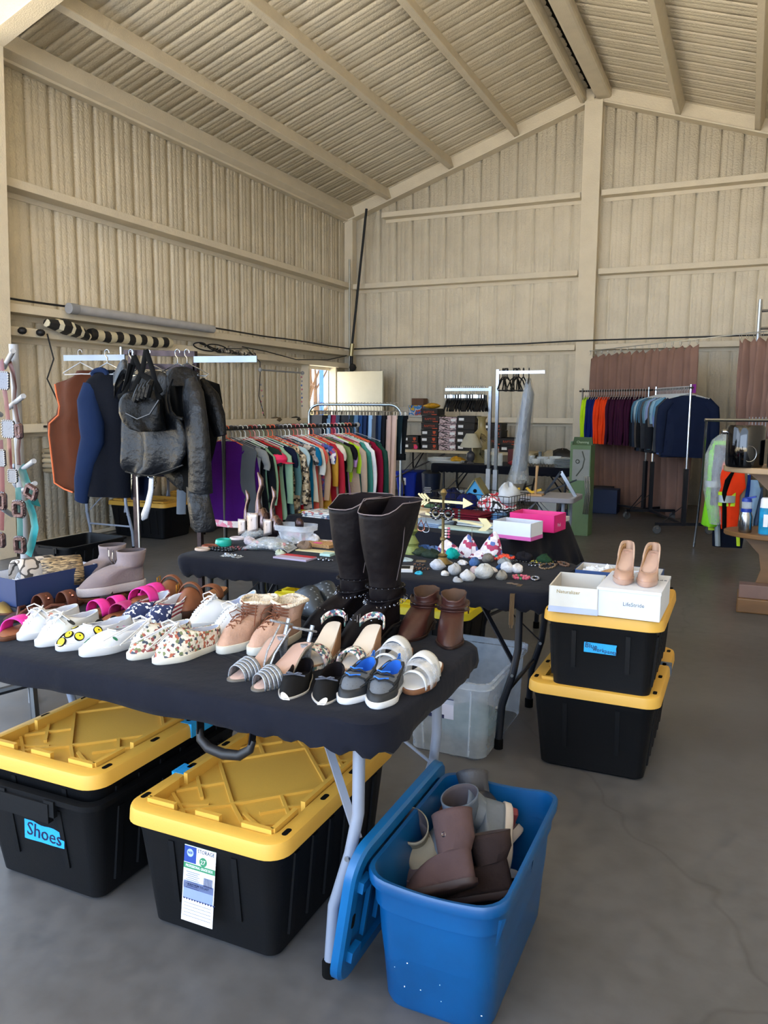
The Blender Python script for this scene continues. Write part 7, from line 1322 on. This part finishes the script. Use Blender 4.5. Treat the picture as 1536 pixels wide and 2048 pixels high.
# ------------------------------------------------------------------ rolling racks on the right
def roll_rack(label, A, B, z, casters=True):
    A, B = Vector(A), Vector(B); d = B - A; L = d.length; t = thing('rolling_rack', label, 'clothing rack', A, atan2(d.y, d.x)); 
    b = MB(); b.tube([(-.06, 0, z), (L + .06, 0, z)], .013, 8); b.build('rail', mat('bronze_rail', '#4b4440', .4, .7), t)
    for x in (0, L):
        b = MB(); b.tube([(x, 0, .5), (x, 0, z + .04)], .014, 8); b.build('upper_post', CHROME, t); b = MB(); b.rod((x, 0, .1), (x, 0, .78), .045, .045, up=(0, 1, 0)); b.build('lower_post', BLKL, t, smooth=0); b = MB(); b.rod((x, -.33, .12), (x, .33, .12), .04, .035); b.build('foot', BLKL, t, smooth=0)
        b = MB(); b.rod((x, 0, .35), (x, .25, .14), .008, .008); b.build('stay', BLKL, t, smooth=0)
        for s_ in (-1, 1):
            w_ = MB(); w_.lathe([(0, -.014), (.045, -.014), (.05, -.008), (.05, .008), (.045, .014), (0, .014)], 16); o = w_.build('caster', mat('grey_caster', '#55585c', .5), t, loc=(x, s_ * .31, .05)); o.rotation_euler = (pi / 2, 0, pi / 2); w_ = MB(); w_.box((x, s_ * .31, .085), (.04, .03, .05)); w_.build('caster_fork', STEEL, t, smooth=0)
    b = MB(); b.rod((0, 0, .12), (L, 0, .12), .035, .03); b.build('base_bar', BLKL, t, smooth=0); return t, A, d.normalized(), L
t, A, D, L = roll_rack('black rolling rack of neon, royal and maroon long-sleeved shirts', (-1.22, 11.25, 0), (-2.24, 12.0, 0), 1.73)
SEQ = [('maroon', '#3a1530', 14), ('neon orange', '#f2491c', 5), ('royal blue', '#12246a', 4), ('neon yellow', '#c2ec22', 2)]; k = 0; tot = sum(x[2] for x in SEQ); az = atan2(D.y, D.x)
WH = PL('clear', '#c7ccd0')
for nm, c, n_ in SEQ:
    for i in range(n_):
        u = .03 + .94 * (k + .5) / tot; p = A + D * (L * u) + Vector((0, 0, 1.715)); a = az + radians(38) + rnd.uniform(-.06, .06)
        g = garment('work_shirt', '%s long-sleeved shirt, %s from the blue shirts end of the rear rack' % (nm, ORD[k]), 'shirt', mat('work_' + nm.replace(' ', '_'), c, .85, var=.15, bump=.2), W=.24, ln=.62, sl=.58, th=.03, seed=k, group='long-sleeved shirts on the rear rolling rack', sw=.06); put(g, p, a); hanger('wire', WH, 'clear hanger holding the %s %s shirt on the rear rolling rack' % (ORD[k], nm), 'hangers on the rear rolling rack', p + Vector((0, 0, .014)), a, w=.21); k += 1
t, A, D, L = roll_rack('black rolling rack of blue and grey work shirts with purple tag', (-.62, 10.0, 0), (-1.12, 11.15, 0), 1.73)
b = MB(); b.box((-.02, -.03, 1.72), (.1, .004, .1)); b.build('price_tag', mat('purple_tag', '#a325a8', .6), t, smooth=0); az = atan2(D.y, D.x)
BS = [('navy', '#141d36', 0, .72), ('dark navy', '#1a233c', .6, .7), ('slate grey', '#3b4048', .6, .72), ('sky blue', '#5f8fae', .26, .66), ('periwinkle blue', '#6f86c0', .3, .7), ('pale blue', '#86aac0', .26, .64), ('dusty blue', '#4f7690', .26, .66), ('grey taupe', '#625e5c', .3, .66), ('charcoal', '#23252b', .58, .7), ('pale lavender blue', '#8c9cc8', .26, .62), ('light blue', '#7da3bd', .26, .64), ('aqua grey', '#5b8298', .26, .66), ('dark grey', '#34363b', .58, .7), ('grey', '#56585c', .3, .68), ('steel blue', '#41637c', .26, .66), ('black', '#15161a', .58, .7), ('mid blue', '#4d7c9c', .26, .64), ('grey brown', '#4e4946', .58, .7), ('ice blue', '#9db8c6', .26, .62), ('navy grey', '#2a3242', .58, .7), ('washed blue', '#4a7490', .26, .64), ('ink', '#141821', .58, .7)]
for k, (nm, c, sl, ln) in enumerate(BS):
    u = .02 + .95 * (k + .3) / len(BS); p = A + D * (L * u) + Vector((0, 0, 1.715)); a = az + rnd.uniform(-.12, .12) - .05
    if k == 0: sl = .6; a = az - .25
    g = garment('work_shirt', '%s shirt, %s from the purple tag on the front rolling rack' % (nm, ORD[k]), 'shirt', mat('workshirt_' + c[1:], c, .88, var=.15, bump=.3, bscale=25), W=.27, ln=ln, sl=sl, th=.035, seed=k + 50, group='work shirts on the front rolling rack', sw=.068, flare=.2); put(g, p, a); hanger('wire', WH, 'clear hanger holding the %s shirt next to the purple-tagged post' % nm if k == 0 else 'clear hanger holding the %s %s shirt on the front rolling rack' % (ORD[k], nm), 'hangers on the front rolling rack', p + Vector((0, 0, .014)), a, w=.24)
# curtains on a wire
W0, W1 = Vector((-2.32, 12.86, 2.37)), Vector((.75, 9.55, 2.37)); WD = (W1 - W0).normalized()
b = MB(); b.tube([W0, W1], .006, 5); single(b, 'curtain_wire', STEEL, 'taut wire strung across the corner for the brown curtains', 'wire')
CUR = mat('brown_taupe_curtain', '#8f7064', .85, var=.12, scale=4)
def curtain(label, s0, s1, zb, nf, seed, gl):
    t = thing('curtain', label, 'curtain'); nr = Vector((-WD.y, WD.x, 0)); n = nf * 10; b = MB(); R = []
    for k in range(12):
        v = k / 11; row = []
        for i in range(n + 1):
            u = i / n; s_ = s0 + (s1 - s0) * (u + .018 * sin(v * 5 + seed) * (.5 - abs(u - .5))); ph = u * nf * 2 * pi
            am = .035 + .02 * sin(i * .35 + seed) + .02 * v; zt = W0.z - .06 - .07 * (abs(sin(ph / 2 + .0))) ; z = zt + (zb - zt) * v
            p = W0 + WD * s_ + nr * (am * sin(ph + .8 * sin(v * 3 + seed)) + .02 * noise.noise(Vector((u * 20, v * 4, seed)))); row.append((p.x, p.y, z))
        R.append(row)
    b.loft(R, closed=False); b.build('fabric', CUR, t, smooth=80, solid=.003)
    for i in range(nf + 1):
        p = W0 + WD * (s0 + (s1 - s0) * i / nf); r_ = MB(); r_.tube([p + Vector((0, 0, -.03)) + WD * (.02 * cos(a)) + Vector((0, 0, .032 * sin(a))) for a in [2 * pi * j / 8 for j in range(8)]], .003, 4, loop=True); r_.build('ring', STEEL, t)
    return t
curtain('long brown curtain gathered on the wire behind the rolling racks', .02, 2.48, .03, 15, 1, 0); curtain('shorter brown curtain bunched on the wire at the right edge', 3.22, 3.9, 1.15, 6, 4, 0)
t = thing('pipe_ladder', 'grey pipe frame standing behind the right curtain', 'frame', (.06, 10.4, 0)); 
for x in (0, .45): b = MB(); b.tube([(x, 0, 0), (x, 0, 2.75)], .022, 8); b.build('upright', STEEL, t)
for z in (2.1, 2.42, 2.62, 1.5): b = MB(); b.tube([(0, 0, z), (.45, 0, z)], .016, 8); b.build('rung', STEEL, t)
b = MB(); b.box((0, 0, .55), (.6, .35, 1.1)); single(b, 'wooden_cabinet', mat('brown_cabinet_wood', '#6b4a32', .6), 'low brown wooden cabinet half hidden behind the safety vests', 'cabinet', loc=(-.2, 11.0, 0), smooth=0, bevel=.01)
for i, (dx, r) in enumerate(((-.2, .08), (0, .1), (.2, .09))): b = MB(); b.lathe([(0, 0), (r * .4, 0), (r * .9, .06), (r, .12), (r - .005, .12), (0, .02)], 16); single(b, 'glass_bowl', GL2, '%s glass bowl on the brown cabinet' % ('small', 'large', 'middle-sized')[i], 'glass bowl', loc=(-.2 + dx, 10.95, 1.1))
for i in range(2): simple_box('cardboard_box', ('dark box under the neon shirts', 'blue box beside the dark box under the neon shirts')[i], 'box', mat(('dark_slate_card', 'navy_card')[i], ('#1a1c24', '#1a2e58')[i], .6), 1200 + i * 12, 1000, 11.9 - .3 * i, .35, .3, .34)
# safety vests on a chrome rack
YH = 8.7
t = thing('vest_rack', 'chrome rack with curved legs holding the safety vests', 'clothing rack'); b = MB(); b.tube([(-.38, YH - .25, 1.38), (.7, YH + .2, 1.38)], .016, 8); b.build('rail', CHROME, t)
for x, dy in ((-.42, .35), (.65, .0)): b = MB(); b.tube([(x + .05, YH - .1, 1.38), (x + .03, YH + dy * .5, .8), (x, YH + dy, .3), (x - .02, YH + dy, .01)], .013, 8); b.build('leg', CHROME, t)
LIM = mat('fluorescent_lime', '#8ae62e', .8); FOR = mat('fluorescent_orange', '#f2401a', .8); SILT = mat('silver_reflective', '#9aa5ac', .4, .3); YTR = mat('lime_trim', '#c8ee2c', .7)
def vestpx(name, label, cat, parts):
    v = thing(name, label, cat)
    for nm, rows, dy, th, m_ in parts: drape(v, nm, rows, YH + dy, th, m_, fold=.4, seed=dy * 9, n=24)
    return v
vestpx('hi_vis_jacket', 'lime and navy hi-vis jacket inside clear plastic film', 'jacket', [('torso', [(882, 1428, 1452), (905, 1418, 1462), (960, 1414, 1462), (1000, 1410, 1450), (1048, 1402, 1440), (1052, 1408, 1436)], -.05, .09, LIM), ('navy_panel', [(890, 1430, 1458), (940, 1424, 1462), (1010, 1420, 1455)], -.1, .07, mat('dark_violet_navy', '#2a2747', .7)), ('reflective_band', [(962, 1410, 1450), (974, 1410, 1450)], -.13, .09, SILT), ('plastic_cover', [(868, 1440, 1464), (880, 1424, 1466), (910, 1410, 1466), (980, 1406, 1462), (1046, 1418, 1452)], -.1, .14, BAG)])
vestpx('safety_vest', 'orange safety vest with black front and lime-edged silver bands', 'vest', [('body', [(925, 1446, 1488), (955, 1440, 1490), (975, 1442, 1492), (990, 1436, 1480), (1030, 1438, 1478), (1058, 1442, 1474)], -.18, .06, FOR), ('black_front', [(942, 1464, 1470), (960, 1450, 1462), (985, 1444, 1454), (1058, 1444, 1453)], -.235, .03, LBK), ('lime_band', [(984, 1436, 1472), (1012, 1436, 1470)], -.215, .05, YTR), ('reflective_band', [(991, 1436, 1471), (1005, 1436, 1470)], -.23, .05, SILT)])
vestpx('safety_vest', 'second orange safety vest hanging behind, its shoulder just showing', 'vest', [('body', [(890, 1452, 1462), (905, 1446, 1464), (930, 1446, 1480), (960, 1450, 1490)], -.0, .05, FOR)])
vestpx('work_jacket', 'grey, royal and pale blue striped jacket right of the orange vest', 'jacket', [('grey_panel', [(935, 1486, 1496), (960, 1478, 1495), (1010, 1470, 1488), (1058, 1464, 1484)], -.1, .05, mat('warm_grey_cloth', '#8f897d', .9)), ('blue_panel', [(950, 1494, 1502), (980, 1486, 1500), (1020, 1482, 1494)], -.08, .05, mat('royal_blue_cloth', '#153a8c', .9)), ('pale_panel', [(960, 1500, 1516), (980, 1498, 1522), (1040, 1492, 1508), (1075, 1490, 1504)], -.06, .05, mat('pale_blue_cloth', '#8fb4dc', .9)), ('far_panel', [(975, 1516, 1526), (1000, 1512, 1526), (1050, 1506, 1518)], .0, .05, mat('slate_blue_suit', '#4a5f80'))])
vestpx('work_trousers', 'navy work trousers with lime-edged reflective stripes', 'trousers', [('legs', [(1040, 1428, 1486), (1070, 1424, 1488), (1094, 1424, 1484)], .02, .06, mat('dark_work_navy', '#171c2a', .9)), ('stripe', [(1030, 1428, 1440), (1092, 1430, 1441)], -.06, .03, SILT), ('lime_stripe', [(1048, 1416, 1430), (1060, 1416, 1430)], -.03, .03, YTR), ('far_stripe', [(1072, 1472, 1480), (1092, 1473, 1480)], -.06, .02, YTR)])
for i in range(8): b = MB(); b.tube([(.02 + i * .03, YH + .1, 1.41), (.02 + i * .03, YH + .1, 1.22)], .004, 4); single(b, 'clothes_hanger', STEEL, 'wire hanger, %s beyond the black canister' % ORD[i], 'hanger', 'bare wire hangers by the vests')

# ------------------------------------------------------------------ wooden console at the right edge
WOD = mat('walnut_console', '#7d5a36', .4, var=.25, scale=3, stretch=(1, 1, 6)); WOL = mat('pale_edge_wood', '#b59672', .4, var=.2, scale=6)
CX, CY = .42, 6.42
def demi(rx, ry, n=28): return [(CX + rx * cos(2 * pi * i / n), CY + ry * (1 if sin(2 * pi * i / n) > 0 else 1) * sin(2 * pi * i / n)) for i in range(n)]
t = thing('console_table', 'curved walnut console with rounded shelves at the right edge', 'console table'); b = MB(); b.prism(demi(.56, .32), 1.035, 1.078); b.build('top', WOL, t, smooth=40, bevel=.006); b = MB(); b.prism(demi(.53, .3), .565, .6); b.build('shelf', WOD, t, smooth=40, bevel=.006)
side = [(-.02, 0), (.06, .22), (.14, .42), (.1, .56), (.02, .57), (.0, .6), (.1, .66), (.16, .8), (.12, .95), (.02, 1.04)]
b = MB(); b.loft([[(x, y, z) for x, z in ((.1, .1), (.16, .3), (.14, .42), (.05, .52), (-.04, .566), (.95, .566), (.95, .1))] for y in (CY + .02, CY + .06)]); b.build('lower_panel', WOD, t, smooth=30); b = MB(); b.loft([[(x, y, z) for x, z in ((.3, .6), (.28, .75), (.22, .85), (.1, .97), (.02, 1.036), (.95, 1.036), (.95, .6))] for y in (CY + .02, CY + .06)]); b.build('upper_panel', WOD, t, smooth=30)
b = MB(); b.box((.46, 6.45, .055), (.9, .34, .11)); b.build('plinth', WOD, t, smooth=0, bevel=.01); b = MB(); b.box((.12, 6.36, .16), (.2, .12, .1)); b.build('corner_block', mat('lilac_reflection_wood', '#7d6258', .3), t, smooth=0, bevel=.004)  # corner block: a lilac reflection is painted into the wood colour
t = thing('canister', 'glossy black round canister with side knob on the console top', 'canister', (.0, 6.3, 1.078)); GBL = mat('gloss_black', '#060608', .08, coat=.5); b = MB(); b.lathe([(0, 0), (.12, 0), (.128, .02), (.13, .28), (.12, .3), (.0, .3)], 32); b.build('body', GBL, t); b = MB(); b.tube([(-.13, 0, .25), (-.155, 0, .25)], .018, 10); b.build('knob', CHROME, t)
b = MB(); b.tube([(.03 + .045 * cos(a), -.128 + .006 * abs(cos(a)), .1 + .055 * sin(a)) for a in [2 * pi * i / 24 for i in range(24)]], .002, 5, loop=True); b.build('ring_handle', STEEL, t); b = MB(); b.lathe([(0, .015), (.105, .015), (.105, -.001), (0, -.001)], 20); b.build('base_ring', CHROME, t)
t = thing('water_bottle', 'stainless steel bottle with royal blue flip cap on the console shelf', 'bottle', (.035, 6.3, .6)); b = MB(); b.lathe([(0, 0), (.042, 0), (.046, .006), (.046, .12), (.04, .135), (.036, .15), (0, .15)], 24); b.build('body', CHROME, t); RBC = mat('royal_blue_cap', '#1638a0', .35); b = MB(); b.lathe([(0, .15), (.038, .15), (.038, .175), (0, .175)], 20); b.build('collar', RBC, t); b = MB(); b.lathe([(0, .175), (.034, .175), (.034, .225), (0, .225)], 20); b.build('clear_band', GL2, t); b = MB(); b.lathe([(0, .225), (.036, .225), (.03, .25), (0, .26)], 20); b.build('cap', RBC, t); b = MB(); b.rod((0, 0, .25), (.06, -.01, .265), .03, .012); b.build('spout_lever', RBC, t, smooth=0)
t = thing('spray_can', 'sky blue spray can with white cap on the console shelf', 'spray can', (.165, 6.28, .6)); b = MB(); b.lathe([(0, 0), (.042, 0), (.044, .006), (.044, .19), (0, .19)], 24); b.build('body', mat('sky_blue_print', '#2aa3d8', .35, var=.4, scale=14), t); b = MB(); b.lathe([(0, .19), (.042, .19), (.038, .25), (.03, .262), (0, .262)], 20); b.build('cap', WHITE, t); b = MB(); b.box((-.0, -.043, .1), (.03, .004, .09)); b.build('label_shape', WHITE, t, smooth=0)
t = thing('black_device', 'small black device partly cut off beyond the canister', 'device', (.2, 6.3, 1.078)); b = MB(); b.box((0, 0, .1), (.1, .14, .2)); b.build('body', BLK, t, smooth=0, bevel=.01); b = MB(); b.box((-.02, -.071, .12), (.03, .004, .06)); b.build('screen', SILT, t, smooth=0)
# ------------------------------------------------------------------ shoes heaped in the blue bin
def lay(o, px, py, z, rot): 
    p = atz(px, py, z); o.location = p; o.rotation_euler = tuple(radians(a) for a in rot); return o
def heap(o, px, py, z, toe, up):
    x = Vector(toe).normalized(); u = Vector(up); u = (u - x * u.dot(x)).normalized(); y = u.cross(x); p = atz(px, py, z)
    m = Matrix(((x.x, y.x, u.x, p.x), (x.y, y.y, u.y, p.y), (x.z, y.z, u.z, p.z), (0, 0, 0, 1))); o.location = p; o.rotation_euler = m.to_euler(); return o
GB1 = mat('blue_grey_leather', '#56606e', .6, var=.15, scale=6, bump=.15); s = bootie('blue-grey slip-on bootie with pale sole standing in the blue bin', L=.235, up=GB1, so=mat('pale_blue_sole', '#a9b8c8', .6), sh=.026, zip_=False, top=.165); heap(s.t, 893, 1712, .225, (-.45, -.75, -.2), (.12, .1, 1))
s = bootie('second blue-grey bootie with side zip, its pale sole turned to the right', L=.235, up=mat('blue_grey_leather_b', '#5f6874', .6, bump=.15), so=mat('pale_taupe_sole', '#b5ada6', .6), sh=.026, top=.15); heap(s.t, 1015, 1690, .255, (.15, -.75, -.55), (-.75, .1, .6))
s = bootie('charcoal padded ankle bootie behind the blue-grey one in the bin', L=.22, up=mat('charcoal_leather', '#3b3c42', .55, bump=.3), so=mat('cream_sole', '#b8ae98', .6), sh=.024, zip_=False, top=.15); heap(s.t, 975, 1655, .23, (.1, .7, -.45), (-.35, .1, .9))
s = bootie('brown suede ankle boot with chain, lying across the front of the bin', L=.225, up=mat('mauve_brown_suede', '#52403f', .9, var=.25, scale=8, bump=.3), so=mat('brown_sole_dark', '#33231f', .6), sh=.018, zip_=False, top=.19); heap(s.t, 880, 1790, .245, (-.82, .0, -.45), (.5, .3, .75))
b = MB()
for i in range(12): b.tube([(-.082 + .05 * cos(-pi * .5 + i * .25) + .006 * cos(q), .046 * sin(-pi * .5 + i * .25), .13 + .006 * sin(q)) for q in [2 * pi * j / 8 for j in range(8)]], .0016, 4, loop=True)
b.build('chain', STUD, s.t)
s = bootie('dark brown suede boot lying at the right front of the bin', L=.21, up=mat('dark_brown_suede', '#322725', .95, var=.3, scale=8, bump=.3), so=mat('brown_sole_dark', '#33231f', .6), sh=.018, top=.16); heap(s.t, 955, 1800, .2, (-.75, -.1, -.25), (.4, .3, .8))
s = Shoe('flat_sandal', 'brown sandal with white straps at the back left of the bin', .22, .085, cat='sandal'); s.sole(.016, mat('dark_sandal_sole', '#2c221e', .6)); s.insole(mat('brown_footbed', '#5e3624', .6), .95); s.band(.75, .7, .035, .03, WLEA); s.band(.4, .38, .035, .035, WLEA); heap(s.t, 885, 1632, .27, (-.8, -.45, -.1), (-.1, -.35, 1))
s = Shoe('flat_sandal', 'brown sandal with buckled white strap under the other sandal', .22, .085, cat='sandal'); s.sole(.016, mat('dark_sandal_sole', '#2c221e', .6)); s.insole(mat('brown_footbed', '#5e3624', .6), .95); s.band(.7, .66, .035, .04, WLEA); s.band(.35, .35, .03, .045, WLEA); heap(s.t, 880, 1620, .235, (.6, .6, .1), (0, -.2, 1))
s = bootie('beige open-toed bootie at the left of the blue bin', L=.19, up=mat('beige_canvas', '#8f8675', .9, bump=.2), so=mat('pale_taupe_sole', '#b5ada6', .6), sh=.02, zip_=False, top=.12); heap(s.t, 850, 1735, .21, (.6, -.6, -.35), (-.35, .0, .9))
s = Shoe('sneaker', 'grey and white sneaker at the right rim of the bin', .21, .08); s.sole(.024, mat('pale_taupe_sole', '#b5ada6', .6)); s.upper(mat('mauve_canvas', '#5d5156', .9), LIN, tc=.6, hf=.07, hb=.07, cw=.028); heap(s.t, 1022, 1690, .22, (.05, .9, -.1), (-.8, .1, .6))
b = MB(); b.box((0, 0, 0), (.045, .03, .08)); o = single(b, 'red_shoe_heel', mat('muted_red_leather', '#7b3338', .6), 'muted red block heel poking up at the back right of the bin', 'shoe', bevel=.006); lay(o, 1015, 1640, .28, (10, 15, 20))
s = Shoe('slip_on_shoe', 'mauve slip-on shoe deep in the left front of the bin', .22, .08); s.sole(.018, mat('mauve_sole', '#6a5362', .6)); s.upper(mat('mauve_canvas', '#5d5156', .9), LIN, tc=.6, hf=.05, hb=.055, cw=.028); heap(s.t, 860, 1770, .2, (-.85, .2, -.1), (0, 0, 1))
HC2 = ['#3a3434', '#4c4440', '#2c2a30', '#5a4a40', '#443c44', '#37302c', '#50484a', '#2e2826']
for i, (x, y, a, l) in enumerate(((-.06, -.15, 0, 'dark slip-on at the very bottom front of the bin'), (-.05, -.04, 5, 'taupe slip-on at the bottom of the bin, second from its front'), (-.05, .07, 0, 'near-black slip-on at the bottom of the bin, third from its front'), (-.05, .18, -4, 'brown slip-on at the very bottom back of the bin'), (0, -.15, 180, 'plum grey slip-on in the second layer, frontmost'), (0, -.04, 176, 'dark brown slip-on in the second layer near the front'), (0, .07, 182, 'mauve grey slip-on in the second layer near the back'), (0, .18, 180, 'black-brown slip-on in the second layer, rearmost'))):
    s = Shoe('slip_on_shoe', l, .21, .08); s.sole(.02, mat('pale_taupe_sole', '#b5ada6', .6)); s.upper(mat('heap_shoe' + HC2[i][1:], HC2[i], .8), LIN, tc=.6, hf=.06, hb=.06, cw=.03); put(s.t, (-.615 + (0 if i > 3 else 0), 1.935 + y, .012 + (i > 3) * .08), rot=(0, 0, radians(a)))
# ------------------------------------------------------------------ outside the door
BRK = mat('bare_branch', '#5f4d42', .9); DRY = mat('dry_yellow_leaves', '#b79c55', .9, var=.3)
def tree(label, loc, H, seed):
    r = random.Random(seed); t = thing('bare_tree', label, 'tree', loc); b = MB()
    def grow(p, d, l, rad, k):
        q = p + d * l; b.tube([p, (p + q) / 2 + Vector((r.uniform(-.05, .05), r.uniform(-.05, .05), 0)), q], [rad, rad * .85, rad * .7], 5)
        if k > 0:
            for _ in range(3): grow(q, (d + Vector((r.uniform(-.9, .9), r.uniform(-.9, .9), r.uniform(-.2, .6)))).normalized(), l * .72, rad * .6, k - 1)
    grow(Vector((0, 0, 0)), Vector((0, 0, 1)), H * .3, .07, 4); b.build('trunk', BRK, t); return t
p = aty(618, 800, 20.0); tree('bare branching tree seen through the open door, nearer trunk', (p.x, 20.0, -.06), 5.5, 3); p = aty(630, 800, 24.0); tree('bare branching tree farther off through the open door', (p.x, 24.0, -.06), 7, 8); p = aty(636, 800, 17.0); tree('bare tree at the door frame, beside the blue post', (p.x, 17.0, -.06), 4.2, 12)
p = aty(643, 790, 16.0); b = MB(); b.rod((0, 0, 0), (0, 0, 3.2), .07, .07, up=(0, 1, 0)); single(b, 'blue_post', mat('sky_blue_post', '#2f5aa0', .6), 'tall blue post standing outside the open door', 'post', loc=(p.x, 16.0, -.06), smooth=0)
b = MB(); b.sheet(lambda u, v: ((u - .5) * 40, (v - .5) * 12, 1.9 * sin(pi * v) * (.6 + .4 * noise.noise(Vector((u * 6, v * 3, 1))))), 40, 10); o = b.build('hill', mat('dry_grass_hill', '#b59a5c', .95, var=.3), loc=(-20, 34, -.1)); struct(o)
